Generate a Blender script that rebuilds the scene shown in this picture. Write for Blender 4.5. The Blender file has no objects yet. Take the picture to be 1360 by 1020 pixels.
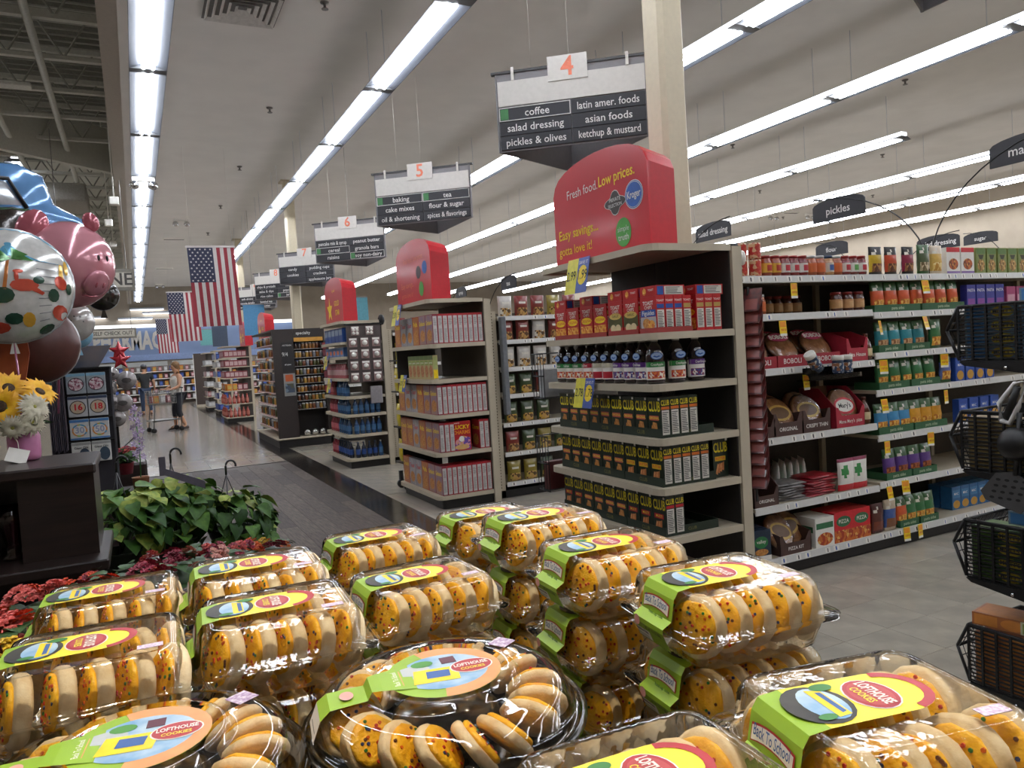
import bpy, bmesh, math, random
from mathutils import Matrix, Vector
random.seed(7)
R = math.radians
S = bpy.context.scene
COL = S.collection

# ---------------------------------------------------------------- camera, world, exposure
CAMH = 1.5
cd = bpy.data.cameras.new('camera')
cam = bpy.data.objects.new('camera', cd)
COL.objects.link(cam)
cd.sensor_fit = 'HORIZONTAL'; cd.sensor_width = 36.0
cd.lens = 36.0 * 1002.0 / 1360.0
cd.clip_start = 0.02; cd.clip_end = 200
cam.location = (0, 0, CAMH)
_yaw, _pit, _rol = R(26.45), R(2.577), R(3.442)
_f = Vector((math.sin(_yaw) * math.cos(_pit), math.cos(_yaw) * math.cos(_pit), -math.sin(_pit)))
_r = Vector((math.cos(_yaw), -math.sin(_yaw), 0))
_d = _f.cross(_r)
_r2 = _r * math.cos(_rol) + _d * math.sin(_rol)
_d2 = -_r * math.sin(_rol) + _d * math.cos(_rol)
cam.matrix_world = Matrix(((_r2.x, -_d2.x, -_f.x, 0), (_r2.y, -_d2.y, -_f.y, 0), (_r2.z, -_d2.z, -_f.z, CAMH), (0, 0, 0, 1)))
S.camera = cam
w = bpy.data.worlds.new('world'); S.world = w; w.use_nodes = True
w.node_tree.nodes['Background'].inputs[0].default_value = (.86, .9, 1, 1)
w.node_tree.nodes['Background'].inputs[1].default_value = 0.12
S.view_settings.view_transform = 'Standard'
S.view_settings.look = 'None'
S.view_settings.gamma = 1
S.view_settings.use_curve_mapping = False
S.view_settings.exposure = 0.0
TUBE = 36.0           # emission of the fluorescent tubes
SPOT = 82.0           # watts of each added track spot
S.cycles.use_denoising = True
S.cycles.transparent_max_bounces = 40
S.cycles.max_bounces = 10
S.cycles.diffuse_bounces = 5
S.cycles.glossy_bounces = 4
S.cycles.sample_clamp_indirect = 4.0
HC = 4.58             # height of the light rows
HCC = 5.30            # ceiling height, raised above the light rows to spread the added glow
UPL = 5.5             # emission of the glow strips added to the fixtures to brighten the ceiling

# ---------------------------------------------------------------- materials
_M = {}
def lin(h):
    h = h.lstrip('#'); c = [int(h[i:i + 2], 16) / 255 for i in (0, 2, 4)]
    return [x / 12.92 if x <= .04045 else ((x + .055) / 1.055) ** 2.4 for x in c]
def mat(h, rough=.5, metal=0, var=.08, scale=30, bump=0, emit=0, coat=0, spec=.5, trans=0, h2=None, kind='noise', stretch=None, bscale=None, ramp=None, sheen=0):
    """procedural material: noise / voronoi variation between colour h and h2 (or +-var)"""
    key = (h, rough, metal, var, scale, bump, emit, coat, spec, trans, h2, kind, stretch, bscale, ramp, sheen)
    if key in _M: return _M[key]
    m = bpy.data.materials.new('mat_' + h.lstrip('#')); _M[key] = m
    m.use_nodes = True; nt = m.node_tree; N = nt.nodes; L = nt.links
    b = N['Principled BSDF']
    c = lin(h)
    tc = N.new('ShaderNodeTexCoord'); src = tc.outputs['Object']
    if stretch:
        mp = N.new('ShaderNodeMapping'); mp.inputs['Scale'].default_value = stretch
        L.new(src, mp.inputs[0]); src = mp.outputs[0]
    if kind == 'voronoi':
        t = N.new('ShaderNodeTexVoronoi'); t.inputs['Scale'].default_value = scale; L.new(src, t.inputs['Vector']); fac = t.outputs['Color']
        sp = N.new('ShaderNodeSeparateColor'); L.new(fac, sp.inputs[0]); fac = sp.outputs[0]
    else:
        t = N.new('ShaderNodeTexNoise'); t.inputs['Scale'].default_value = scale; t.inputs['Detail'].default_value = 3
        L.new(src, t.inputs['Vector']); fac = t.outputs['Fac']
    rp = N.new('ShaderNodeValToRGB')
    if ramp:
        els = rp.color_ramp.elements
        cols = ramp
        while len(els) < len(cols): els.new(.5)
        lo, hi = (0.3, 0.7) if kind == 'noise' else (0, 1)
        for i, cc in enumerate(cols):
            els[i].position = lo + (hi - lo) * i / max(1, len(cols) - 1); els[i].color = (*lin(cc), 1)
        if kind == 'voronoi': rp.color_ramp.interpolation = 'CONSTANT'
    else:
        c2 = lin(h2) if h2 else [x * (1 - var) for x in c]
        c1 = c if h2 else [min(1, x * (1 + var)) for x in c]
        rp.color_ramp.elements[0].position = .35; rp.color_ramp.elements[0].color = (*c2, 1)
        rp.color_ramp.elements[1].position = .65; rp.color_ramp.elements[1].color = (*c1, 1)
    L.new(fac, rp.inputs[0]); L.new(rp.outputs[0], b.inputs['Base Color'])
    b.inputs['Roughness'].default_value = rough; b.inputs['Metallic'].default_value = metal
    b.inputs['Specular IOR Level'].default_value = spec
    if coat: b.inputs['Coat Weight'].default_value = coat; b.inputs['Coat Roughness'].default_value = .12
    if sheen: b.inputs['Sheen Weight'].default_value = sheen
    if trans: b.inputs['Transmission Weight'].default_value = trans
    if emit:
        b.inputs['Emission Color'].default_value = (*c, 1); b.inputs['Emission Strength'].default_value = emit
    if bump:
        bp = N.new('ShaderNodeBump'); bp.inputs['Strength'].default_value = bump; bp.inputs['Distance'].default_value = .01
        t2 = N.new('ShaderNodeTexNoise'); t2.inputs['Scale'].default_value = bscale or scale * 2; L.new(src, t2.inputs['Vector'])
        L.new(t2.outputs['Fac'], bp.inputs['Height']); L.new(bp.outputs[0], b.inputs['Normal'])
    return m
def clear_plastic(name, tint='#ffffff', gloss=.9, rough=.04, ior=1.5, haze=0.0, bump=0.0):
    """thin clear sheet: see-through with a Fresnel gloss"""
    if name in _M: return _M[name]
    m = bpy.data.materials.new(name); _M[name] = m; m.use_nodes = True
    nt = m.node_tree; N = nt.nodes; L = nt.links; N.remove(N['Principled BSDF'])
    out = N['Material Output']
    tr = N.new('ShaderNodeBsdfTransparent'); tr.inputs[0].default_value = (*lin(tint), 1)
    gl = N.new('ShaderNodeBsdfGlossy'); gl.inputs['Roughness'].default_value = rough; gl.inputs[0].default_value = (gloss, gloss, gloss, 1)
    fr = N.new('ShaderNodeFresnel'); fr.inputs[0].default_value = ior
    if bump:
        tc = N.new('ShaderNodeTexCoord'); t2 = N.new('ShaderNodeTexNoise'); t2.inputs['Scale'].default_value = 45
        bp = N.new('ShaderNodeBump'); bp.inputs['Strength'].default_value = bump; bp.inputs['Distance'].default_value = .004
        L.new(tc.outputs['Object'], t2.inputs['Vector']); L.new(t2.outputs['Fac'], bp.inputs['Height'])
        L.new(bp.outputs[0], gl.inputs['Normal']); L.new(bp.outputs[0], fr.inputs['Normal'])
    mx = N.new('ShaderNodeMixShader')
    src = fr.outputs[0]
    if haze:
        ad = N.new('ShaderNodeMath'); ad.operation = 'ADD'; ad.inputs[1].default_value = haze; ad.use_clamp = True
        L.new(src, ad.inputs[0]); src = ad.outputs[0]
    L.new(src, mx.inputs[0]); L.new(tr.outputs[0], mx.inputs[1]); L.new(gl.outputs[0], mx.inputs[2]); L.new(mx.outputs[0], out.inputs[0])
    return m

# ---------------------------------------------------------------- mesh builder
class MB:
    def __init__(s): s.v = []; s.f = []; s.mi = []; s.mats = []; s.sm = []
    def m(s, mt):
        if mt not in s.mats: s.mats.append(mt)
        return s.mats.index(mt)
    def add(s, vs, fs, mt, smooth=False, T=None):
        o = len(s.v); i = s.m(mt)
        s.v += [tuple(T @ Vector(p)) if T else tuple(p) for p in vs]
        for f in fs: s.f.append([o + k for k in f]); s.mi.append(i); s.sm.append(smooth)
        return s
    def box(s, x0, x1, y0, y1, z0, z1, mt, T=None):
        return s.add([(x0, y0, z0), (x1, y0, z0), (x1, y1, z0), (x0, y1, z0), (x0, y0, z1), (x1, y0, z1), (x1, y1, z1), (x0, y1, z1)],
                     [(0, 3, 2, 1), (4, 5, 6, 7), (0, 1, 5, 4), (1, 2, 6, 5), (2, 3, 7, 6), (3, 0, 4, 7)], mt, T=T)
    def cbox(s, x0, x1, y0, y1, z0, z1, mt, c=.01, T=None):
        """box with chamfered vertical edges and top/bottom rims"""
        def ring(z, i): return [(x0 + i + c, y0 + i, z), (x1 - i - c, y0 + i, z), (x1 - i, y0 + i + c, z), (x1 - i, y1 - i - c, z), (x1 - i - c, y1 - i, z), (x0 + i + c, y1 - i, z), (x0 + i, y1 - i - c, z), (x0 + i, y0 + i + c, z)]
        return s.loft([ring(z0, c * .6), ring(z0 + c, 0), ring(z1 - c, 0), ring(z1, c * .6)], mt, T=T, smooth=False)
    def loft(s, rings, mt, closed=True, caps=True, smooth=True, T=None):
        n = len(rings[0]); vs = [p for r in rings for p in r]; fs = []
        for a in range(len(rings) - 1):
            for k in range(n if closed else n - 1):
                k2 = (k + 1) % n
                fs.append((a * n + k, a * n + k2, (a + 1) * n + k2, (a + 1) * n + k))
        if caps and closed:
            s.add(vs, fs, mt, smooth, T); o = len(s.v) - len(vs); i = s.m(mt)
            s.f.append([o + k for k in reversed(range(n))]); s.mi.append(i); s.sm.append(False)
            s.f.append([o + (len(rings) - 1) * n + k for k in range(n)]); s.mi.append(i); s.sm.append(False)
            return s
        return s.add(vs, fs, mt, smooth, T)
    def lathe(s, prof, mt, n=16, smooth=True, T=None, caps=True, sx=1, sy=1):
        return s.loft([[(r * sx * math.cos(2 * math.pi * k / n), r * sy * math.sin(2 * math.pi * k / n), z) for k in range(n)] for r, z in prof], mt, caps=caps, smooth=smooth, T=T)
    def tube(s, pts, r, mt, n=6, smooth=True, T=None, caps=True):
        pts = [Vector(p) for p in pts]; rings = []
        rr = r if isinstance(r, (list, tuple)) else [r] * len(pts)
        up = Vector((0, 0, 1))
        for i, p in enumerate(pts):
            t = (pts[min(i + 1, len(pts) - 1)] - pts[max(i - 1, 0)]).normalized()
            a = t.cross(up)
            if a.length < .05: a = t.cross(Vector((1, 0, 0)))
            a.normalize(); b = t.cross(a)
            rings.append([tuple(p + (a * math.cos(2 * math.pi * k / n) + b * math.sin(2 * math.pi * k / n)) * rr[i]) for k in range(n)])
        return s.loft(rings, mt, caps=caps, smooth=smooth, T=T)
    def prism(s, poly, y0, y1, mt, T=None, side=None, smooth=False):
        """polygon in xz extruded along y (poly counter-clockwise seen from -y)"""
        n = len(poly)
        vs = [(x, y0, z) for x, z in poly] + [(x, y1, z) for x, z in poly]
        s.add(vs, [tuple(range(n)), tuple(reversed(range(n, 2 * n)))], mt, T=T)
        s.add(vs, [(k, n + k, n + (k + 1) % n, (k + 1) % n) for k in range(n)], side or mt, smooth, T=T)
        return s
    def poly(s, pts, mt, T=None): return s.add(pts, [tuple(range(len(pts)))], mt, T=T)
    def disc(s, cx, cy, z, rx, ry, mt, n=20, T=None): # in the xy plane facing +z
        return s.poly([(cx + rx * math.cos(2 * math.pi * k / n), cy + ry * math.sin(2 * math.pi * k / n), z) for k in range(n)], mt, T)
    def ball(s, c, r, mt, n=10, T=None, rz=None, ry=None):
        rz = rz or r; ry = ry or r; k = max(4, n // 2)
        rings = [[(c[0] + r * math.sin(math.pi * (a + .001) / k) * math.cos(2 * math.pi * j / n), c[1] + ry * math.sin(math.pi * (a + .001) / k) * math.sin(2 * math.pi * j / n), c[2] - rz * math.cos(math.pi * a / k)) for j in range(n)] for a in range(k)]
        rings.append([(c[0] + .001 * r * math.cos(2 * math.pi * j / n), c[1] + .001 * r * math.sin(2 * math.pi * j / n), c[2] + rz) for j in range(n)])
        return s.loft(rings, mt, T=T)
    def text(s, body, size, mt, T, bold=0, align='CENTER', sx=1, shear=0, extrude=0, width=None):
        me = text_mesh(body, bold, align, extrude, shear)
        vs = [v.co for v in me.vertices]
        xs = [v.x for v in vs] or [0]
        w = (max(xs) - min(xs)) * size * sx
        if width and w > width: sx = sx * width / w
        Sx = Matrix.Diagonal((size * sx, size, size, 1))
        return s.add(vs, [tuple(p.vertices) for p in me.polygons], mt, T=T @ Sx)
    def mesh(s, name):
        me = bpy.data.meshes.new(name); me.from_pydata(s.v, [], s.f)
        for m in s.mats: me.materials.append(m)
        me.polygons.foreach_set('material_index', s.mi); me.polygons.foreach_set('use_smooth', s.sm)
        me.update(); return me
_T = {}
def text_mesh(body, bold=0, align='CENTER', extrude=0, shear=0):
    k = (body, bold, align, extrude, shear)
    if k in _T: return _T[k]
    cu = bpy.data.curves.new('lettering', 'FONT'); cu.body = body; cu.size = 1; cu.align_x = align; cu.align_y = 'CENTER'
    cu.resolution_u = 2; cu.offset = bold; cu.extrude = extrude; cu.shear = shear
    o = bpy.data.objects.new('lettering', cu)
    me = bpy.data.meshes.new_from_object(o)
    bpy.data.objects.remove(o); bpy.data.curves.remove(cu); _T[k] = me
    return me
def TR(x=0, y=0, z=0, rx=0, ry=0, rz=0, s=1):
    return Matrix.Translation((x, y, z)) @ Matrix.Rotation(R(rz), 4, 'Z') @ Matrix.Rotation(R(ry), 4, 'Y') @ Matrix.Rotation(R(rx), 4, 'X') @ Matrix.Scale(s, 4)
# text / print placed on the front (-y) face of a thing: local x right, z up
def FRONT(x, y, z): return TR(x, y, z, 90, 0, 0)
def LEFT(x, y, z): return TR(x, y, z, 90, 0, -90)     # on a -x face, reads seen from -x
def RIGHT(x, y, z): return TR(x, y, z, 90, 0, 90)

# ---------------------------------------------------------------- objects
class P:
    """prototype: a name, a mesh (or None for an Empty) and child prototypes with matrices"""
    def __init__(s, name, mesh=None, kids=None, label=None, kind=None):
        s.name = name; s.mesh = mesh.mesh(name) if isinstance(mesh, MB) else mesh
        s.kids = [(k if isinstance(k, tuple) else (k, None)) for k in (kids or [])]; s.label = label; s.kind = kind
LABELS = {}
def place(p, T=None, label=None, cat=None, group=None, parent=None, kind=None):
    o = bpy.data.objects.new(p.name, p.mesh); COL.objects.link(o)
    if p.mesh is None: o.empty_display_size = .05
    if parent: o.parent = parent
    if T is not None: o.matrix_local = T
    if label: o['label'] = label
    elif p.label: o['label'] = p.label
    if cat: o['category'] = cat
    if group: o['group'] = group
    if kind or p.kind: o['kind'] = kind or p.kind
    if cat and label:
        LABELS.setdefault(label, []).append(group)
        n = len(label.split())
        if n > 16 or n < 4: print('LABEL LENGTH', n, label)
    for k, t in p.kids: place(k, t, parent=o)
    return o
def thing(name, mb, label, cat, group=None, T=None, kind=None, kids=None):
    return place(P(name, mb, kids), T, label, cat, group, kind=kind)
def struct(name, mb, label, T=None, kids=None, cat=None):
    return place(P(name, mb, kids), T, label, cat or name.split('_')[0], kind='structure')
def part(parent, name, mb, T=None, label=None, kind=None): return place(P(name, mb), T, label, parent=parent, kind=kind)
ORD = ['leftmost', 'second', 'third', 'fourth', 'fifth', 'sixth', 'seventh', 'eighth', 'ninth', 'tenth', 'eleventh', 'twelfth', 'thirteenth', 'fourteenth', 'fifteenth', 'sixteenth', 'seventeenth', 'eighteenth', 'nineteenth', 'twentieth', 'twenty-first', 'twenty-second', 'twenty-third', 'twenty-fourth', 'twenty-fifth', 'twenty-sixth', 'twenty-seventh', 'twenty-eighth']
def nth(i, n, desc, where):
    if n == 1: return f'{desc} {where}'
    if i == 0: return f'leftmost {desc} {where}'
    if i == n - 1: return f'rightmost {desc} {where}'
    return f'{ORD[i]} {desc} from left {where}'
def ray_pt(px, py, axis, val):
    """the point of a photograph pixel on a known plane of the place"""
    v = _r2 * ((px - 680) / 1002.0) + _d2 * ((py - 510) / 1002.0) + _f
    o = Vector((0, 0, CAMH)); t = (val - o[axis]) / v[axis]
    return o + v * t

WHITE = mat('#e6e3dc', .5); BLACK = mat('#121212', .45); GREY = mat('#8b8985', .5); DKGREY = mat('#3a3a3b', .5)
BEIGE = mat('#b9ad98', .45, var=.04); DKBROWN = mat('#241a17', .5); RED = mat('#c8202c', .4); YELLOW = mat('#f2d21c', .4); PAPER = mat('#efece4', .6, var=.03)
CHROME = mat('#c9c9c9', .18, metal=1, var=.02); BLUE = mat('#2456a6', .4); GREEN = mat('#2f7a35', .45)
CLEAR = clear_plastic('clear_film', gloss=.8, rough=.08)
INK = mat('#222222', .6)
def fx(x, y, z): return TR(x, y, z, rz=-90)          # front facing -x
# ================================================================ the shell of the store
def floor_mat(name, base, base2, joint, sx, sy, rough, off=0.0, jw=.004):
    m = bpy.data.materials.new(name); m.use_nodes = True; nt = m.node_tree; N = nt.nodes; L = nt.links; b = N['Principled BSDF']
    tc = N.new('ShaderNodeTexCoord'); br = N.new('ShaderNodeTexBrick')
    br.offset = off; br.inputs['Scale'].default_value = 1; br.inputs['Brick Width'].default_value = sx; br.inputs['Row Height'].default_value = sy
    br.inputs['Mortar Size'].default_value = jw; br.inputs['Color1'].default_value = (*lin(base), 1); br.inputs['Color2'].default_value = (*lin(base2), 1); br.inputs['Mortar'].default_value = (*lin(joint), 1)
    L.new(tc.outputs['Object'], br.inputs['Vector'])
    nz = N.new('ShaderNodeTexNoise'); nz.inputs['Scale'].default_value = 3; nz.inputs['Detail'].default_value = 6; L.new(tc.outputs['Object'], nz.inputs['Vector'])
    mx = N.new('ShaderNodeMix'); mx.data_type = 'RGBA'; mx.blend_type = 'MULTIPLY'; mx.inputs[0].default_value = .25
    L.new(br.outputs[0], mx.inputs[6]); L.new(nz.outputs['Color'], mx.inputs[7]); L.new(mx.outputs[2], b.inputs['Base Color'])
    b.inputs['Roughness'].default_value = rough
    return m
TILEM = mat('#b0a798', .16, var=.05, scale=6, h2='#9e988d'); TILEM2 = mat('#a9a092', .18, var=.05, scale=7, h2='#989287')
fl = MB(); fl.box(-14, 21.6, -6, 40, -.2, -.004, floor_mat('vinyl_tile', '#b0a798', '#a9a092', '#a39d92', .305, .305, .16))
floor = struct('floor', fl, 'pale vinyl tile floor of the store aisles')
tm = [MB().cbox(.001, .304, .001, .304, -.004, 0, t, .0015).mesh('tile') for t in (TILEM, TILEM2)]
def tiles(x0, nx, y0, ny):
    for i in range(nx):
        for j in range(ny):
            place(P('tile', random.choice(tm)), TR(x0 + i * .305, y0 + j * .305, 0), parent=floor)
tiles(2.35, 14, 1.3, 7)
tiles(2.35, 4, 4.55, 7)
tiles(2.35, 3, 8.0, 8)
WOOD = [mat(c, .6, spec=.25, scale=5, stretch=(14, 1.2, 1), h2=d, bump=.05) for c, d in (('#574b43', '#3a322d'), ('#4a403a', '#332c28'), ('#5f534a', '#433a34'))]
fl = MB(); fl.box(-2.6, 1.992, -3, 11.93, -.0038, -.002, floor_mat('vinyl_plank', '#50463f', '#443b35', '#272220', .152, .914, .6, 0, .002))
part(floor, 'plank_floor', fl)
pm = [MB().cbox(.0006, .1514, .001, .913, -.002, .001, t, .001).mesh('plank') for t in WOOD]
for i in range(15):
    for j in range(8):
        y0 = 4.3 + j * .914 + (i * .37) % .914
        if y0 + .914 > 11.93: continue
        place(P('plank', random.choice(pm)), TR(1.992 - .152 * (i + 1), y0, 0), parent=floor)
DARKT = [mat(c, .14, scale=4, h2=d) for c, d in (('#2c2826', '#1f1c1b'), ('#262220', '#1a1716'))]
dm = [MB().cbox(.001, .356, .001, .304, -.003, .001, t, .0015).mesh('border_tile') for t in DARKT]
for j in range(36): place(P('border_tile', random.choice(dm)), TR(1.993, 3.0 + j * .305, 0), parent=floor)
part(floor, 'border_strip', MB().box(1.993, 2.35, 13.98, 36, -.003, .0008, DARKT[0]))
part(floor, 'transition_strip', MB().box(-2.6, 1.99, 11.925, 11.965, -.003, .004, mat('#4c4844', .3, metal=.5)))

CEIL = mat('#dcd8d2', .9, var=.03, scale=2); 
ce = MB(); ce.box(.09, 21.6, -6, 37.6, HCC, HCC + .25, CEIL)
ceiling = struct('ceiling', ce, 'flat grey white ceiling over the sales floor')
tb = MB(); tb.box(-.07, .09, -6, 37.6, HC - .02, HC + 1.7, mat('#c8c2b9', .85, var=.03))
struct('trim_1', tb, 'long pale bulkhead edge along the open roof', cat='trim')
WALLM = mat('#a79b8a', .85, var=.04, scale=3)
struct('wall_back', MB().box(-14, 21.6, 40, 40.3, 0, 6.6, WALLM), 'beige wall behind the pharmacy counter')
struct('wall_right', MB().box(21.6, 21.9, -6, 40, 0, HCC, WALLM), 'beige side wall beyond the last aisle')
struct('wall_left', MB().box(-14.3, -14, -6, 40, 0, 6.6, WALLM), 'beige wall beyond the checkout lanes')
struct('wall_front', MB().box(-14, 21.6, -6.3, -6, 0, 6.6, WALLM), 'beige wall behind the photographer')
rd = MB(); rd.box(-14, -.07, -6, 40, 6.3, 6.5, mat('#d6d6ce', .8, var=.06, scale=1))
ROOFST = mat('#cfcfc6', .6, var=.05); ROOFDK = mat('#a5a59c', .6, var=.05)
struct('ceiling_deck', rd, 'dark ribbed metal roof deck above the open joists', cat='ceiling')
deck = bpy.data.objects['ceiling_deck']
rib = MB().box(-7, -.07, 0, .05, 6.24, 6.3, mat('#9a9a92', .7)).mesh('deck_rib')
for j in range(60): place(P('deck_rib', rib), TR(0, 6.5 + j * .22, 0), parent=deck)
# open web joists
jt = MB(); jt.box(-8, -.07, -.04, .04, 5.95, 6.02, ROOFST); jb = MB(); jb.box(-8, -.07, -.04, .04, 5.42, 5.47, ROOFST)
wb = MB(); pts = [(-8 + .3 * k, 0, 5.46 if k % 2 else 5.97) for k in range(27)]
for a, b in zip(pts, pts[1:]): wb.tube([a, b], .013, ROOFDK, 4, smooth=False)
PJ = P('roof_joist', None, [P('chord', jt), P('chord', jb), P('web', wb)])
for k in range(18):
    y = 8.5 + 1.22 * k
    lab = 'open web steel roof joist nearest the photographer' if k == 0 else f'{ORD[k]} open web steel roof joist counted from the photographer'
    place(PJ, TR(0, y, 0), lab, 'joist', 'open web roof joists over the checkouts')
for i, x in enumerate((-.75, -1.5)):
    thing('roof_pipe', MB().tube([(x, 6, 5.36), (x, 36, 5.36)], .045, ROOFST, 8), ('right' if i == 0 else 'left') + ' hand long white pipe slung under the roof joists', 'pipe', 'pipes under the joists')
# grey bulkhead and duct under the joists at upper left
a = ray_pt(0, 197, 2, 5.12); b = ray_pt(151, 230, 2, 5.12); u = (b - a).normalized(); a2 = a - u * 3
nrm = Vector((-u.y, u.x, 0)) * .12
mb = MB(); mb.add([tuple(q + Vector((0, 0, z))) for z in (0, .78) for q in (a2, b, b + nrm, a2 + nrm)], [(0, 3, 2, 1), (4, 5, 6, 7), (0, 1, 5, 4), (1, 2, 6, 5), (2, 3, 7, 6), (3, 0, 4, 7)], mat('#cfcfc6', .7, var=.04))
thing('hanging_bulkhead', mb, 'flat dark grey bulkhead panel hanging under the joists at upper left', 'bulkhead')
mb = MB(); mb.cbox(-6, -.6, 17.2, 18.6, 4.95, 5.3, mat('#a09d95', .7), .03)
thing('air_duct', mb, 'pale rectangular air duct crossing behind the grey bulkhead panel', 'duct')

# ---------------------------------------------------------------- fluorescent fixtures
REFL = mat('#c4c8ce', .4, var=.01); WING = mat('#54585f', .5, var=.01); TUBEM = mat('#f3f7ff', .4, var=0, emit=TUBE)
FL = 2.31
h = MB()
for s in (-1, 1):
    h.add([(s * .06, .0, -.01), (s * .06, FL, -.01), (s * .17, FL, -.05), (s * .17, 0, -.05), (s * .175, 0, -.05), (s * .175, FL, -.05), (s * .066, FL, 0), (s * .066, 0, 0)],
          [(0, 1, 2, 3), (4, 5, 6, 7), (2, 5, 4, 3)] if s < 0 else [(3, 2, 1, 0), (7, 6, 5, 4), (3, 4, 5, 2)], WING)
h.box(-.066, .066, 0, FL, -.01, 0, REFL)
GLOWM = mat('#f1f4fb', .4, var=0, emit=UPL)
up = MB(); up.box(-.064, .064, 0, FL, .0005, .055, GLOWM)  # glowing strip added on top of each fixture to light the ceiling
uc = MB(); uc.box(-.07, .07, 0, FL, .0555, .06, REFL)
sm_ = MB(); sm_.tube([(0, 0, 0), (0, 0, HCC - HC)], .004, REFL, 5)
e = MB()
e.add([(-.165, 0, -.05), (.165, 0, -.05), (.06, 0, -.012), (-.06, 0, -.012), (-.165, .06, -.05), (.165, .06, -.05), (.06, .06, -.012), (-.06, .06, -.012)],
      [(0, 1, 2, 3), (7, 6, 5, 4), (0, 4, 5, 1), (1, 5, 6, 2), (3, 2, 6, 7), (0, 3, 7, 4)], mat('#5f6164', .5, var=.02))
PE = P('end_plate', e)
tb = MB(); tb.tube([(0, .08, 0), (0, FL - .08, 0)], .017, TUBEM, 8)
PT = P('tube', tb); 
PF = P('light_fixture', None, [P('reflector', h), (PE, TR()), (PE, TR(0, FL - .06, 0)), (PT, TR(-.042, 0, -.048)), (PT, TR(.042, 0, -.048)), P('added_glow', up), P('top_cap', uc), (P('stem', sm_), TR(0, .3, 0)), (P('stem', sm_), TR(0, FL - .3, 0))])
_s2 = P('stem', MB().tube([(0, 0, 0), (0, 0, .81)], .005, REFL, 5))
PF2 = P('light_fixture', None, [P('reflector', h), (PE, TR()), (PE, TR(0, FL - .06, 0)), (PT, TR(-.042, 0, -.048)), (PT, TR(.042, 0, -.048)), P('added_glow', up), P('top_cap', uc), (_s2, TR(0, .3, 0)), (_s2, TR(0, FL - .3, 0))])
ROWS = [(.343, 8.51), (2.70, 8.38), (5.62, 8.0), (8.44, 7.03), (11.38, 8.13), (14.45, 7.9), (17.6, 8.0), (20.6, 8.0)]
RN = ['first', 'second', 'third', 'fourth', 'fifth', 'sixth', 'seventh', 'eighth']
for r, (x, y0) in enumerate(ROWS):
    k = -5 if r != 4 else 0
    j = 0
    while y0 + k * FL + FL < 37.6:
        place(PF, TR(x, y0 + k * FL, HC - .001), f'{ORD[j] if j else "nearest"} twin tube light fixture along the {RN[r]} ceiling row from left', 'ceiling light', f'fixtures of the {RN[r]} ceiling light row')
        k += 1; j += 1
# strips in the open roof area and in front of the pharmacy
for i, (px, py, z) in enumerate(((30, 228, 5.42),)):
    p = ray_pt(px, py, 2, z)
    place(PF2, TR(p.x, p.y - 1, z), ('twin tube fixture hung under the dark roof joists above the balloons', 'twin tube fixture hung high in the roof joists, upper left corner')[i], 'ceiling light')
for i, x in enumerate((-3.2, -6.2, -9.2)):
    for j, y in enumerate((4, 10, 20, 26, 32)):
        place(PF2, TR(x, y, 5.42), f'{ORD[j] if j else "nearest"} twin tube fixture in checkout lane row {("closest to the bulkhead", "in the middle", "farthest left")[i]}', 'ceiling light', 'fixtures over the checkout lanes')
st = MB(); st.cbox(-.75, .75, -.09, .09, 0, .09, REFL, .02); st2 = MB(); st2.cbox(-.72, .72, -.08, .08, -.012, 0, mat('#f3f7ff', .4, var=0, emit=6), .005)
PS = P('strip_light', None, [P('housing', st), P('diffuser', st2)])
for i, (px, py) in enumerate(((195, 411), (212, 416), (180, 424), (117, 423))):
    p = ray_pt(px, py, 1, 39.905)
    place(PS, TR(p.x, p.y, p.z), ['short strip light high on beige wall, topmost of four', 'short strip light high on beige wall, rightmost of four', 'short strip light just above the pharmacy sign, third of four', 'short strip light left of the self checkout sign'][i], 'ceiling light', 'strip lights before the back wall')

hp_ = ray_pt(28, 116, 2, 5.4)
thing('unlit_fixture', MB().cbox(-1.2, .12, -.09, .09, 0, .05, mat('#e0e0da', .6), .01).tube([(-.3, 0, .05), (-.3, 0, .82)], .006, ROOFST, 5), 'unlit white fixture end poking in from the upper left edge', 'ceiling light', None, TR(hp_.x, hp_.y, 5.4))
# ---------------------------------------------------------------- small things on the ceiling
sp = MB(); sp.lathe([(.04, 0), (.035, -.012), (.012, -.02), (.012, -.05), (.03, -.055), (.03, -.06)], mat('#6e6a66', .35, metal=.7), 10)
PSP = P('sprinkler_head', sp)
for i, (px, py) in enumerate([(431, 3), (358, 143), (318, 221), (293, 273), (276, 309), (1202, 106), (973, 192), (1172, 205), (1009, 253), (1159, 259), (1120, 281), (1040, 288)]):
    p = ray_pt(px, py, 2, HCC)
    wh = ['at top edge between first and second light rows', 'beside the second light row, left side', 'left of second row, just above the big flag', 'above the left corner of the big flag', 'directly above the nearest flag', 'right of the fourth light row', 'below the twin spotlights by the column', 'right of the end of fifth row', 'between the fifth and sixth rows near column', 'below the end of fifth row', 'above the pickles arch sign', 'near the salad dressing arch sign'][i]
    place(PSP, TR(p.x, p.y, HCC, s=1.25), 'small ceiling sprinkler head ' + wh, 'sprinkler', 'ceiling sprinklers')
tw = MB(); tw.box(-.16, .16, -.05, .05, -.06, 0, PAPER)
hd = MB(); hd.lathe([(.03, .05), (.065, .02), (.075, -.03), (.06, -.045)], CHROME, 12, T=TR(0, 0, 0, 55, 0, 0))
PTW = P('emergency_light', None, [P('base', tw), (P('lamp_head', hd), TR(-.13, -.05, -.12)), (P('lamp_head', hd), TR(.13, -.05, -.12))])
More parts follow.
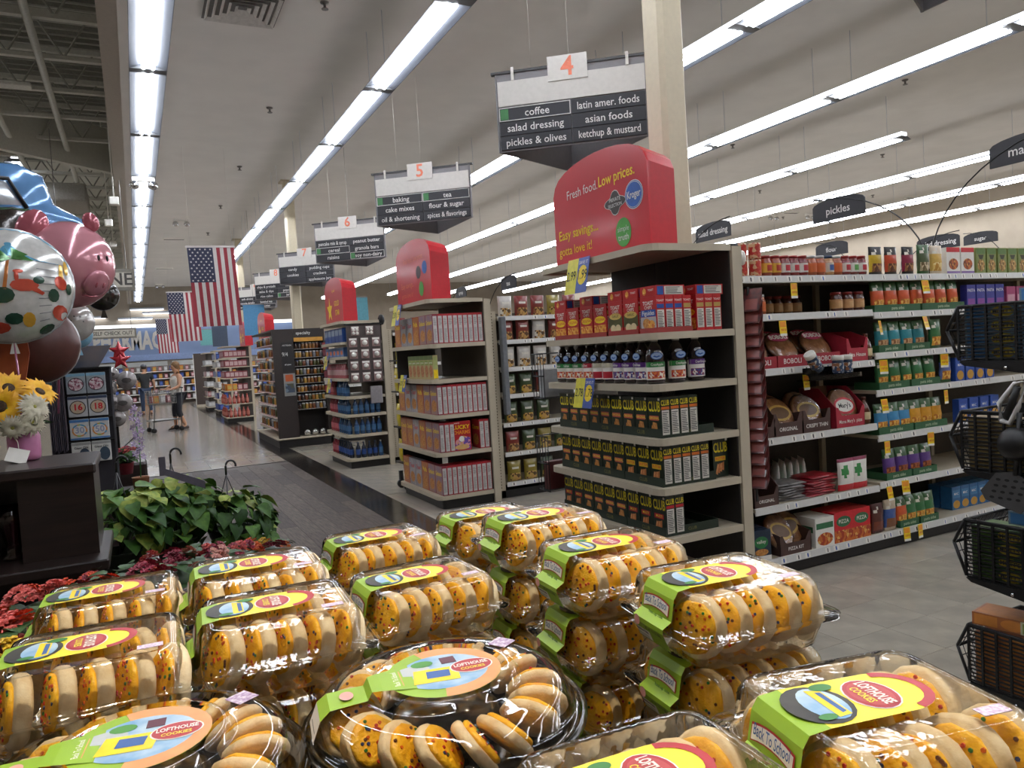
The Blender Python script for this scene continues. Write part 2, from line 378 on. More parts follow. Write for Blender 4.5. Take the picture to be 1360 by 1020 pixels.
for i, (px, py) in enumerate([(190, 236), (240, 291), (950, 180), (1026, 285), (212, 377), (1075, 284)]):
    p = ray_pt(px, py, 2, HCC)
    if i == 0: p = ray_pt(px, py, 2, HC - .06)
    place(PTW, TR(p.x, p.y, HCC if i else HC - .06), ['white twin headed emergency light straddling the first light row', 'twin headed emergency light on ceiling left of big flag', 'twin headed emergency light beside fourth row and beige column', 'twin headed emergency light above the salad dressing arch', 'far twin headed emergency light behind the second flag', 'far twin headed emergency light above the flour arch'][i], 'emergency light', 'twin emergency lights')
sl = MB(); sl.cbox(-.3, .3, -.07, .07, -.03, 0, PAPER, .01); sg = MB()
for k in range(3): sg.box(-.27, .27, -.045 + k * .03, -.03 + k * .03, -.034, -.03, BLACK)
PSL = P('slot_diffuser', None, [P('frame', sl), P('slot', sg)])
for i, (px, py) in enumerate([(231, 317), (218, 356), (1212, 262), (1050, 282)]):
    p = ray_pt(px, py, 2, HCC)
    place(PSL, TR(p.x, p.y, HCC), ['narrow ceiling air slot left of the big flag', 'narrow ceiling air slot left of the second flag', 'narrow ceiling air slot above the pickles arch', 'narrow ceiling air slot above the flour arch'][i], 'air vent', 'ceiling air slots')
vt = MB(); kids = []
for k in range(5):
    a0 = .36 - k * .07; a1 = a0 - .05; z = -.012 * k
    m_ = MB(); m_.add([(x * a0, y * a0, -.03 - .0) for x, y in ((-1, -1), (1, -1), (1, 1), (-1, 1))] + [(x * a1, y * a1, .01) for x, y in ((-1, -1), (1, -1), (1, 1), (-1, 1))], [(0, 1, 5, 4), (1, 2, 6, 5), (2, 3, 7, 6), (3, 0, 4, 7)], mat('#cdc9c3', .6)); 
    kids.append(P('louvre', m_))
kids.append(P('back_plate', MB().box(-.38, .38, -.38, .38, -.002, 0, mat('#6e6a66', .7))))
p = ray_pt(322, 8, 2, HCC)
place(P('air_diffuser', None, kids), TR(p.x, p.y, HCC - .02), 'square louvred air diffuser in the ceiling at top left', 'air vent')
# pendant sensors at the open roof edge
ps = MB(); ps.cbox(-.07, .07, -.07, .07, -.12, 0, PAPER, .015); pr_ = MB(); pr_.tube([(0, 0, 0), (0, 0, 1.2)], .012, PAPER, 6)

for i, (px, py, y) in enumerate(((151, 262, 13.2), (144, 292, 16.4), (150, 321, 20))):
    p = ray_pt(px, py, 1, y)
    PPS = P('pendant_box', None, [P('box', ps), P('rod', MB().tube([(0, 0, 0), (0, 0, 6.3 - p.z)], .012, PAPER, 6))])
    place(PPS, TR(p.x, p.y, p.z), ['small white box hung on rod, nearest of three at roof edge', 'small white box hung on rod, middle of three at roof edge', 'small white box hung on rod, farthest of three at roof edge'][i], 'sensor', 'pendant boxes at the roof edge')
# columns
cm = MB(); cm.cbox(-.1, .1, -.1, .1, 0, HCC, mat('#cbbfa4', .5, var=.03), .03)
cap = MB(); cap.box(-.16, .16, -.16, .16, HCC - .03, HCC, mat('#b5a98f', .5))
PC = P('column', None, [P('shaft', cm), P('collar', cap)])
for i, (x, y) in enumerate(((3.2, 3.95), (3.14, 16.28), (3.04, 23.97), (12.6, 16.28))):
    place(PC, TR(x, y, 0), ['square cream column rising behind the nearest red topper', 'cream column between the hanging signs six and seven', 'far cream column behind the big flag edge', 'far cream column rising behind the pasta shelves'][i], 'column', 'store columns')
# ================================================================ shelving
SHELFM = mat('#bdb29c', .4, var=.04, scale=8); STRIPM = mat('#d6d5d1', .3, var=.03); PANELM = mat('#8f8675', .6, var=.05); KICKM = mat('#1b1918', .5)
BACKM = mat('#4b443c', .7, var=.06)  # dark colour of the shelf back panels
PEG = mat('#9a917f', .6, var=.05)
def rounded_front(x0, x1, y0, y1, c):
    """plan outline: front edge at x0, back at x1"""
    o = []
    for (cx, cy, a0) in ((x0 + c, y0 + c, 270), (x0 + c, y1 - c, 180)):
        for k in range(4): a = R(a0 - 30 * k); o.append((cx + c * math.cos(a), cy + c * math.sin(a)))
    return [(x1, y0)] + o + [(x1, y1)]
def shelf_plan(pl, z0, z1, mt, smooth=False):
    m = MB(); pl = list(reversed(pl))
    m.loft([[(x, y, z0) for x, y in pl], [(x, y, z1) for x, y in pl]], mt, smooth=smooth); return m
def lip(pl, z0, z1, mt, t=.012):
    m = MB(); n = len(pl)
    cx = sum(p[0] for p in pl) / n; cy = sum(p[1] for p in pl) / n
    out = [(x + (t if x > cx else -t) * 0 - (t if x < cx else 0), y + (t if y > cy else -t)) for x, y in pl]
    for i in range(n - 1):
        a, b = pl[i], pl[i + 1]; A, B = out[i], out[i + 1]
        m.add([(*A, z0), (*B, z0), (*B, z1), (*A, z1), (*a, z0 + .006), (*b, z0 + .006), (*b, z1), (*a, z1)], [(3, 2, 1, 0), (4, 5, 6, 7), (2, 3, 7, 6), (0, 1, 5, 4)], mt)
    return m
EX0, EX1 = 2.53, 3.13
def endcap(y0, lips, label, w=1.23, x0=EX0, x1=EX1, post=True, top=2.0, body=SHELFM, back=BACKM, kick=KICKM, height=2.02):
    root = thing('endcap_shelving', None, label, 'shelf unit', 'end displays along the main aisle', TR(0, y0, 0))
    part(root, 'kick_base', shelf_plan(rounded_front(x0 + .04, x1, .03, w - .03, .03), 0, .09, kick))
    part(root, 'back_panel', MB().box(x1 - .03, x1, .02, w - .02, .05, height, back))
    for s in (0, 1):
        part(root, 'upright', MB().box(x1 - .02, x1 + .05, (0.0, w - .05)[s], (.05, w)[s], 0, height, body))
    for z in lips:
        zz = z + .045
        pl = rounded_front(x0, x1 - .03, .01, w - .01, .07)
        sh = part(root, 'shelf', shelf_plan(pl, zz - .018, zz, body))
        part(sh, 'shelf_edge', lip(pl, z + .008, zz + .002, body))
    return root
def gx(px, py, y=3.43): return ray_pt(px, py, 1, y).x
E0 = endcap(3.32, [1.985, 1.50, 1.215, .915, .64, .36, .06], 'beige end display with crackers and juice nearest the photographer', back=mat('#2b2724', .7))
E1 = endcap(6.77, [1.985, 1.555, 1.212, .869, .503, .085], 'beige end display full of cereal boxes')
E2 = endcap(10.22, [1.985, 1.70, 1.50, 1.20, .95, .70, .42, .09], 'beige end display with blue bottles and light bulb packs')

E4 = endcap(17.12, [1.985, 1.5, 1.0, .5, .09], 'far beige end display hidden behind the spice cabinet')

def gondola(yf, x0, x1, sections, label, top=1.95, near=True):
    """yf: front plane of the shelves facing the photographer; sections: (xa, xb, [lip heights])"""
    root = thing('gondola_shelving', None, label, 'shelf unit', 'long aisle shelf runs', TR(0, 0, 0))
    part(root, 'kick_plate', MB().box(x0, x1, yf + .03, yf + 1.0, 0, .075, KICKM))
    part(root, 'back_panel', MB().box(x0, x1, yf + .5, yf + .55, .05, top, BACKM))
    part(root, 'far_shelves', MB().box(x0, x1, yf + .55, yf + 1.06, .08, .12, SHELFM))
    xs = [x0] + [x0 + 1.22 * k for k in range(1, int((x1 - x0) / 1.22) + 1)]
    for x in xs:
        up = part(root, 'upright', MB().box(x, x + (.1 if x == x0 else .04), yf + (.03 if x == x0 else .47), yf + (.1 if x == x0 else .5), 0, top, SHELFM))
        if x == x0:
            sl = MB()
            for k in range(60):
                for dx in (.014, .05):
                    sl.box(x + dx, x + dx + .008, yf + .028, yf + .0295, .1 + k * .03, .112 + k * .03, mat('#4d463b', .7))
            part(up, 'slots', sl, kind='stuff')
    for xa, xb, lips in sections:
        for z in lips:
            sh = part(root, 'shelf', MB().box(xa, xb, yf + .012, yf + .5, z + .022, z + .042, SHELFM))
            st = MB(); st.add([(xa, yf + .012, z), (xb, yf + .012, z), (xb, yf + .002, z + .004), (xa, yf + .002, z + .004), (xa, yf + .008, z + .046), (xb, yf + .008, z + .046), (xa, yf + .02, z + .046), (xb, yf + .02, z + .046)],
                              [(0, 1, 2, 3)[::-1], (3, 2, 5, 4), (4, 5, 7, 6), (0, 6, 7, 1)], STRIPM)
            part(sh, 'price_strip', st)
            tg = MB(); x = xa + .05
            while x < xb - .06:
                if random.random() < .62:
                    w_ = random.uniform(.03, .05)
                    tg.add([(x, yf + .0015, z + .01), (x + w_, yf + .0015, z + .01), (x + w_, yf + .0057, z + .04), (x, yf + .0057, z + .04)], [(0, 1, 2, 3)], PAPER)
                    tg.add([(x + w_ * .35, yf + .0009, z + .012), (x + w_ * .6, yf + .0009, z + .012), (x + w_ * .6, yf + .005, z + .036), (x + w_ * .35, yf + .005, z + .036)], [(0, 1, 2, 3)], random.choice((DKGREY, DKGREY, BLUE, GREY)))
                x += random.uniform(.06, .13)
            part(sh, 'price_tags', tg, kind='stuff')
    return root
GL = [1.58, 1.245, .818, .40]; GR = [1.56, 1.288, 1.037, .733, .415]
G0 = gondola(3.416, 3.19, 9.2, [(3.2, 9.1, [1.812]), (3.3, 4.41, GL), (4.42, 5.65, GR), (5.66, 6.88, GR), (3.3, 6.88, [.07])], 'long aisle shelf run with pizza crusts and pasta pouches', top=1.86)
G1 = gondola(6.866, 3.19, 14.0, [(3.3, 4.4, [1.80, 1.56, 1.28, 1.005, .715, .415, .11])], 'long aisle shelf run with snack bags beside the cereal display', top=1.9)
G2 = gondola(10.32, 3.19, 9.2, [(3.3, 4.0, [1.80, 1.35, .95, .55, .11])], 'far aisle shelf run behind the cereal display', top=1.9)
G3 = gondola(13.77, 3.19, 9.2, [(3.3, 4.0, [1.6, 1.0, .5, .11])], 'far aisle shelf run behind the blue bottle display', top=1.9)
# ================================================================ product prototypes (front faces local -y, base at z=0, centred in x, depth +y)
EPS = .0007
def pbox(name, w, d, h, body, F=(), RS=(), TOP=(), LS=()):
    m = MB(); m.box(-w / 2, w / 2, 0, d, 0, h, body)
    def face(items, T, W, H):
        for n_, it in enumerate(items):
            k = it[0]; e = EPS * (1 + .35 * n_)
            if k == 'r': _, u0, v0, u1, v1, mt = it; m.poly([(u0 * W, v0 * H, e), (u1 * W, v0 * H, e), (u1 * W, v1 * H, e), (u0 * W, v1 * H, e)], mt, T)
            elif k == 'e': _, cu, cv, ru, rv, mt = it; m.disc(cu * W, cv * H, e, ru * W, rv * H, mt, 14, T)
            elif k == 'p': _, pts, mt = it; m.poly([(u * W, v * H, e) for u, v in pts], mt, T)
            elif k == 't':
                _, cu, cv, size, s_, mt = it[:6]; kw = it[6] if len(it) > 6 else {}
                m.text(s_, size, mt, T @ TR(cu * W, cv * H, e, rz=kw.get('rot', 0)), bold=kw.get('bold', .01), width=kw.get('width', W * .92), sx=kw.get('sx', 1))
    face(F, TR(-w / 2, 0, 0, 90), w, h)
    face(RS, TR(w / 2, 0, 0, 90, 0, 90), d, h)
    face(LS, TR(-w / 2, d, 0, 90, 0, -90), d, h)
    face(TOP, TR(-w / 2, 0, h), w, d)
    return P(name, m)
def lines(u0, u1, v0, v1, n, mt):
    """small print: thin bars"""
    o = []; 
    for k in range(n):
        v = v1 - (v1 - v0) * (k + .3) / n
        o.append(('r', u0, v - (v1 - v0) * .28 / n, u0 + (u1 - u0) * random.uniform(.65, 1), v + (v1 - v0) * .12 / n, mt))
    return o
def pbag(name, w, d, h, pick, flat=.35, seal=.06, nu=8, nv=10, back=None, kids=None, crinkle=.004, lean=0):
    """pillow pouch: pick(u, v) gives the print material of each patch of the front"""
    m = MB(); rnd = random.Random(sum(map(ord, name)))
    def pt(u, v, s):
        a = math.sin(math.pi * min(max(u, 0), 1)) ** .5; b = math.sin(math.pi * min(1, v / (1 - seal) if v < 1 - seal else 1)) ** .4 if v < 1 - seal else .04
        if v < .02: b = flat
        t = d / 2 * a * max(b, .04)
        x = (u - .5) * w * (1 - .05 * math.sin(math.pi * v)) ; y = d / 2 + s * t + rnd.uniform(-crinkle, crinkle) * a * b
        return (x, y + lean * v, v * h)
    for s in (-1, 1):
        g = [[pt(i / nu, j / nv, s) for i in range(nu + 1)] for j in range(nv + 1)]
        for j in range(nv):
            for i in range(nu):
                q = [g[j][i], g[j][i + 1], g[j + 1][i + 1], g[j + 1][i]]
                if s > 0: q.reverse()
                mt = pick((i + .5) / nu, (j + .5) / nv) if s < 0 else (back or pick(.5, .9))
                m.add(q, [(0, 1, 2, 3)], mt, True)
    m.add([pt(i / nu, 0, -1) for i in range(nu + 1)] + [pt(i / nu, 0, 1) for i in range(nu, -1, -1)], [tuple(range(2 * nu + 2))[::-1]], back or pick(.5, .9))
    bm = bmesh.new(); me = m.mesh(name); bm.from_mesh(me); bmesh.ops.remove_doubles(bm, verts=bm.verts, dist=.0004); bm.to_mesh(me); bm.free()
    return P(name, me, kids)
def pjar(name, prof, body, lid=None, lidm=None, label=None, labelm=None, n=12, extra=(), film=None):
    """lathe jar/bottle; label=(z0,z1,r); lid=list profile"""
    m = MB(); m.lathe(prof, body, n)
    kids = []
    if lid: kids.append(P('cap', MB().lathe(lid, lidm, n)))
    if label:
        z0, z1, r = label; l = MB(); l.lathe([(r, z0), (r, z1)], labelm, n, caps=False)
        for it in extra:
            if it[0] == 'arc':   # patch wrapped on the label, angles seen from the front
                _, a0, a1, za, zb, mt = it; k = 5
                vs = [((r + .0012) * math.sin(R(a0 + (a1 - a0) * i / k)), -(r + .0012) * math.cos(R(a0 + (a1 - a0) * i / k)), z) for z in (za, zb) for i in range(k + 1)]
                l.add(vs, [(i, i + 1, k + 2 + i, k + 1 + i) for i in range(k)], mt, True)
            elif it[0] == 'text':
                _, s_, size, z, mt, wd = it; l.text(s_, size, mt, FRONT(0, -r - .0025, z), bold=.01, width=wd)
        kids.append(P('label', l))
    return P(name, m, [(k, None) for k in kids])
# --- print materials
CLUBG = mat('#14251a', .3, var=.1, coat=.3); CLUBY = mat('#ead62a', .4); NUTR = mat('#d9d6cc', .5, var=.05, scale=200); ORANGEP = mat('#d9702a', .4); PINKP = mat('#c55a4e', .4)
CRACK = mat('#d59a52', .45, scale=60, h2='#a8642c', kind='noise'); INK = mat('#222222', .6)
REDBOX = mat('#b61d22', .35, coat=.3, var=.06); FOODO = mat('#d8842a', .4, kind='voronoi', scale=70, ramp=('#e0a040', '#c86a20', '#f0c068', '#a85018')); 
LGREEN = mat('#6f7b3c', .4); TANP = mat('#d8c59a', .45); KBLUE = mat('#254f9c', .35)
def club(var):
    badge = {'o': PINKP, 'y': mat('#d3a81f', .4), 'r': mat('#a8262a', .4)}[var]
    cr = [('p', [(.3, .1), (.75, .08), (.66, .36), (.36, .38)], CRACK), ('p', [(.18, .06), (.5, .04), (.5, .26), (.28, .3)], mat('#c98a44', .45, scale=60, h2='#9c5a26'))] if var == 'o' else \
         [('p', [(.12 + .14 * k, .1 + .03 * k), (.26 + .14 * k, .06 + .03 * k), (.40 + .1 * k, .3 + .03 * k), (.28 + .1 * k, .36)], mat(('#d99a62', '#c47a48')[k % 2], .45, scale=60, h2='#a8602c')) for k in range(4)]
    return pbox('cracker_box', .118, .062, .222, CLUBG,
        F=[('t', .5, .76, .078, 'CLUB', CLUBY, dict(bold=.025, sx=.58)), ('r', .12, .42, .82, .54, badge), ('t', .47, .48, .02, {'o': 'ORIGINAL', 'y': 'BUTTER', 'r': 'MULTI'}[var], CLUBY if var != 'y' else RED)] + cr + [('r', .82, .93, .96, .99, PAPER)],
        RS=[('t', .5, .86, .042, 'CLUB', CLUBY, dict(bold=.025, sx=.6)), ('r', .05, .70, .95, .77, ORANGEP if var != 'r' else RED), ('r', .1, .06, .9, .68, NUTR)] + lines(.15, .85, .1, .64, 12, INK))
CLUB = {k: club(k) for k in 'oyr'}
def ritz(var):
    topm = mat('#c9252a', .35, coat=.3)
    if var == 'y': pic = [('e', .5, .52, .42, .11, YELLOW), ('t', .5, .52, .026, 'ORIGINAL', RED), ('r', .05, .05, .95, .36, FOODO)]
    elif var == 'g': pic = [('r', .02, .22, .98, .55, mat('#4c4a24', .4)), ('e', .5, .56, .42, .1, mat('#cdb05a', .4)), ('t', .5, .56, .02, 'GARLIC', INK), ('e', .33, .2, .2, .12, TANP), ('e', .68, .2, .2, .12, TANP)]
    else: pic = [('r', .04, .45, .96, .64, KBLUE), ('t', .5, .545, .035, 'Figuides', PAPER), ('r', .02, .02, .98, .44, mat('#b9b3b4', .4)), ('e', .38, .26, .24, .15, CRACK), ('e', .68, .22, .22, .13, FOODO)]
    sb = KBLUE if var == 'b' else mat('#b89a50', .4)
    return pbox('snack_carton', .145, .058, .2, REDBOX, F=[('t', .5, .82, .03, 'TOAST', PAPER, dict(bold=.02)), ('t', .5, .70, .026, 'CHIPS', PAPER)] + pic,
        RS=[('r', .08, .66, .92, .78, sb), ('t', .5, .87, .016, 'TOAST', PAPER), ('r', .1, .08, .9, .62, NUTR)] + lines(.15, .85, .12, .58, 10, INK), TOP=[('r', .1, .2, .9, .8, mat('#d03a3c', .35))])
RITZ = {k: ritz(k) for k in 'ygb'}
RITZF = pbox('snack_carton', .145, .2, .058, REDBOX, F=[('t', .7, .6, .016, 'TOAST', PAPER), ('e', .3, .5, .12, .35, FOODO)], RS=[('r', .3, .1, .95, .9, NUTR)] + lines(.35, .9, .15, .85, 5, INK) + [('r', .05, .1, .26, .9, KBLUE)])
def tray(name, w, d, h, mt, txt=None, tm=None, notch=0):
    m = MB(); t = .003
    m.box(-w / 2, w / 2, 0, d, 0, t, mt); m.box(-w / 2, w / 2, 0, t, t, h, mt); m.box(-w / 2, w / 2, d - t, d, t, h, mt); m.box(-w / 2, -w / 2 + t, t, d - t, t, h, mt); m.box(w / 2 - t, w / 2, t, d - t, t, h, mt)
    if txt:
        m.text(txt, h * .6, tm, FRONT(0, -EPS, h * .5), bold=.01, width=w * .8); m.text(txt, h * .5, tm, RIGHT(w / 2 + EPS, d * .5, h * .5), bold=.01, width=d * .8)
    return P(name, m)
# juice bottle
JU = mat('#1b0d14', .08, coat=.6, spec=.7); JCAP = mat('#cfc9bd', .4)
def juice(col, fruit, name):
    b = MB(); prof = [(.040, 0), (.052, .006), (.052, .02), (.049, .03), (.051, .125), (.054, .14), (.053, .17), (.046, .205), (.030, .235), (.019, .250), (.019, .262)]
    b.lathe(prof, JU, 14, sx=1, sy=.82)
    cap = MB(); cap.lathe([(.021, .260), (.021, .282), (.018, .286)], JCAP, 14)
    l = MB(); r = .0525
    l.lathe([(r, .026), (r, .135)], PAPER, 14, caps=False, sy=.82)
    def arc(a0, a1, z0, z1, mt, rr):
        k = 6; vs = [(rr * math.sin(R(a0 + (a1 - a0) * i / k)), -rr * .83 * math.cos(R(a0 + (a1 - a0) * i / k)), z) for z in (z0, z1) for i in range(k + 1)]
        l.add(vs, [(i, i + 1, k + 2 + i, k + 1 + i) for i in range(k)], mt, True)
    arc(-80, 80, .104, .135, col, r + .0012); arc(-65, 65, .034, .078, fruit, r + .0012)
    l.text(name, .022, PAPER, FRONT(0, -r * .83 - .003, .1195), bold=.015, width=.07)
    lg = MB(); lg.disc(0, 0, 0, .034, .023, BLUE, 16, TR(0, -.047, .172, 90)); lg.disc(0, 0, .0006, .030, .0195, mat('#9fb8d8', .4), 16, TR(0, -.047, .172, 90)); lg.poly([(-.022, -.004, .0012), (0, -.011, .0012), (.024, -.002, .0012), (.01, .002, .0012), (0, -.003, .0012), (-.012, .003, .0012)], BLUE, TR(0, -.047, .172, 90))
    for q in (b, cap, l, lg): q.v = [(x, y, z * .915) for x, y, z in q.v]
    return P('juice_bottle', b, [P('cap', cap), P('label', l), P('emblem', lg)])
FRR = mat('#b34038', .4, kind='voronoi', scale=90, ramp=('#b02a34', '#d97a3a', '#efe6d8', '#8c1f3a')); FRP = mat('#6a2a58', .4, kind='voronoi', scale=90, ramp=('#7a2450', '#4a4a8a', '#efe6e0', '#a83a5a'))
JUG = juice(mat('#2c7a3c', .4), FRR, 'CranApple'); JUP = juice(mat('#5a2a7a', .4), FRP, 'CranGrape'); JUR = juice(mat('#b0283a', .4), FRR, 'CranCherry'); JUW = juice(mat('#c8c2a8', .4), mat('#b02030', .4), 'DIET')

# cereal
def cereal(front, edge, name, tmat, sidec=PAPER):
    return pbox('cereal_box', .19, .05, .285, edge, F=[('r', .03, .02, .97, .98, front), ('t', .5, .72, .06, name, tmat, dict(bold=.02, width=.16)), ('e', .5, .3, .36, .2, CRACK)],
                RS=[('r', .1, .03, .9, .93, mat('#cfccc8', .5, var=.04, scale=60))] + lines(.18, .82, .1, .5, 14, GREY) + lines(.18, .82, .6, .85, 6, GREY))
CER = [cereal(mat('#b5794c', .35, scale=14, h2='#a8654a'), mat('#a8442a', .35), 'Crunch', YELLOW), cereal(mat('#b9b4b2', .35, scale=14, h2='#8f8a9a'), mat('#8c8a92', .35), 'Toast', RED),
       cereal(mat('#b0543c', .35, scale=12, h2='#b8884a'), mat('#b03a24', .35), 'Puffs', YELLOW), cereal(mat('#86708f', .35, scale=14, h2='#a8806a'), mat('#8a3040', .35), 'Grahams', YELLOW)]
SIDEC = cereal(mat('#b02a30', .35), mat('#a8262e', .35), 'Charms', YELLOW)
LUCKY = pbox('cereal_box', .2, .055, .285, mat('#b3202a', .35, coat=.3), F=[('t', .5, .80, .055, 'LUCKY', YELLOW, dict(bold=.03)), ('t', .5, .62, .05, 'CHARMS', mat('#e8902a', .4), dict(bold=.03)), ('p', [(.05, .04), (.95, .04), (.95, .42), (.6, .5), (.2, .36)], mat('#6a4a8c', .4, kind='voronoi', scale=50, ramp=('#6a4a9c', '#e0a0a8', '#d8b060', '#8a5aa8'))), ('e', .5, .12, .38, .09, mat('#d8b070', .4)), ('e', .5, .4, .14, .1, PAPER), ('t', .25, .95, .02, 'General', PAPER)], RS=[('r', .1, .03, .9, .97, NUTR)])
GRANO = pbox('granola_box', .12, .05, .235, mat('#b8a878', .4), F=[('r', 0, .82, 1, 1, mat('#5a6a3a', .4)), ('r', .05, .6, .95, .8, mat('#8aa04a', .4)), ('e', .5, .34, .38, .26, mat('#a05a34', .4, scale=40, h2='#c88a5a')), ('t', .5, .7, .03, 'granola', PAPER)], RS=[('r', .08, .05, .92, .4, YELLOW), ('r', .08, .45, .92, .95, mat('#a8b070', .4))])
# ================================================================ goods on the nearest end displays (front faces the main aisle, -x)
def fx(x, y, z): return TR(x, y, z, rz=-90)          # front facing -x
def row_x(protos, x, ya, yb, z, desc, where, cat, group, gaps=0):
    """front row along y, from the far end (left in view) to the near end"""
    n = len(protos)
    for i, p in enumerate(protos):
        y = ya + (yb - ya) * (i + .5) / n
        place(p, fx(x, y, z), nth(i, n, desc[i] if isinstance(desc, list) else desc, where), cat, group)
# cracker rows: 9 fronts and side stacks, in dark green trays
TG = mat('#1d2a1e', .55); 
def crackers(z, kinds, nside, where, sidek):
    ya, yb = 4.47, 3.36; n = len(kinds); pitch = (ya - yb) / n
    for t in range(3):
        a = ya - t * 3 * pitch
        ln = .05 + .066 * 5
        place(tray('display_tray', 3 * pitch - .006, ln, .05, TG, 'CLUB', mat('#6d6a35', .6)), fx(2.572, a - 1.5 * pitch, z), nth(t, 3, 'dark green cracker tray', where), 'tray', 'cracker trays')
    for i, k in enumerate(kinds):
        place(CLUB[k], fx(2.58, ya - (i + .5) * pitch, z + .003), nth(i, n, 'dark green cracker box', where), 'box', 'cracker boxes facing the main aisle')
    for j in range(nside):
        place(CLUB[sidek], fx(2.58 + .066 * (j + 1), yb + .5 * pitch, z + .003), f'{["first", "second", "third", "fourth"][j]} box behind the front corner of cracker tray {where}', 'box', 'cracker boxes showing nutrition panels')
crackers(.9615, 'ooooooooo', 3, 'on shelf directly below the juice bottles', 'o')
crackers(.6865, 'ooooooyyy', 4, 'on second shelf below juice bottles', 'y')
crackers(.4065, 'rroooorrr', 1, 'on third shelf below juice bottles', 'r')
place(CLUB['y'], TR(3.015, 3.39, .6895, rz=3), 'lone cracker box turned to face the near aisle beside cracker tray', 'box')
# juice
bt = [JUG, JUG, JUG, JUR, JUW, JUW, JUP, JUP, JUP, JUG]
for i, p in enumerate(bt):
    y = 4.46 - i * .113
    place(p, TR(2.62, y, 1.2615, rz=-90 if i < 9 else -25), nth(i, 10, ['dark juice bottle with green label', 'dark juice bottle with red label', 'dark juice bottle with pale label', 'dark juice bottle with purple label'][[JUG, JUR, JUW, JUP].index(p)], 'in end display front row'), 'bottle', 'juice bottles on the end display')
place(JUG, TR(2.76, 3.43, 1.2615, rz=-5), 'dark juice bottle with green label, second along the near side', 'bottle', 'juice bottles on the end display')
place(JUP, TR(2.90, 3.43, 1.2615, rz=-5), 'dark juice bottle with purple label, last along the near side', 'bottle', 'juice bottles on the end display')
for i in range(7):
    place(JUP, TR(2.76, 4.42 - i * .12, 1.2615, rz=-90), f'{ORD[i] if i else "farthest"} juice bottle standing in the second row behind front bottles', 'bottle', 'juice bottles on the end display')
# red cartons
kin = 'yyyyggb'
yy = [4.47 - .155 * i - .012 * (i // 2) for i in range(7)]
for i, k in enumerate(kin):
    place(RITZ[k], fx(2.58, yy[i] - .075, 1.549), nth(i, 7, {'y': 'red snack carton with yellow oval', 'g': 'red snack carton with green picture', 'b': 'red snack carton with blue band'}[k], 'on top product shelf'), 'box', 'red snack cartons facing the main aisle')
for i in range(4):
    y = yy[min(2 * i, 6)] - (.15 if i < 3 else .075)
    place(tray('display_tray', .305 if i < 3 else .155, .25, .03, mat('#8f2a26', .5)), fx(2.575, y, 1.546), nth(i, 4, 'red carton tray', 'under the red snack cartons'), 'tray', 'red carton trays')
for j in range(3): place(RITZ['b' if j < 2 else 'y'], fx(2.58 + .062 * (j + 1), yy[6] - .075, 1.549), f'{["first", "second", "third"][j]} red carton behind the blue banded corner carton', 'box', 'red snack cartons showing nutrition panels')
for j in range(3): place(RITZ['y'], fx(2.86 + .062 * j, yy[6] - .075, 1.549), f'{["first", "second", "third"][j]} red carton of rear tray, narrow side towards the aisle', 'box', 'red snack cartons showing nutrition panels')
for i in (0, 2, 4, 5, 6):
    place(RITZF, fx(2.585, yy[i] - .07, 1.750), nth((0, 2, 4, 5, 6).index(i), 5, 'red snack carton lying flat', 'on top of the front cartons'), 'box', 'red snack cartons lying flat')
place(RITZF, fx(2.865, yy[6] - .07, 1.750), 'red snack carton lying flat on the rear carton tray', 'box', 'red snack cartons lying flat')

# cereal display
def cer_row(z, where, lucky=False):
    y0 = 6.77
    kinds = [0, 1, 1, 2, 3, 3] if not lucky else [0, 0, 1, 2, 3, 3]
    for i, k in enumerate(kinds):
        place(CER[k], fx(2.57, y0 + 1.19 - .195 * (i + .5), z), nth(i, 6, ['orange cereal box', 'pale grey cereal box', 'red orange cereal box', 'purple and tan cereal box'][k], where), 'box', 'cereal boxes facing the main aisle')
    xs = [2.57 + .0525 * (j + 1) for j in range(9)]
    for j, x in enumerate(xs):
        if lucky and 2 <= j <= 6: continue
        place(SIDEC, fx(x, y0 + .115, z), f'{["first", "second", "third", "fourth", "fifth", "sixth", "seventh", "eighth", "ninth"][j]} cereal box with white side out, {where}', 'box', 'cereal boxes with their sides out')
    if lucky: place(LUCKY, TR(2.80, y0 + .03, z), 'bright red cereal box with yellow lettering turned to face the aisle', 'box')
cer_row(1.603, 'on top cereal shelf'); cer_row(.917, 'on middle cereal shelf'); cer_row(.551, 'on fourth cereal shelf', True); cer_row(.133, 'on bottom cereal shelf')
for i in range(6):
    place(GRANO, fx(2.57, 7.96 - .122 * (i + .5) - .38, 1.26), nth(i, 6, 'green and tan granola box', 'on the half empty cereal display shelf'), 'box', 'granola boxes')

# wire side racks on the far side of the first end display
for i, (za, zb, l) in enumerate(((1.15, 1.46, 'upper black wire side rack at far edge of the juice shelf'), (.50, .88, 'lower black wire side rack at far edge of the cracker shelves'))):
    wr = thing('wire_rack', None, l, 'rack', 'side racks', TR(0, 4.565, 0))
    for z in (za, (za + zb) / 2, zb): part(wr, 'wire_ring', MB().tube([(2.52, 0, z), (2.52, .16, z), (2.80, .16, z), (2.80, 0, z)], .005, BLACK, 5))
    for k in range(5): part(wr, 'wire', MB().tube([(2.52, .04 * k, zb), (2.52, .04 * k, za), (2.80, .04 * k, za)], .0035, BLACK, 4))
    part(wr, 'card', MB().box(2.54, 2.78, .05, .11, za + .006, za + .2, mat('#5a2a2a' if i else '#b9bcc0', .4)))
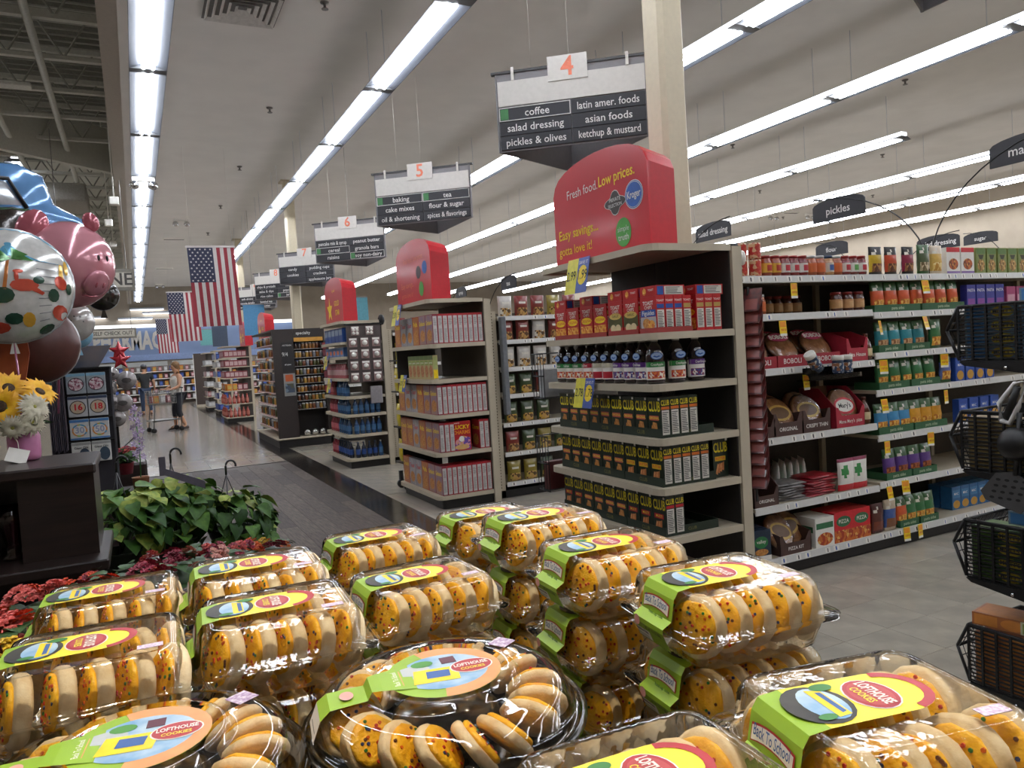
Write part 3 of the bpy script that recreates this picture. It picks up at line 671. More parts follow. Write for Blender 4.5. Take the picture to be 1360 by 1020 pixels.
# dark wheeled rack of yellow bags between the cereal and the star displays
wr = thing('wheeled_rack', None, 'dark wheeled rack of yellow bags beside the cereal display', 'rack', 'side racks', TR(2.6, 8.03, 0))
part(wr, 'panel', MB().box(0, .45, 0, .03, .2, 1.75, mat('#2a2624', .6)))
for z in (.3, .7, 1.1, 1.45): part(wr, 'shelf', MB().box(0, .45, .03, .3, z, z + .015, mat('#2a2624', .6)))
for x in (.04, .4):
    for y in (.03, .27): part(wr, 'caster', MB().lathe([(.015, -.015), (.05, -.015), (.05, .015), (.015, .015)], BLACK, 12, T=TR(x, y, .051, 90))); part(wr, 'caster_fork', MB().box(x - .02, x + .02, y - .022, y + .022, .09, .2, DKGREY))
# ================================================================ hanging signs, toppers, flags
SGREY = mat('#7d7a7c', .55, var=.03); SDARK = mat('#232328', .5, var=.04); SWHITE = mat('#cfcbc4', .55, var=.03); SCORAL = mat('#e07a5c', .5); SINK = mat('#dedcd8', .5, var=.02)
def aisle_sign(num, yoff, left, right, boxed, label):
    A = Vector((2.77, 5.55 + yoff, 0)); B = Vector((3.72, 4.80 + yoff, 0)); T = Vector((3.74, 6.0 + yoff, 0))
    z0, z1 = 3.1, 3.72
    u = (B - A).normalized(); W = (B - A).length
    TM = TR(A.x, A.y, z0, rz=math.degrees(math.atan2(u.y, u.x)))
    root = thing('aisle_sign', None, label, 'aisle sign', 'hanging aisle signs', TM)
    Hh = z1 - z0
    inv = TM.inverted()
    t = inv @ Vector((T.x, T.y, z0))
    for nm, a, b in (('front_panel', Vector((0, 0, 0)), Vector((W, 0, 0))), ('back_panel', Vector((W, 0, 0)), t), ('back_panel', t, Vector((0, 0, 0)))):
        d = (b - a).normalized(); n = Vector((-d.y, d.x, 0)) * .012
        m = MB(); m.add([tuple(q + Vector((0, 0, z))) for z in (0, Hh) for q in (a, b, b + n, a + n)], [(0, 3, 2, 1), (4, 5, 6, 7), (0, 1, 5, 4), (1, 2, 6, 5), (2, 3, 7, 6), (3, 0, 4, 7)], SGREY)
        part(root, nm, m)
    if num is None: return
    part(root, 'white_band', MB().box(.02, W - .02, -.012, -.001, Hh * .58, Hh * .9, SWHITE))
    part(root, 'top_rail', MB().box(-.03, W + .03, -.01, .03, Hh, Hh + .02, DKGREY))
    nc = part(root, 'number_card', MB().box(W * .36, W * .62, -.02, -.013, Hh * .82, Hh * 1.13, SWHITE))
    part(nc, 'lettering', MB().text(num, .21, SCORAL, FRONT(W * .49, -.022, Hh * .975), bold=.015))
    hh = .107
    for c, lst in enumerate((left, right)):
        for r_, tx in enumerate(lst):
            x0, x1 = (.02 + c * (W / 2 - .02) + .004, W / 2 + c * (W / 2 - .02) - .004)
            zt = Hh * .56 - r_ * (hh + .006)
            st = part(root, 'category_strip', MB().box(x0, x1, -.014, -.001, zt - hh, zt, SDARK))
            if not tx: continue
            part(st, 'lettering', MB().text(tx, .083, SINK, FRONT((x0 + x1) / 2 + (.02 if tx in boxed else 0), -.0165, zt - hh * .52), bold=.008, width=(x1 - x0) * .84))
            if tx in boxed:
                f = MB(); e = .006
                for (a, b, cc, d) in ((x0, x1, zt - hh, zt - hh + e), (x0, x1, zt - e, zt), (x0, x0 + e, zt - hh + e, zt - e), (x1 - e, x1, zt - hh + e, zt - e)): f.box(a, b, -.018, -.0145, cc, d, SINK)
                part(st, 'outline', f); part(st, 'green_tag', MB().box(x0 + .01, x0 + .075, -.0175, -.0145, zt - hh + .012, zt - .012, mat('#3c7a45', .5)))
    for x in (.15, W - .15):
        part(root, 'clip', MB().box(x - .012, x + .012, -.022, -.013, Hh * .9, Hh + .04, SWHITE))
    for x in (.3, W * .5): part(root, 'wire', MB().tube([(x, .006, Hh + .02), (x, .006, HCC - z0)], .0015, mat('#cfcac0', .5), 4))
aisle_sign('4', 0, ['coffee', 'salad dressing', 'pickles & olives'], ['latin amer. foods', 'asian foods', 'ketchup & mustard'], ['coffee'], 'hanging aisle sign with coral number 4 beside the cream column')
aisle_sign('5', 3.45, ['baking', 'cake mixes', 'oil & shortening'], ['tea', 'flour & sugar', 'spices & flavorings'], ['baking', 'tea'], 'hanging aisle sign with coral number 5 above the cereal display')
aisle_sign('6', 6.9, ['pancake mix & syrup', 'cereal', 'raisins'], ['peanut butter', 'granola bars', 'soy non-dairy'], ['cereal', 'soy non-dairy'], 'hanging aisle sign listing cereal and raisins, coral number 6')
aisle_sign('7', 10.35, ['candy', 'cookies', ''], ['pudding cups', 'crackers', 'applesauce jars'], [], 'hanging aisle sign listing candy and cookies, coral number 7')
aisle_sign('8', 13.8, ['chips & pretzels', 'salsa & dips', 'rice cakes'], ['nuts', 'popcorn', 'jerky'], ['jerky'], 'hanging aisle sign listing chips and salsa, coral number 8')
aisle_sign('9', 17.25, ['soft drinks', 'sports drinks', 'energy drinks'], ['powdered drinks', 'bottled tea', 'water'], ['water'], 'farthest hanging aisle sign, half hidden by the flag')
aisle_sign(None, -3.45, [], [], [], 'grey underside of the nearest hanging sign, top right corner')

# ---- red toppers on the end displays
TOPR = mat('#c2222e', .28, var=.05, scale=3, coat=.4); TOPS = mat('#b81d28', .35, var=.05)
def topper(y0, label, kind):
    w, d = 1.04, .2; hs, hp = .47, .645
    poly = [(0, 0), (w, 0), (w, hs)]
    for k in range(1, 12):
        a = math.pi * k / 12; poly.append((w / 2 + w / 2 * math.cos(a) * .98, hs + (hp - hs) * math.sin(a) ** .8))
    poly.append((0, hs))
    m = MB(); m.prism(poly, 0, .012, TOPR)
    # local x runs from far to near, front faces -y; placed with front to -x
    root = thing('shelf_topper', None, label, 'sign', 'red toppers on the end displays', fx(2.615, y0 + 1.14, 2.034))
    fr = part(root, 'front_board', m)
    s = MB(); n = len(poly)
    inner = [(w / 2 + (x - w / 2) * .97, z * .93) for x, z in poly]
    s.add([(x, .012, z) for x, z in poly] + [(x, d, z) for x, z in inner], [(k, n + k, n + (k + 1) % n, (k + 1) % n) for k in range(n)] + [tuple(reversed(range(n, 2 * n)))], TOPS)
    part(root, 'body', s)
    e = -.0025
    if kind == 'near':
        part(fr, 'lettering', MB().text('Fresh food.', .082, SINK, FRONT(.36, e, .445), bold=0, width=.36))
        part(fr, 'lettering', MB().text('Low prices.', .09, YELLOW, FRONT(.74, e, .452), bold=.012, width=.37))
        part(fr, 'lettering', MB().text('Easy savings...', .088, YELLOW, FRONT(.29, e, .20), bold=.012, width=.48))
        part(fr, 'lettering', MB().text('gotta love it!', .082, YELLOW, FRONT(.25, e, .095), bold=.002, width=.4))
        q = MB(); q.poly([(.72 + .085 * (1 + .22 * math.cos(4 * a)) * math.cos(a) * 1.1, -.30 * 0 + .30 + .062 * (1 + .22 * math.cos(4 * a)) * math.sin(a), 0) for a in [2 * math.pi * k / 28 for k in range(28)]], SINK, FRONT(0, e, 0))
        q.poly([(.72 + .08 * (1 + .22 * math.cos(4 * a)) * math.cos(a) * 1.1, .30 + .058 * (1 + .22 * math.cos(4 * a)) * math.sin(a), .0008) for a in [2 * math.pi * k / 28 for k in range(28)]], mat('#3b3230', .5), FRONT(0, e, 0))
        part(fr, 'dark_emblem', q); part(fr, 'lettering', MB().text('PRIVATE', .032, SINK, FRONT(.72, e - .0016, .318), bold=.005)); part(fr, 'lettering', MB().text('SELECTION', .028, SINK, FRONT(.72, e - .0016, .285), bold=.005))
        q = MB()
        for r_, mt_, dz in ((.088, SINK, 0), (.083, BLUE, .0006), (.078, SINK, .0012), (.075, BLUE, .0018)): q.disc(.91, .31, dz, r_, r_ * .94, mt_, 24, FRONT(0, e, 0))
        part(fr, 'blue_emblem', q); part(fr, 'lettering', MB().text('Kroger', .06, SINK, FRONT(.91, e - .003, .31), bold=.02, width=.13))
        q = MB(); q.disc(.79, .115, 0, .078, .085, mat('#4c9a3f', .45), 20, FRONT(0, e, 0)); part(fr, 'green_emblem', q)
        part(fr, 'lettering', MB().text('simple', .045, SINK, FRONT(.79, e - .001, .135), bold=0)); part(fr, 'lettering', MB().text('truth', .052, SINK, FRONT(.79, e - .001, .085), bold=.01))
    elif kind == 'mid':
        part(fr, 'lettering', MB().text('Fresh food. Low prices.', .08, SCORAL, FRONT(.55, e, .45), bold=0, width=.6)); part(fr, 'lettering', MB().text('Easy savings...', .08, SCORAL, FRONT(.35, e, .2), bold=.01, width=.4)); part(fr, 'lettering', MB().text('gotta love it!', .07, SCORAL, FRONT(.33, e, .1), bold=0, width=.36))
        q = MB(); q.disc(.7, .3, 0, .07, .065, mat('#4b3a3a', .5), 16, FRONT(0, e, 0)); part(fr, 'dark_emblem', q)
        q = MB(); q.disc(.88, .33, 0, .07, .065, BLUE, 16, FRONT(0, e, 0)); part(fr, 'blue_emblem', q)
        q = MB(); q.disc(.76, .13, 0, .065, .075, mat('#4c9a3f', .45), 16, FRONT(0, e, 0)); part(fr, 'green_emblem', q)
    else:
        q = MB(); q.poly([(.28 + (.17 if k % 2 == 0 else .07) * math.sin(2 * math.pi * k / 10), .2 + (.19 if k % 2 == 0 else .08) * math.cos(2 * math.pi * k / 10), 0) for k in range(10)][::-1], YELLOW, FRONT(0, e, 0))
        part(fr, 'gold_star', q); part(fr, 'lettering', MB().text('GOLD', .1, YELLOW, FRONT(.7, e, .27), bold=.02)); part(fr, 'lettering', MB().text('STAR', .1, YELLOW, FRONT(.72, e, .14), bold=.02)); part(fr, 'lettering', MB().text('try our', .06, YELLOW, FRONT(.55, e, .46), bold=.01))
topper(3.32, 'big glossy red arched topper above the cracker and juice display', 'near')
topper(6.77, 'red arched topper above the cereal display', 'mid')
topper(10.22, 'red arched topper with gold star above the blue bottle display', 'star')
topper(17.12, 'small far red arched topper with gold lettering behind the spice display', 'star')
topper(20.57, 'farthest red arched topper beside the flags', 'star')
# yellow and blue sale cards on the nearest display
def sale_card(y, z, a, b, label, s=1):
    root = thing('sale_card', None, label, 'price card', 'sale cards on the end displays', fx(2.503, y, z) @ TR(rx=-12, s=s))
    for k, (t1, m1, m2) in enumerate(((a, mat('#dcd23a', .35), INK), (b, mat('#3f56a0', .35), INK))):
        c = part(root, 'card', MB().box(-.125 + k * .126, -.002 + k * .126, -.003, 0, -.2, .02, m1))
        if k: q = MB(); q.disc(.062, -.09, 0, .052, .062, YELLOW, 18, FRONT(0, -.0038, 0)); part(c, 'yellow_oval', q); part(c, 'lettering', MB().text('SAVE IT', .03, SINK, FRONT(.062, -.004, -.012), bold=.005))
        part(c, 'lettering', MB().text(t1, .085, m2, FRONT(-.063 + k * .126, -.0048, -.09), bold=.005, width=.1))
sale_card(4.0, 2.02, '2.99', '1.99', 'yellow and blue sale card clipped below the big red topper')
sale_card(4.0, 1.28, '2.78', '1.78', 'yellow and blue sale card clipped below the juice shelf', .85)
sale_card(7.6, 2.02, '2.50', '1.99', 'yellow sale card clipped below the topper of cereal display')
sale_card(7.55, 1.29, '3.29', '2.99', 'pale shiny sale card clipped to the cereal display shelf', .8)
sale_card(11.0, 1.55, '2.99', '1.99', 'yellow sale card on the blue bottle display, upper shelf', .9)
sale_card(10.9, 1.22, '0.99', '0.88', 'yellow sale card on the blue bottle display, lower shelf', .9)

# ---- wire arch signs
def arch(x, yb, ys, zs, w, h, text, label, zb=1.9, face=-1):
    root = thing('arch_sign', None, label, 'aisle marker', 'black arch signs over the shelves')
    pts = []; r_ = abs(ys - yb) * 1.45; sg = 1 if ys > yb else -1
    top = zs + h * .5
    for k in range(13):
        a = math.pi * .5 * k / 12
        pts.append((x, yb + sg * (abs(ys - yb) + w * .5) * (1 - math.cos(a)), zb + (top - zb + .01) * math.sin(a) - (.0 if k < 10 else 0)))
    part(root, 'wire', MB().tube(pts, .006, BLACK, 5))
    poly = [(-w / 2, 0), (w / 2, 0), (w / 2, h * .7)] + [(w / 2 * math.cos(math.pi * k / 8), h * .7 + h * .3 * math.sin(math.pi * k / 8)) for k in range(1, 8)] + [(-w / 2, h * .7)]
    bd = part(root, 'board', MB().prism(poly, 0, .01, SDARK), fx(x, ys, zs - h / 2))
    part(bd, 'lettering', MB().text(text, h * .48, SINK, FRONT(0, -.002, h * .42), bold=.01, width=w * .84))
arch(5.75, 3.93, 4.78, 2.60, .56, .2, 'pickles', 'black arch sign reading pickles above the pasta shelves')
arch(5.75, 3.93, 3.12, 2.72, .62, .2, 'macaroni', 'black arch sign reading macaroni at the right edge')
arch(6.0, 7.4, 6.7, 2.72, .58, .2, 'salad dressing', 'black arch sign reading salad dressing beside the cream column')
arch(10.0, 7.4, 6.7, 2.63, .62, .2, 'salad dressing', 'black arch sign reading salad dressing above the red box lids')
arch(9.0, 7.2, 7.62, 2.67, .55, .2, 'flour', 'black arch sign reading flour, low above the jars')
arch(13.0, 7.4, 7.95, 2.93, .58, .2, 'sugar', 'black arch sign reading sugar above the green boxes')
p = ray_pt(675, 375, 1, 10.0); arch(p.x, 10.8, 10.0, p.z, .5, .2, 'tea', 'small black arch sign beside the cereal display post')
p = ray_pt(612, 388, 1, 13.4); arch(p.x, 14.2, 13.4, p.z, .5, .2, 'syrup', 'tiny far black arch sign behind the cereal topper')

# ---- flags
FRED = mat('#8f2d38', .7, var=.05, scale=20); FWHT = mat('#c9c3bf', .7, var=.03, scale=20); FBLU = mat('#2c3048', .7, var=.05, scale=20)
def flag(px, py, depth_y, w, h, label):
    p = ray_pt(px, py, 1, depth_y)
    root = thing('flag', None, label, 'flag', 'hanging striped flags', TR(p.x, p.y, p.z - h, rz=-4))
    def wave(x, z): return .02 * math.sin(x * 9 + z * 2) * (1 - z / h * .7)
    sw = w / 13
    for k in range(13):
        m = MB(); z1 = h * .56 if k < 7 else h
        nz = 6
        vs = [(k * sw + sw * i - .0 + .06 * w * (1 - z1 * j / nz / h), wave(k * sw + sw * i, z1 * j / nz), z1 * j / nz) for j in range(nz + 1) for i in (0, 1)]
        m.add(vs, [(2 * j, 2 * j + 1, 2 * j + 3, 2 * j + 2) for j in range(nz)], (FRED, FWHT)[k % 2], True)
        part(root, 'stripe', m)
    m = MB(); n = 7
    m.add([(sw * 7 * i / n + .06 * w * (1 - z / h), wave(sw * 7 * i / n, z), z) for z in (h * .56, h * .78, h) for i in range(n + 1)], [(j * (n + 1) + i, j * (n + 1) + i + 1, (j + 1) * (n + 1) + i + 1, (j + 1) * (n + 1) + i) for j in range(2) for i in range(n)], FBLU, True)
    cn = part(root, 'canton', m)
    st = MB()
    for r_ in range(11):
        for c in range(5 if r_ % 2 == 0 else 4):
            x = sw * 7 * ((c + .5) / 5 if r_ % 2 == 0 else (c + 1) / 5); z = h * (.56 + .44 * (r_ + .6) / 11.2)
            xx = x + .06 * w * (1 - z / h)
            st.poly([(xx + (.021 if q % 2 == 0 else .009) * w / .8 * math.sin(math.pi * q / 5), wave(x, z) - .004, z + (.021 if q % 2 == 0 else .009) * w / .8 * math.cos(math.pi * q / 5)) for q in range(10)], FWHT)
    part(cn, 'stars', st, kind='stuff')
    part(root, 'header_rod', MB().box(-.02, w + .02, -.012, .012, h, h + .03, FWHT))
    for x in (.05, w - .05): part(root, 'string', MB().tube([(x, 0, h + .03), (x, 0, HCC - (p.z - h))], .0015, mat('#b9b4ac', .5), 4))
flag(248, 329, 14.1, .76, 1.36, 'nearest and largest striped flag hanging over the main aisle')
flag(221, 389, 23.0, .78, 1.36, 'second striped flag hanging behind the largest one')
flag(206, 424, 33.0, .74, 1.36, 'smallest farthest striped flag hanging by the pharmacy sign')

# ---- checkout signs and the pharmacy front
def plank_sign(px, py, y, w, h, text, label, fs=.62, tx=.5):
    p = ray_pt(px, py, 1, y)
    root = thing('hanging_sign', None, label, 'sign', None, TR(p.x - w / 2, p.y, p.z - h / 2))
    part(root, 'frame', MB().box(0, w, 0, .05, 0, h, mat('#7f7a70', .6)))
    b = part(root, 'board', MB().box(w * .04, w * .96, -.012, -.001, h * .16, h * .84, mat('#c4bfb2', .6)))
    part(b, 'lettering', MB().text(text, h * fs * .8, mat('#4b4844', .6), FRONT(w * tx, -.0135, h / 2), bold=.015, width=w * .84))
    for x in (.1 * w, .9 * w): part(root, 'wire', MB().tube([(x, .02, h), (x, .02, HCC - p.z + h / 2)], .006, GREY, 4))
plank_sign(126, 372, 13.5, 1.12, .34, 'LANE', 'framed pale sign ending in ANE, half hidden by the pig balloon', 1.0, .68)
plank_sign(150, 443, 20.3, 1.0, .24, 'SELF CHECK OUT', 'small framed sign reading self check out')
PB = mat('#7f93b8', .6, var=.03, scale=2)
pw = thing('pharmacy_front', None, 'blue pharmacy sign wall with large white letters at the far end', 'sign')
part(pw, 'blue_band', MB().box(-2.5, 7.5, 38.9, 39.0, 2.3, 3.55, PB))
part(pw, 'light_cove', MB().box(-2.5, 7.5, 38.7, 38.9, 3.55, 3.7, mat('#f0f2f5', .5, var=0, emit=1.5)))
part(pw, 'lettering', MB().text('PHARMACY', 1.15, SWHITE, FRONT(ray_pt(176, 454, 1, 38.88).x, 38.88, ray_pt(176, 454, 1, 38.88).z), bold=.04, width=3.25))
part(pw, 'lower_band', MB().box(-2.5, 7.5, 38.85, 39.0, 2.02, 2.3, mat('#8ea3cc', .6)))
part(pw, 'counter_wall', MB().box(-2.5, 7.5, 38.95, 39.05, 0, 2.02, mat('#8f8578', .6)))
for i in range(5): part(pw, 'counter_window', MB().box(-2.2 + i * 1.9, -.5 + i * 1.9, 38.88, 38.94, 1.35, 1.95, mat('#c9cbc8', .3, var=.1, scale=2)))
# ================================================================ goods on the long shelf runs (front faces -y)
YG = 3.44
def put(p, px, py, z, label, cat, group=None, y=YG, rz=0, dy=0):
    return place(p, TR(gx(px, py, y), y + dy, z + .001, rz=rz), label, cat, group)
def span(protos, xa, xb, z, desc, where, cat, group, y=YG, jit=.0, rz=0):
    n = len(protos)
    for i, p in enumerate(protos):
        x = xa + (xb - xa) * (i + .5) / n
        place(p, TR(x, y + random.uniform(0, jit), z + .001, rz=rz + random.uniform(-3, 3) * (jit > 0)), nth(i, n, desc[i] if isinstance(desc, list) else desc, where), cat, group)
# jars
GLS = mat('#5a1c14', .12, coat=.5)
def sauce(lab, body='#7a2418', lid='#8a1d1a', spot=None):
    return pjar('sauce_jar', [(.034, 0), (.04, .006), (.04, .085), (.034, .1), (.031, .112)], mat(body, .12, coat=.5, scale=40, var=.2), [(.033, .108), (.033, .124), (.03, .126)], mat(lid, .35, metal=.2), (.02, .078, .0405), mat(lab, .5, var=.05), 12,
                [('arc', -28, 28, .03, .066, mat(spot, .5))] if spot else ())
JY = sauce('#d8a63a', '#8f3a1c', spot='#b03020'); JRW = sauce('#e2ddd4', '#7a1c18', spot='#b02030'); JO = sauce('#c9622c', '#a0502a', '#b0b0ae'); JC = sauce('#dcd4c4', '#b98a5a', '#20304a', '#30508c'); JG = sauce('#e4e0d6', '#6a2018', '#8a1d1a', '#5a9a4c'); JB = sauce('#b98a5a', '#4a2016', '#7a1d1a', '#c9a070')
CANR = pjar('food_can', [(.036, 0), (.038, .002), (.038, .098), (.036, .1)], mat('#a83428', .35, kind='voronoi', scale=60, ramp=('#b03028', '#c86a3a', '#d8c8a8', '#8a2420')), None, None, (.008, .092, .0385), mat('#b0382c', .4, kind='voronoi', scale=55, ramp=('#b02a26', '#d8b48a', '#c25a34', '#8a1f1f')), 12)
zt = 1.858
for k, lab in enumerate(('lower can of the left red stack on top shelf', 'upper can of the left red stack on top shelf')):
    place(CANR, TR(3.345, 3.5, zt + k * .102), lab, 'can', 'red cans on the top shelf')
for k, lab in enumerate(('lower can of the right red stack on top shelf', 'upper can of the right red stack on top shelf')):
    place(CANR, TR(3.43, 3.47, zt + k * .102), lab, 'can', 'red cans on the top shelf')
seq = [JY, JY, JRW, JRW, JRW, JO, JO, JC, JO, JRW, JG, JRW]
dsc = {JY: 'yellow label sauce jar', JRW: 'white label red sauce jar', JO: 'orange sauce jar', JC: 'pale cream jar', JG: 'green label sauce jar', JB: 'brown label sauce jar'}
span(seq, 3.48, 4.41, zt, [dsc[j] for j in seq], 'on top shelf of pasta run', 'jar', 'jars on the top shelf', y=3.475)
# pouches
KG = mat('#2d5a2a', .35, var=.15, scale=25, coat=.3); KW = mat('#d9d4c6', .4)
PAST = mat('#d9a03a', .4, kind='voronoi', scale=60, ramp=('#d99a30', '#b8691c', '#ecc060', '#8a4a1a'))
def pouch(band, pic=PAST, top=KG, w=.132, h=.205, name='food_pouch', d=.05):
    bm_ = mat(band, .35, coat=.3, var=.08)
    def pick(u, v):
        if v > .72: return KW if (.12 < u < .55 and .74 < v - u * .12 + .03 < .84) else top
        if v > .42: return bm_
        if v < .06: return top
        return pic if .1 < u < .9 else bm_
    return pbag(name, w, d, h, pick)
PO = pouch('#d0562a'); PT_ = pouch('#2a8a96', mat('#b07a4a', .4, kind='voronoi', scale=60, ramp=('#b88a5a', '#8a5a34', '#d0a878', '#6a4428'))); PGN = pouch('#2a6a3a'); PBL = pouch('#3f8fc0'); PYL = pouch('#d89a2a'); PPU = pouch('#5a3a86', mat('#8a3a22', .4, kind='voronoi', scale=60, ramp=('#9a4a24', '#6a2c1a', '#b86a34', '#7a3a20')))
PBK = lambda c: pouch(c, mat('#7a4a2a', .4, kind='voronoi', scale=50, ramp=('#8a5a34', '#5a3020', '#b0804a', '#3a2418')), mat('#1c1a1a', .35), .13, .19)
PK = [PBK('#c9a82a'), PBK('#c24a2a'), PBK('#8a2440')]; PNO = pouch('#d8b05a', mat('#d8a84a', .3, kind='voronoi', scale=40, ramp=('#e8c878', '#c8903a', '#f0dca0', '#b07a2c')), mat('#d8c8b0', .35), .135, .2)
BOWL = pbox('dinner_box', .15, .06, .185, PAPER, F=[('r', 0, .82, 1, 1, RED), ('r', 0, 0, 1, .08, mat('#8a6aa8', .4)), ('e', .5, .36, .36, .22, mat('#a8502a', .4, kind='voronoi', scale=60, ramp=('#b85a2a', '#7a3a20', '#d89a4a', '#8a2a1a')))], TOP=[('r', 0, 0, 1, 1, RED)])
GBX = pbox('noodle_box', .11, .05, .185, mat('#7f8a4a', .4), F=[('r', .05, .75, .95, .97, mat('#5a7a3a', .4)), ('p', [(.2, .72), (.8, .72), (.65, .55), (.35, .55)], mat('#3a3a28', .5)), ('e', .5, .3, .4, .24, mat('#a87a3a', .4, kind='voronoi', scale=60, ramp=('#b88a4a', '#7a5a2a', '#d8b878', '#8a4a2a')))])
span(PK, 4.45, 4.92, zt, ['black and yellow food pouch', 'black and orange food pouch', 'black and crimson food pouch'], 'on top shelf of pasta run', 'pouch', 'pouches on the top shelf', jit=.02)
span([pouch('#4a5a3a', mat('#8a7a5a', .3, kind='voronoi', scale=50, ramp=('#b0a080', '#6a5a3a', '#d8c8a8', '#5a4a3a'))), PNO], 4.93, 5.21, zt, ['green and clear pasta bag', 'golden noodle bag with clear front'], 'on top shelf of pasta run', 'bag', 'bags on the top shelf')
span([BOWL, BOWL], 5.22, 5.55, zt, 'white bowl dinner box with red lid band', 'on top shelf', 'box', 'white boxes on the top shelf')
span([GBX] * 8, 5.56, 6.6, zt, 'green noodle box', 'on top shelf of pasta run', 'box', 'green boxes on the top shelf')
# second shelf, left: jars
z2 = 1.622
span([JO, JO], 3.36, 3.52, z2, 'orange sauce jar', 'at dark left end of second shelf', 'jar', 'jars on the second shelf', y=3.5)
span([JB] * 5, 3.62, 4.05, z2, 'dark jar', 'set back on second shelf', 'jar', 'dark jars on the second shelf', y=3.7)
span([JB] * 3, 4.07, 4.38, z2, 'brown label sauce jar', 'at right end of second shelf', 'jar', 'jars on the second shelf', y=3.47)
# pouch rows on the right section in green trays
TGR = mat('#2c5a38', .5)
def pouch_row(kinds, xa, xb, lipz, desc, where, trays=2):
    n = len(kinds); z = lipz + .044
    w = (xb - xa) / trays
    for t in range(trays):
        place(tray('pouch_tray', w - .02, .2, .05, TGR, 'pasta sides', mat('#b8c8a8', .5)), TR(xa + w * (t + .5), YG - .002, z), nth(t, trays, 'green cardboard tray', 'holding ' + desc + ' ' + where), 'tray', 'green pouch trays')
    for i, p in enumerate(kinds):
        x = xa + .02 + (xb - xa - .04) * (i + .5) / n
        for d_, dy in (('front', .006),):
            place(p, TR(x, YG + dy, z + .004, rz=random.uniform(-4, 4)) @ TR(rx=-4), nth(i, n, desc, where), 'pouch', 'pasta side pouches')
pouch_row([PO] * 7, 4.44, 5.42, 1.56, 'orange band pasta pouch', 'on uppermost right shelf')
pouch_row([PT_] * 4, 4.47, 5.02, 1.288, 'teal band pasta pouch', 'on second right shelf')
place(PGN, TR(5.1, YG, 1.333), 'plain green pasta pouch beside the teal ones', 'pouch', 'pasta side pouches')
pouch_row([PGN] * 5, 4.46, 5.12, 1.037, 'dark green pasta pouch', 'on third right shelf')
place(pouch('#5a6aa8'), TR(5.2, YG, 1.083), 'pale blue pasta pouch beside the dark green ones', 'pouch', 'pasta side pouches')
pouch_row([PBL, PBL, PBL, PYL, PYL, PYL], 4.44, 5.18, .733, 'blue or yellow pasta pouch', 'on fourth right shelf')
pouch_row([PPU] * 4, 4.5, 5.05, .415, 'purple band pasta pouch', 'on fifth right shelf')
pouch_row([PO, PGN, PGN, PGN], 4.62, 5.05, .07, 'green topped pasta pouch', 'on bottom right shelf')
# blue boxes further right
BB = pbox('pasta_box', .1, .05, .17, mat('#2f4f9c', .35), F=[('r', .1, .5, .9, .8, mat('#4060b0', .4)), ('t', .5, .68, .025, 'MAC', PAPER), ('e', .5, .25, .38, .2, mat('#c9963a', .4))], TOP=[('r', .1, .1, .9, .9, mat('#4a6ab8', .4))])
BPU = pbox('pasta_box', .1, .05, .17, mat('#3b3f8f', .35), F=[('t', .5, .75, .03, 'PASTA', PAPER), ('r', .1, .1, .9, .4, mat('#8a4a9a', .4))])
span([BPU] * 4, 5.44, 5.9, 1.604, 'indigo pasta box', 'on uppermost right shelf', 'box', 'indigo boxes'); span([pbox('pasta_box', .11, .05, .15, mat('#a0406a', .4), F=[('r', .1, .2, .9, .6, mat('#d0a0b0', .4))])] * 3, 5.92, 6.3, 1.604, 'magenta pasta box', 'on uppermost right shelf', 'box', 'magenta boxes')
span([BB] * 4, 5.28, 5.75, 1.08, 'blue pasta box', 'on third right shelf behind rack', 'box', 'blue boxes'); span([BB] * 4, 5.3, 5.8, .777, 'blue pasta box', 'on fourth right shelf behind rack', 'box', 'blue boxes')
BB2 = pbox('pasta_box', .1, .09, .17, mat('#2f6a9f', .35), F=[('r', .1, .5, .9, .85, mat('#4a86b8', .4)), ('t', .5, .68, .025, 'MAC', PAPER), ('e', .5, .22, .4, .18, mat('#c9963a', .4))], TOP=[('r', .05, .05, .95, .95, mat('#3f7fb4', .4))])
for r_ in range(2):
    for c in range(5): place(BB2, TR(5.40 + .105 * c, YG + .1 + .1 * r_, .115), nth(c, 5, 'blue macaroni box', 'in ' + ('front' if r_ == 0 else 'rear') + ' row of bottom shelf stack'), 'box', 'blue boxes on the bottom shelf')
# third shelf left: pizza crust bags in red trays
CRUST = mat('#b98a5a', .5, scale=25, h2='#8f6238', bump=.2); PNK = mat('#b03a5a', .4); FILM = clear_plastic('crust_film', '#f2e8e0', .9, .15, 1.5, .05, .6)
def crust_bag(w=.26, name='pizza_crust_bag', logo='BOBOLI', lean=35):
    c = MB(); c.lathe([(w * .40, 0), (w * .44, .01), (w * .43, .02), (w * .38, .026)], CRUST, 20)
    f = MB(); f.lathe([(w * .1, -.004), (w * .46, .0), (w * .49, .012), (w * .44, .028), (w * .2, .034)], FILM, 20)
    b = MB(); b.disc(0, w * .26, .036, w * .34, w * .13, PNK, 18); b.text(logo, w * .17, PAPER, TR(0, w * .26, .0368), bold=.03, width=w * .6)
    return P(name, None, [P('crust', c), P('film', f), P('logo', b)])
CB = crust_bag(); z3 = 1.2885
RTM = mat('#9c2430', .5)
for i, x in enumerate((3.42, 3.68, 3.98)):
    place(tray('crust_tray', .25, .3, .075, RTM, 'BOBOLI', PAPER), TR(x, YG, z3), nth(i, 3, 'red crust tray', 'under the pizza crust bags'), 'tray', 'red crust trays')
    for j in range(2):
        place(CB, TR(x, YG + .1 + .09 * j, z3 + .115 + .02 * j, rx=52 - 6 * j), f'{("front", "rear")[j]} round pizza crust bag in the {("left", "middle", "right")[i]} red tray', 'bag', 'pizza crust bags')
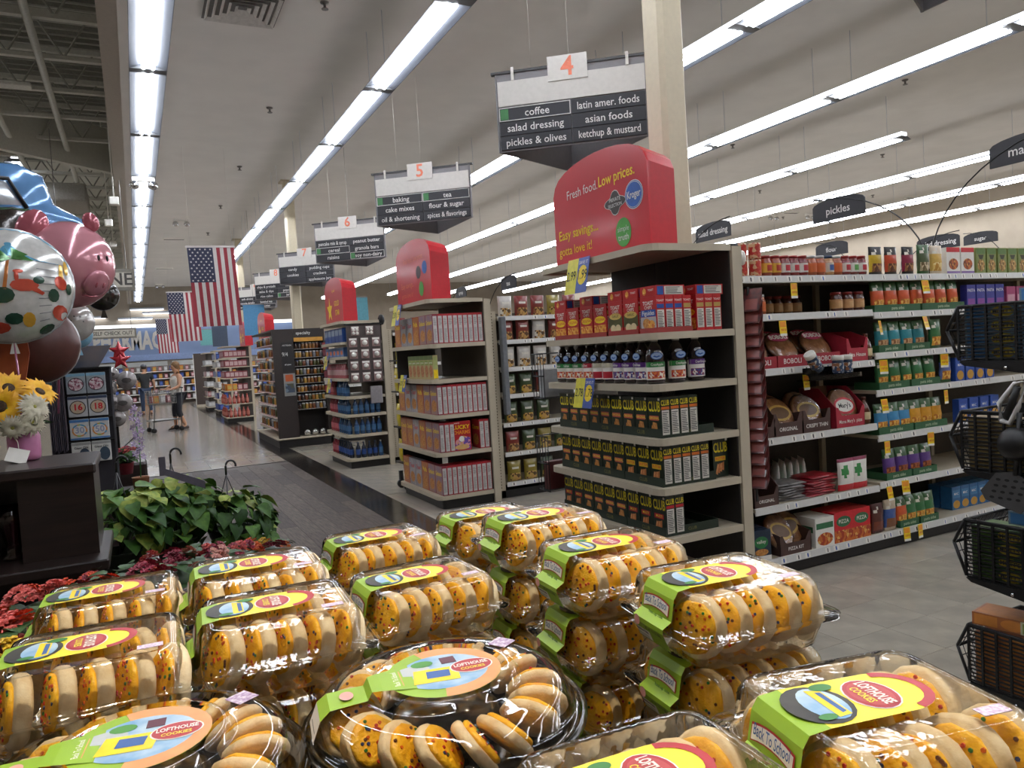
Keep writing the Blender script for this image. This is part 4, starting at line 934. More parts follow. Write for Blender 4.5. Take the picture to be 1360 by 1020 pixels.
# cut open red display box on the right of the shelf
def cutbox(w, d, h, mt, inner, cut, txt, name='display_box', side=None):
    m = MB(); t = .004
    m.box(-w / 2, w / 2, 0, d, 0, t, inner)
    m.box(-w / 2, w / 2, d - t, d, t, h, inner)
    for s in (-1, 1):
        x = s * (w / 2 - t / 2)
        m.prism([(0, 0), (d, 0), (d, h), (d * .45, h), (0, cut * 1.7)], -t / 2, t / 2, mt, TR(x, 0, 0, rz=90))
    m.box(-w / 2, w / 2, 0, t, t, cut, mt)
    for sgn in (-1, 1): m.add([(sgn * w / 2, -.0005, cut), (sgn * w * .3, -.0005, cut), (sgn * w * .42, -.0005, cut * 1.7), (sgn * w / 2, -.0005, cut * 1.7)][::sgn], [(0, 3, 2, 1)], mt)
    if txt: m.text(txt, cut * .4, PAPER, FRONT(0, -.001, cut * .5), bold=.01, width=w * .8)
    return P(name, m)
RBX = mat('#b03040', .45); BRN = mat('#4a322c', .55); KRA = mat('#7f6248', .7)
place(cutbox(.2, .3, .2, RBX, KRA, .09, 'Pita House'), TR(4.27, YG, z3), 'cut open red display box at right end of crust shelf', 'box')
SYR = pjar('syrup_jug', [(.03, 0), (.04, .01), (.042, .08), (.03, .12), (.014, .15), (.014, .165)], mat('#5a2a16', .15, coat=.5), [(.016, .16), (.016, .18)], mat('#5a2a1a', .4), (.03, .08, .0425), TANP, 10)
place(SYR, TR(4.40, YG + .04, z3), 'small brown syrup bottle beside the red display box', 'bottle')
# clip-on tray with shakers
ct = thing('clip_tray', None, 'clear clip-on tray hanging from the crust shelf edge', 'tray', None, TR(3.93, 3.30, 1.20))
part(ct, 'tray_floor', MB().box(-.26, .2, 0, .11, 0, .004, CLEAR)); part(ct, 'tray_front', MB().box(-.26, .2, 0, .004, .004, .03, CLEAR)); part(ct, 'hanger', MB().box(-.2, .15, .1045, .113, 0, .075, CLEAR))
SHK = pjar('spice_shaker', [(.03, 0), (.036, .004), (.036, .1), (.034, .11)], mat('#2a3a52', .25, coat=.3), [(.036, .108), (.036, .135), (.033, .138)], PAPER, (.03, .09, .0365), mat('#3a4a5a', .4, kind='voronoi', scale=60, ramp=('#2f4460', '#8a5a3a', '#c8c8c0', '#3a4a60')), 12)
place(SHK, TR(3.98, 3.355, 1.2045), 'upright blue shaker with white cap, left of two', 'shaker', 'shakers in the clip tray'); place(SHK, TR(4.06, 3.355, 1.2045), 'upright blue shaker with white cap, right of two', 'shaker', 'shakers in the clip tray')
place(SHK, TR(3.80, 3.345, 1.26, rx=0, ry=-38, rz=0), 'tipped over blue shaker leaning in the clip tray', 'shaker', 'shakers in the clip tray')
# fourth shelf left
z4 = .8615
def round_pack(name, w, body, lab, txt):
    c = MB(); c.lathe([(w * .42, 0), (w * .47, .012), (w * .42, .03)], CRUST, 18)
    f = MB(); f.lathe([(w * .44, -.003), (w * .5, .014), (w * .43, .036)], FILM, 18)
    l = MB(); l.disc(0, 0, .0375, w * .36, w * .22, body, 16); l.disc(0, 0, .0382, w * .3, w * .16, lab, 16)
    if txt: l.text(txt, w * .16, INK, TR(0, 0, .0388), bold=.02, width=w * .5)
    return P(name, None, [P('crust', c), P('film', f), P('label', l)])
RP = round_pack('flatbread_pack', .26, mat('#c9a24a', .4), mat('#6a4a2a', .4), ''); RPM = round_pack('pizza_crust_pack', .27, RED, PAPER, "Mary's")
place(cutbox(.2, .3, .28, BRN, KRA, .07, '2'), TR(3.41, YG, z4), 'tall cut brown display box at left of fourth shelf', 'box'); place(RP, TR(3.37, YG + .12, z4 + .12, rx=62), 'brown flatbread pack leaning in the tall cut box', 'pack', 'flatbread packs')
for i, (x, tx) in enumerate(((3.62, 'ORIGINAL'), (3.87, 'CRISPY THIN'))):
    place(cutbox(.245, .3, .12, BRN, KRA, .085, tx), TR(x, YG, z4), ('brown open box reading original on fourth shelf', 'brown open box reading crispy thin on fourth shelf')[i], 'box', 'brown crust boxes')
    place(RP, TR(x, YG + .1, z4 + .12, rx=58), ('flatbread pack standing in the original box', 'flatbread pack standing in the crispy thin box')[i], 'pack', 'flatbread packs')
    place(RP, TR(x + .03, YG + .19, z4 + .135, rx=60), ('rear flatbread pack in the original box', 'rear flatbread pack in the crispy thin box')[i], 'pack', 'flatbread packs')
place(cutbox(.27, .3, .26, mat('#a8283a', .45), KRA, .08, "Mama Mary's  pizza"), TR(4.18, YG, z4), 'bright red cut open box with white script on fourth shelf', 'box')
place(RPM, TR(4.18, YG + .08, z4 + .125, rx=68), 'red labelled pizza crust pack in the bright red box', 'pack'); place(SYR, TR(4.385, YG + .06, z4), 'small brown syrup bottle beside the bright red box', 'bottle')
# fifth shelf left
z5 = .4435
place(cutbox(.2, .3, .24, BRN, KRA, .07, 'ORIGINAL'), TR(3.41, YG, z5), 'tall cut brown display box at left of fifth shelf', 'box')
SACH = mat('#8f8a88', .3, scale=15, h2='#5a5654', coat=.3); SACR = mat('#b02a34', .3, scale=15, h2='#8a1d28', coat=.3)
def sachet(mt): 
    m = MB(); m.loft([[(x * s, y * s, z) for x, y in ((-.12, -.09), (.12, -.09), (.12, .09), (-.12, .09))] for s, z in ((.98, 0), (1, .004), (.8, .014), (.5, .016))], mt); return P('flat_pouch', m)
FSA, FSR = sachet(SACH), sachet(SACR)
for k in range(7): place(FSA, TR(3.66 + random.uniform(-.02, .02), YG + .12, z5 + .016 * k, rz=random.uniform(-12, 12)), f'{ORD[k] if k else "lowest"} silver flat pouch counted up the left pile', 'pouch', 'silver flat pouches')
for k in range(8): place(FSR, TR(3.93 + random.uniform(-.02, .02), YG + .11, z5 + .016 * k, rz=random.uniform(-12, 12)), f'{ORD[k] if k else "lowest"} red flat pouch counted up the right pile', 'pouch', 'red flat pouches')
def pw_pick(u, v): return RED if v < .22 else (mat('#3a8a4a', .4) if (u - .35) ** 2 + (v - .62) ** 2 < .035 else (mat('#8a2a4a', .4) if v > .92 else PAPER))
WP = pbag('flour_pouch', .16, .05, .21, pw_pick)
span([WP, WP], 4.08, 4.33, z5, 'white and red pouch with green circle', 'on fifth shelf', 'pouch', 'white and red pouches')
for k in range(5): place(WP, TR(3.80 + .06 * k, YG + .27, z5, rz=58), f'{ORD[k]} white pouch from left in shadowed back row of fifth shelf', 'pouch', 'white and red pouches')
# bottom shelf left
z6 = .113
BLB = pbox('pancake_box', .14, .06, .19, mat('#263448', .35), F=[('e', .5, .6, .36, .2, mat('#2f7a45', .4)), ('t', .5, .62, .03, 'valley', PAPER), ('r', 0, 0, 1, .16, PAPER), ('e', .5, .28, .35, .11, CRACK)], LS=[('r', 0, 0, 1, 1, PAPER)])
for k in range(3): place(BLB, TR(3.36 + .012 * k, YG + .01 + .065 * k, z6, rz=-8), ('front', 'middle', 'rear')[k] + ' dark blue mix box at left end of bottom shelf', 'box', 'dark blue mix boxes')
place(cutbox(.27, .28, .15, BRN, KRA, .075, 'PIZZA KIT'), TR(3.64, YG, z6), 'brown open kit box with blue emblems on bottom shelf', 'box')
for k in range(2): place(RP, TR(3.58 + .12 * k, YG + .1 + .05 * k, z6 + .12, rx=58, ry=15 - 30 * k), ('left', 'right')[k] + ' flatbread pack tilted in the brown kit box', 'pack', 'flatbread packs')
PZB = pbox('pizza_mix_box', .17, .09, .2, RED, F=[('e', .5, .68, .4, .18, mat('#2f6a45', .4)), ('t', .5, .68, .035, 'PIZZA', PAPER), ('r', 0, 0, 1, .4, mat('#b8642a', .4, kind='voronoi', scale=45, ramp=('#c86a2a', '#a83a20', '#e0b060', '#8a2a1a')))], TOP=[('r', .1, .1, .9, .9, mat('#c03a34', .4))])
PZW = pbox('pizza_mix_box', .17, .2, .19, PAPER, F=[('r', .05, .62, .95, .82, mat('#2f6a45', .4)), ('e', .5, .26, .42, .22, mat('#b8642a', .4, kind='voronoi', scale=45, ramp=('#c86a2a', '#a83a20', '#e0b060', '#8a2a1a')))], LS=[('r', .1, .5, .9, .7, mat('#2f6a45', .4))])
place(PZW, TR(3.90, YG, z6), 'white pizza mix box lying beside the red ones', 'box')
span([PZB, PZB], 3.99, 4.33, z6, 'red pizza mix box with green oval', 'on bottom shelf', 'box', 'red pizza mix boxes')
for k in range(2): place(PZB, TR(4.075 + .17 * k, YG + .1, z6), ('left', 'right')[k] + ' red pizza mix box in second row of bottom shelf', 'box', 'red pizza mix boxes')
BRB = pouch('#5a2a22', mat('#7a3a24', .4), mat('#4a201c', .35), .13, .2, 'bread_mix_bag'); BLG = pouch('#3a5a9a', mat('#8a5a3a', .4), mat('#c8b8a0', .35), .13, .21, 'bread_mix_bag')
span([BRB, BLG], 4.36, 4.62, z6, ['dark brown bread mix bag', 'blue and cream bread mix bag'], 'on bottom shelf', 'bag', 'bread mix bags')
# hanging yellow tags
ytm = MB(); ytm.box(-.028, .028, -.002, 0, -.085, .01, YELLOW); ytm.box(-.024, .024, -.0026, -.002, -.03, .004, mat('#e8952a', .5)); ytm.text('10/10', .02, RED, FRONT(0, -.0035, -.048), bold=.02, width=.045); ytm.box(-.028, .028, -.0025, -.002, -.085, -.07, PAPER)
YT = P('price_tag', ytm)
for i, (px, py) in enumerate([(1054, 378), (1228, 374), (1039, 428), (1168, 428), (1228, 422), (1070, 500), (1173, 480), (1254, 472), (1174, 532), (1256, 520), (1178, 588), (1236, 576), (1181, 648), (1202, 640), (1204, 702), (1222, 698)]):
    p = ray_pt(px, py, 1, 3.414)
    place(YT, TR(p.x, 3.414, p.z, rx=random.uniform(-14, 0), rz=random.uniform(-25, 25)), 'small yellow hanging price tag, ' + ['below jars on top shelf', 'below boxes on top shelf', 'below dark second shelf', 'left end below orange pouches', 'right below orange pouches', 'below the clip tray shelf', 'left end below teal pouches', 'right below teal pouches', 'left below dark green pouches', 'right below dark green pouches', 'left below blue pouches', 'right below blue pouches', 'left below purple pouches', 'second below purple pouches', 'left on bottom shelf edge', 'right on bottom shelf edge'][i], 'price tag', 'yellow hanging price tags')
# dried fruit clip strip hanging on the end upright
JERK = mat('#6a2a26', .35, scale=30, h2='#43191a', coat=.4); 
jm = MB(); jm.add([(-.05, 0, 0), (.05, 0, 0), (.055, -.012, -.1), (.04, -.016, -.16), (-.04, -.016, -.16), (-.055, -.012, -.1), (-.05, .004, 0), (.05, .004, 0), (.055, 0, -.1), (.04, 0, -.16), (-.04, 0, -.16), (-.055, 0, -.1)],
    [(0, 5, 4, 3, 2, 1), (6, 7, 8, 9, 10, 11), (0, 1, 7, 6), (1, 2, 8, 7), (2, 3, 9, 8), (3, 4, 10, 9), (4, 5, 11, 10), (5, 0, 6, 11)], JERK); jm.box(-.035, .035, -.017, -.0165, -.15, -.08, mat('#8a4640', .3))
JP = P('snack_packet', jm)
st_ = thing('clip_strip', MB().box(3.285, 3.30, 3.395, 3.40, .5, 1.79, BLACK), 'black clip strip hung on the end upright of the shelf run', 'display strip')
for k in range(16):
    place(JP, TR(3.325, 3.385, 1.78 - .07 * k, rx=-26, rz=-58), f'{ORD[k] if k else "topmost"} red snack packet counted down the hanging clip strip', 'packet', 'snack packets on the clip strip')
# black speaker-like clip at the top of the upright
sc = thing('shelf_camera', None, 'black rounded clip lamp on top of the shelf upright', 'device', None, TR(3.215, 3.40, 1.83))
part(sc, 'body', MB().cbox(-.045, .045, -.02, .06, 0, .22, BLACK, .03)); part(sc, 'white_button', MB().ball((.03, -.02, .13), .022, PAPER, 10, rz=.045))

# ---- run beside the cereal display (snack bags) and farther runs
def bagp(c1, c2, w=.16, h=.205, nm='snack_bag', win=True):
    a = mat(c1, .3, coat=.4, var=.12, scale=20); b = mat(c2, .35, kind='voronoi', scale=45, ramp=(c2, '#caa060', '#5a4028', '#e0cfa0'))
    return pbag(nm, w, .07, h, lambda u, v: b if (v < .45 and .12 < u < .88 and win) else (KW if (.25 < u < .75 and .55 < v < .68) else a))
B1, B2, B3, B4, B5 = bagp('#7a2a24', '#8a5a3a'), bagp('#c9b89a', '#b08a5a'), bagp('#3a4a2c', '#c8a03a'), bagp('#8a7a2c', '#b8a04a'), bagp('#c9c4bc', '#d8d2c4')
Y1 = 6.895
rows1 = [(1.80, [B5, B1, B1, B4, B1], 'top shelf'), (1.56, [B1, B1, B5, B1], 'second shelf'), (1.28, [B5, B5, B5, B5], 'third shelf'), (1.005, [B3, B3, B1], 'fourth shelf'), (.715, [B3, B3, B3], 'fifth shelf'), (.415, [B1, B3, B4, B3], 'sixth shelf'), (.11, [B4, B4, B3], 'bottom shelf')]
nmz = {B1: 'dark red snack bag', B2: 'cream snack bag', B3: 'olive snack bag', B4: 'mustard snack bag', B5: 'white snack bag'}
for z, ks, wh in rows1:
    span(ks, 3.32, 3.32 + .19 * len(ks), z + .046, [nmz[k] for k in ks], f'on {wh} behind cereal display post', 'bag', 'snack bags beside the cereal display', y=Y1)
Y2 = 10.35
YB = bagp('#d8c020', '#d8b020', .2, .3, 'cookie_bag', False); DB = bagp('#3a302c', '#5a4a3a', .2, .28, 'cookie_bag')
for r_, (z, ks) in enumerate(((1.80, [B1, B1]), (1.35, [YB, DB]), (.95, [DB, DB]), (.55, [YB, DB]), (.11, [YB, DB]))):
    span(ks, 3.32, 3.8, z + .046, [{B1: 'dark red snack bag', YB: 'bright yellow bag', DB: 'dark brown bag'}[k] for k in ks], f'on {["top", "second", "third", "fourth", "bottom"][r_]} shelf left of the cereal display', 'bag', 'bags seen left of the cereal display', y=Y2)
for k, z in enumerate((.316, .716, 1.116)):
    place(YB, fx(2.61, 8.2, z) @ TR(s=.85), ('lowest', 'middle', 'topmost')[k] + ' bright yellow bag on the dark wheeled rack', 'bag', 'bags on the wheeled rack')
# grey curved shelf end on the cereal side run
thing('end_guard', MB().cbox(3.3, 3.36, 6.80, 6.868, .85, 1.84, mat('#6f7276', .4), .01), 'slate grey vertical end guard beside the cereal display post', 'guard')
# ================================================================ flowers, balloons and party goods on the left
DWD = mat('#2c1f1b', .4, scale=5, stretch=(1, 1, 9), h2='#1d1411', coat=.15)
fs = thing('floral_stand', None, 'dark stained wooden floral stand with open niche at the left edge', 'stand', None, TR(0, 0, 0))
part(fs, 'top_board', MB().cbox(-1.25, -.14, 2.86, 3.3, 1.175, 1.21, DWD, .006))
part(fs, 'front_panel', MB().box(-.34, -.15, 2.9, 2.93, .90, 1.175, DWD))
part(fs, 'side_panel', MB().box(-.18, -.15, 2.93, 3.28, .90, 1.175, DWD)); part(fs, 'back_panel', MB().box(-1.23, -.18, 3.25, 3.28, .90, 1.175, DWD))
part(fs, 'niche_wall', MB().box(-.37, -.34, 2.9, 3.25, .90, 1.175, DWD))
part(fs, 'ledge', MB().cbox(-1.25, -.12, 2.78, 3.3, .865, .90, DWD, .005))
part(fs, 'plinth', MB().box(-1.2, -.16, 2.95, 3.25, 0, .865, DWD))
# glass vases in the niche
VG = clear_plastic('pink_glass', '#d8a8b8', .9, .08, 1.5, .06)
vp = MB(); vp.lathe([(.03, 0), (.034, .006), (.02, .02), (.024, .05), (.038, .12), (.045, .18), (.042, .18), (.034, .12), (.018, .05)], VG, 14, caps=False)
for i, (x, y) in enumerate(((-.405, 3.0), (-.50, 3.1))): thing('glass_vase', MB() if False else vp, ('fluted pink glass vase in the stand niche, right', 'fluted pink glass vase in the stand niche, left')[i], 'vase', 'pink glass vases', TR(x, y, .901))
# mason jar with the bouquet
p = ray_pt(34, 611, 2, 1.211)
JX, JY_ = p.x, p.y
PJ_ = mat('#c07a9e', .45, scale=12, h2='#a9638b')
jr = MB(); jr.lathe([(.040, 0), (.048, .006), (.051, .02), (.052, .085), (.045, .1), (.038, .106), (.038, .122), (.040, .124)], PJ_, 18)
jar = thing('mason_jar', jr, 'pink mason jar vase holding sunflowers on dark stand', 'vase', None, TR(JX, JY_, 1.211))
part(jar, 'neck_ring', MB().lathe([(.0415, .104), (.0415, .11), (.0405, .112)], mat('#a85f86', .4), 18)); part(jar, 'raffia', MB().tube([(-.03, -.045, .112), (-.012, -.056, .07), (-.01, -.056, .03)], .0015, PAPER, 4))
part(jar, 'price_card', MB().box(-.035, .03, -.002, 0, -.055, 0, PAPER), TR(-.005, -.06, .045, rx=-35, ry=18))
def flower_parts(parent, T, rp, n, pm, cm, rc, layers=2, droop=.2, wid=.16):
    m = MB()
    rnd = random.Random(n * 31)
    for L_ in range(layers):
        for k in range(n):
            a = 6.283 * (k + .5 * L_) / n + rnd.uniform(-.08, .08); ln = rp * rnd.uniform(.85, 1.08) * (1 - .12 * L_)
            c, s_ = math.cos(a), math.sin(a); z0 = .004 * L_; zz = z0 + ln * rnd.uniform(-droop, droop * .6); w_ = rp * wid
            pts = [(rc * .7, -w_ * .5, z0), (rc * .7 + (ln - rc) * .5, -w_, z0 + .012), (ln, 0, zz), (rc * .7 + (ln - rc) * .5, w_, z0 + .012), (rc * .7, w_ * .5, z0)]
            m.add([(c * x - s_ * y, s_ * x + c * y, z) for x, y, z in pts], [(0, 1, 3, 4), (1, 2, 3)], pm, True)
    h_ = part(parent, 'flower_head', m, T)
    if rc > .004: part(h_, 'flower_centre', MB().lathe([(rc, 0), (rc * .95, .006), (rc * .5, .011)], cm, 12))
SUNY = mat('#f0b90c', .55, scale=40, h2='#e09a06'); SUNC = mat('#2a1c0e', .8, scale=200, h2='#4a3318'); DAIW = mat('#d9d2bd', .6, scale=40, h2='#bdb79a'); DAIC = mat('#b8b45a', .7)
bq = thing('bouquet', None, 'bunch of sunflowers and white daisies in the pink jar', 'flowers', None, TR(JX, JY_, 1.335))
for k in range(9):
    a = k * .7; part(bq, 'stem', MB().tube([(.012 * math.cos(a), .012 * math.sin(a), -.10), (.03 * math.cos(a), .03 * math.sin(a), .0), (.07 * math.cos(a), .07 * math.sin(a), .07)], .003, GREEN, 5))
CAMF = dict(rx=78, rz=8)
flower_parts(bq, TR(-.055, -.055, .075, **CAMF), .075, 22, SUNY, SUNC, .024, 2)
flower_parts(bq, TR(-.035, .02, .135, rx=55, rz=20), .075, 22, SUNY, SUNC, .022, 2)
flower_parts(bq, TR(.06, .0, .115, rx=50, rz=50), .07, 22, SUNY, SUNC, .02, 2)
flower_parts(bq, TR(.045, -.055, .065, rx=75, rz=35), .062, 26, DAIW, DAIC, .008, 3, wid=.1)
flower_parts(bq, TR(.035, -.06, .015, rx=95, rz=25), .055, 26, DAIW, DAIC, .008, 3, wid=.1)
flower_parts(bq, TR(-.10, -.03, .03, rx=85, rz=-25), .06, 26, DAIW, DAIC, .008, 3, wid=.1)
flower_parts(bq, TR(-.02, -.075, .0, rx=100, rz=0), .05, 24, DAIW, DAIC, .008, 3, wid=.1)
flower_parts(bq, TR(-.09, 0, .12, rx=60, rz=-30), .035, 12, mat('#a8402a', .5), SUNC, .01, 2)
LEAFD = mat('#2c4a22', .5, scale=30, h2='#1d3317')
for k in range(7):
    a = -2.8 + k * .6; m = MB(); l = .07
    m.add([(0, 0, 0), (.02, l * .5, .01), (0, l, -.01), (-.02, l * .5, .01)], [(0, 1, 2, 3)], LEAFD); part(bq, 'leaf', m, TR(.03 * math.cos(a), .03 * math.sin(a), 0, rz=math.degrees(a) - 90, rx=10))
thing('small_pot', MB().lathe([(.022, 0), (.03, .05), (.032, .06), (.028, .06), (.02, .006)], mat('#b59a2a', .5), 12), 'small yellow pot beside the pink jar', 'pot', None, TR(JX - .10, JY_ - .02, 1.211))

# ---- pothos hanging baskets
LEAFS = [mat('#456a28', .5, scale=3, h2='#2f5020', spec=.3), mat('#557a2e', .5, scale=3, h2='#3c6024', spec=.3), mat('#5f8434', .5, scale=2.5, h2='#a8b050', spec=.3), mat('#86a040', .5, scale=2.5, h2='#bcc468', spec=.3), mat('#2f5420', .5, scale=3, h2='#213d17', spec=.3)]
def leaf_mesh(mt, fold=.25, curl=.35):
    o = [(0, 0), (.32, .05), (.48, .28), (.42, .58), (.22, .84), (0, 1.08)]
    m = MB(); vs = []
    for x, y in o: vs.append((0, y if x else y, -curl * y * y + (0 if x == 0 else 0)))
    n = len(o); L_ = [(-x, y if i else -.08 * 0, -curl * y * y + fold * x) for i, (x, y) in enumerate(o)]; R_ = [(x, y, -curl * y * y + fold * x) for x, y in o]; C_ = [(0, .06 + y * .94 if 0 < i < n - 1 else y, -curl * y * y) for i, (x, y) in enumerate(o)]
    vs = C_ + L_ + R_
    fs_ = [(i, i + 1, n + i + 1, n + i) for i in range(n - 1)] + [(2 * n + i, 2 * n + i + 1, i + 1, i) for i in range(n - 1)]
    m.add(vs, fs_, mt, True); return m.mesh('leaf')
LM = [leaf_mesh(m_, f, c) for m_, f, c in zip(LEAFS, (.25, .2, .3, .22, .3), (.3, .4, .25, .35, .45))]
HOOKM = mat('#17151a', .35); POTG = mat('#26301f', .5)
def pothos(px, py, y, size, nleaf, seed, label, hook=True, zb=.52):
    rnd = random.Random(seed); p = ray_pt(px, py, 1, y)
    root = thing('pothos_plant', None, label, 'plant', 'pothos hanging baskets', TR(p.x, y, zb))
    zc = p.z - zb
    part(root, 'pot', MB().lathe([(.075, 0), (.105, .13), (.115, .14), (.105, .14), (.07, .02)], POTG, 16))
    for k in range(nleaf):
        a = rnd.uniform(0, 6.283); e = rnd.uniform(-.75, 1.35); rr = size * rnd.uniform(.55, 1.0)
        d = Vector((math.cos(a) * math.cos(e), math.sin(a) * math.cos(e), math.sin(e) * .72))
        q = Vector((0, 0, zc)) + d * rr; s_ = rnd.uniform(.055, .095)
        T = Matrix.Translation(q) @ Matrix.Rotation(a - math.pi / 2 + rnd.uniform(-.7, .7), 4, 'Z') @ Matrix.Rotation(rnd.uniform(-1.1, .25), 4, 'X') @ Matrix.Rotation(rnd.uniform(-.4, .4), 4, 'Y') @ Matrix.Scale(s_, 4)
        li = rnd.choice((0, 0, 1, 1, 2, 4, 4)) if e < .7 else rnd.choice((0, 1, 1, 2, 2, 3))
        place(P('leaf', LM[li]), T, parent=root)
    for k in range(14):
        a = rnd.uniform(0, 6.283); l = size * rnd.uniform(.6, .95); part(root, 'vine', MB().tube([(0, 0, .13), (l * .3 * math.cos(a), l * .3 * math.sin(a), zc), (l * math.cos(a), l * math.sin(a), zc + rnd.uniform(-.1, .12))], .004, LEAFS[1], 4))
    if hook:
        zt_ = zc + size * .95
        for a in (.4, 2.5, 4.6): part(root, 'hanger_arm', MB().tube([(.1 * math.cos(a), .1 * math.sin(a), .14), (0, 0, zt_)], .003, HOOKM, 4))
        pts = [(0, 0, zt_)] + [(.025 - .025 * math.cos(t), 0, zt_ + .045 + .028 * math.sin(t)) for t in [k * .42 for k in range(9)]]
        part(root, 'hook', MB().tube(pts, .006, HOOKM, 6))
bench = thing('plant_bench', None, 'low dark bench under the leafy pothos baskets', 'bench', None, TR(0, 0, 0))
part(bench, 'seat_board', MB().cbox(-.45, .62, 3.7, 4.6, .48, .518, DWD, .006))
for x in (-.4, .57):
    for y in (3.75, 4.55): part(bench, 'leg', MB().box(x - .03, x + .03, y - .03, y + .03, 0, .48, DWD))
pothos(160, 690, 4.05, .24, 170, 1, 'leafy pothos basket next to the dark stand', zb=.519)
pothos(232, 680, 4.15, .26, 180, 2, 'leafy pothos basket in the middle with big black hook', zb=.519)
pothos(305, 690, 4.2, .25, 170, 3, 'leafy pothos basket at right with trailing leaves', zb=.519)
thing('plant_sign', MB().prism([(0, .09), (.03, .09), (.03, .03), (.2, -.05), (.2, -.09), (.02, 0), (0, 0)], 0, .004, mat('#5a5560', .5)), 'grey plastic plant hanger clip above the pothos leaves', 'clip', None, TR(ray_pt(212, 632, 1, 4.0).x, 4.0, ray_pt(212, 632, 1, 4.0).z))

# ---- small flowering plants
def bloom_mesh(mt, n=9, seed=0):
    rnd = random.Random(seed); m = MB()
    for k in range(n):
        a = rnd.uniform(0, 6.283); r_ = .026 * math.sqrt(rnd.random()); cx, cy, cz = r_ * math.cos(a), r_ * math.sin(a), .022 - r_ * r_ * 28 + rnd.uniform(-.003, .003)
        for j in range(5):
            b = 6.283 * j / 5 + a; l = .012
            m.add([(cx, cy, cz), (cx + l * .7 * math.cos(b - .7), cy + l * .7 * math.sin(b - .7), cz + .004), (cx + l * math.cos(b), cy + l * math.sin(b), cz + .001), (cx + l * .7 * math.cos(b + .7), cy + l * .7 * math.sin(b + .7), cz + .004)], [(0, 1, 2, 3)], mt)
    return m.mesh('blossom')
BLC = {'orange': mat('#d9532a', .5, scale=60, h2='#c23c1c'), 'pink': mat('#d9706a', .5, scale=60, h2='#c8544e'), 'yellow': mat('#e0c032', .5, scale=60, h2='#c8a31c'), 'rose': mat('#a8324a', .5, scale=60, h2='#86223a'), 'peach': mat('#d9a08a', .5, scale=60, h2='#c8847a'), 'amber': mat('#e0742a', .5, scale=60, h2='#d0561c')}
BLM = {k: [bloom_mesh(m_, 20, s) for s in range(2)] for k, m_ in BLC.items()}
SLEAF = leaf_mesh(mat('#3a5a2a', .5, scale=3, h2='#28441e', spec=.3), .2, .3)
def kalanchoe(px, py, y, col, label, n=12, size=.09, hgt=.12, seed=0):
    rnd = random.Random(seed + px); p = ray_pt(px, py, 1, y)
    root = thing('flowering_plant', None, label, 'plant', 'potted flowering plants', TR(p.x, y, p.z - hgt))
    part(root, 'pot', MB().lathe([(.045, -.09), (.06, -.005), (.064, 0), (.058, 0), (.04, -.08)], mat('#8a2f3a', .5), 14))
    part(root, 'bush', MB().lathe([(.03, -.01), (size * .7, .02), (size * .8, .05), (size * .5, .085), (.01, .1)], LEAFD, 12))
    for k in range(40):
        a = rnd.uniform(0, 6.283); r_ = size * rnd.uniform(.3, 1.2); place(P('leaf', SLEAF), TR(r_ * .8 * math.cos(a), r_ * .8 * math.sin(a), rnd.uniform(.02, .115), rz=math.degrees(a) - 90, rx=rnd.uniform(-30, 30), s=rnd.uniform(.035, .06)), parent=root)
    cl = col if isinstance(col, list) else [col]
    for k in range(n):
        a = rnd.uniform(0, 6.283); r_ = size * 1.0 * math.sqrt(rnd.random())
        place(P('blossom', rnd.choice(BLM[rnd.choice(cl)])), TR(r_ * math.cos(a), r_ * math.sin(a), hgt - r_ * .35 + rnd.uniform(-.015, .012), rx=rnd.uniform(-25, 25), ry=rnd.uniform(-25, 25), s=rnd.uniform(.8, 1.15)), parent=root)
kalanchoe(20, 822, 1.75, ['orange', 'pink', 'pink'], 'orange and pink potted flowers at the left edge', 13, .10, seed=1)
kalanchoe(52, 788, 2.0, ['pink', 'orange'], 'coral potted flowers behind the left cookie pack', 13, .11, seed=2)
kalanchoe(8, 868, 1.55, ['yellow', 'pink', 'orange', 'yellow'], 'yellow and pink potted flowers at left, beside cookie pack', 11, .09, seed=3)
kalanchoe(10, 938, 1.30, ['orange', 'amber'], 'bright orange flowers at the lower left edge', 16, .07, seed=4)
kalanchoe(160, 752, 2.25, ['orange', 'rose'], 'red orange flowers above the left rear cookie pack', 9, .10, seed=5)
kalanchoe(218, 738, 2.55, ['rose', 'rose', 'pink'], 'dark rose flowers below the pothos leaves', 10, .11, seed=6)
kalanchoe(262, 732, 2.7, ['rose', 'peach', 'peach'], 'rose and peach flowers below the pothos leaves', 10, .11, seed=7)
kalanchoe(300, 724, 2.85, ['rose', 'pink'], 'crimson flowers left of the yellow ones', 9, .10, seed=8)
kalanchoe(348, 720, 3.0, ['amber', 'yellow', 'orange', 'rose'], 'orange and yellow flowers before the wood floor', 12, .11, seed=9)
kalanchoe(392, 734, 3.05, ['peach'], 'small pale budding plant at right of the flowers', 4, .09, seed=10)
ft = thing('flower_table', None, 'low dark stepped table under the small potted flowers', 'table', None, TR(0, 0, 0))
for i, (y0, y1, z) in enumerate(((1.48, 2.05, .74), (2.06, 2.75, .70))): part(ft, 'step_board', MB().cbox(-.75 + .35 * i, -.32 + .55 * i, y0, y1, z - .03, z, DWD, .005)); part(ft, 'riser', MB().box(-.7 + .35 * i, -.36 + .55 * i, y0 + .03, y1 - .03, 0, z - .03, DWD))

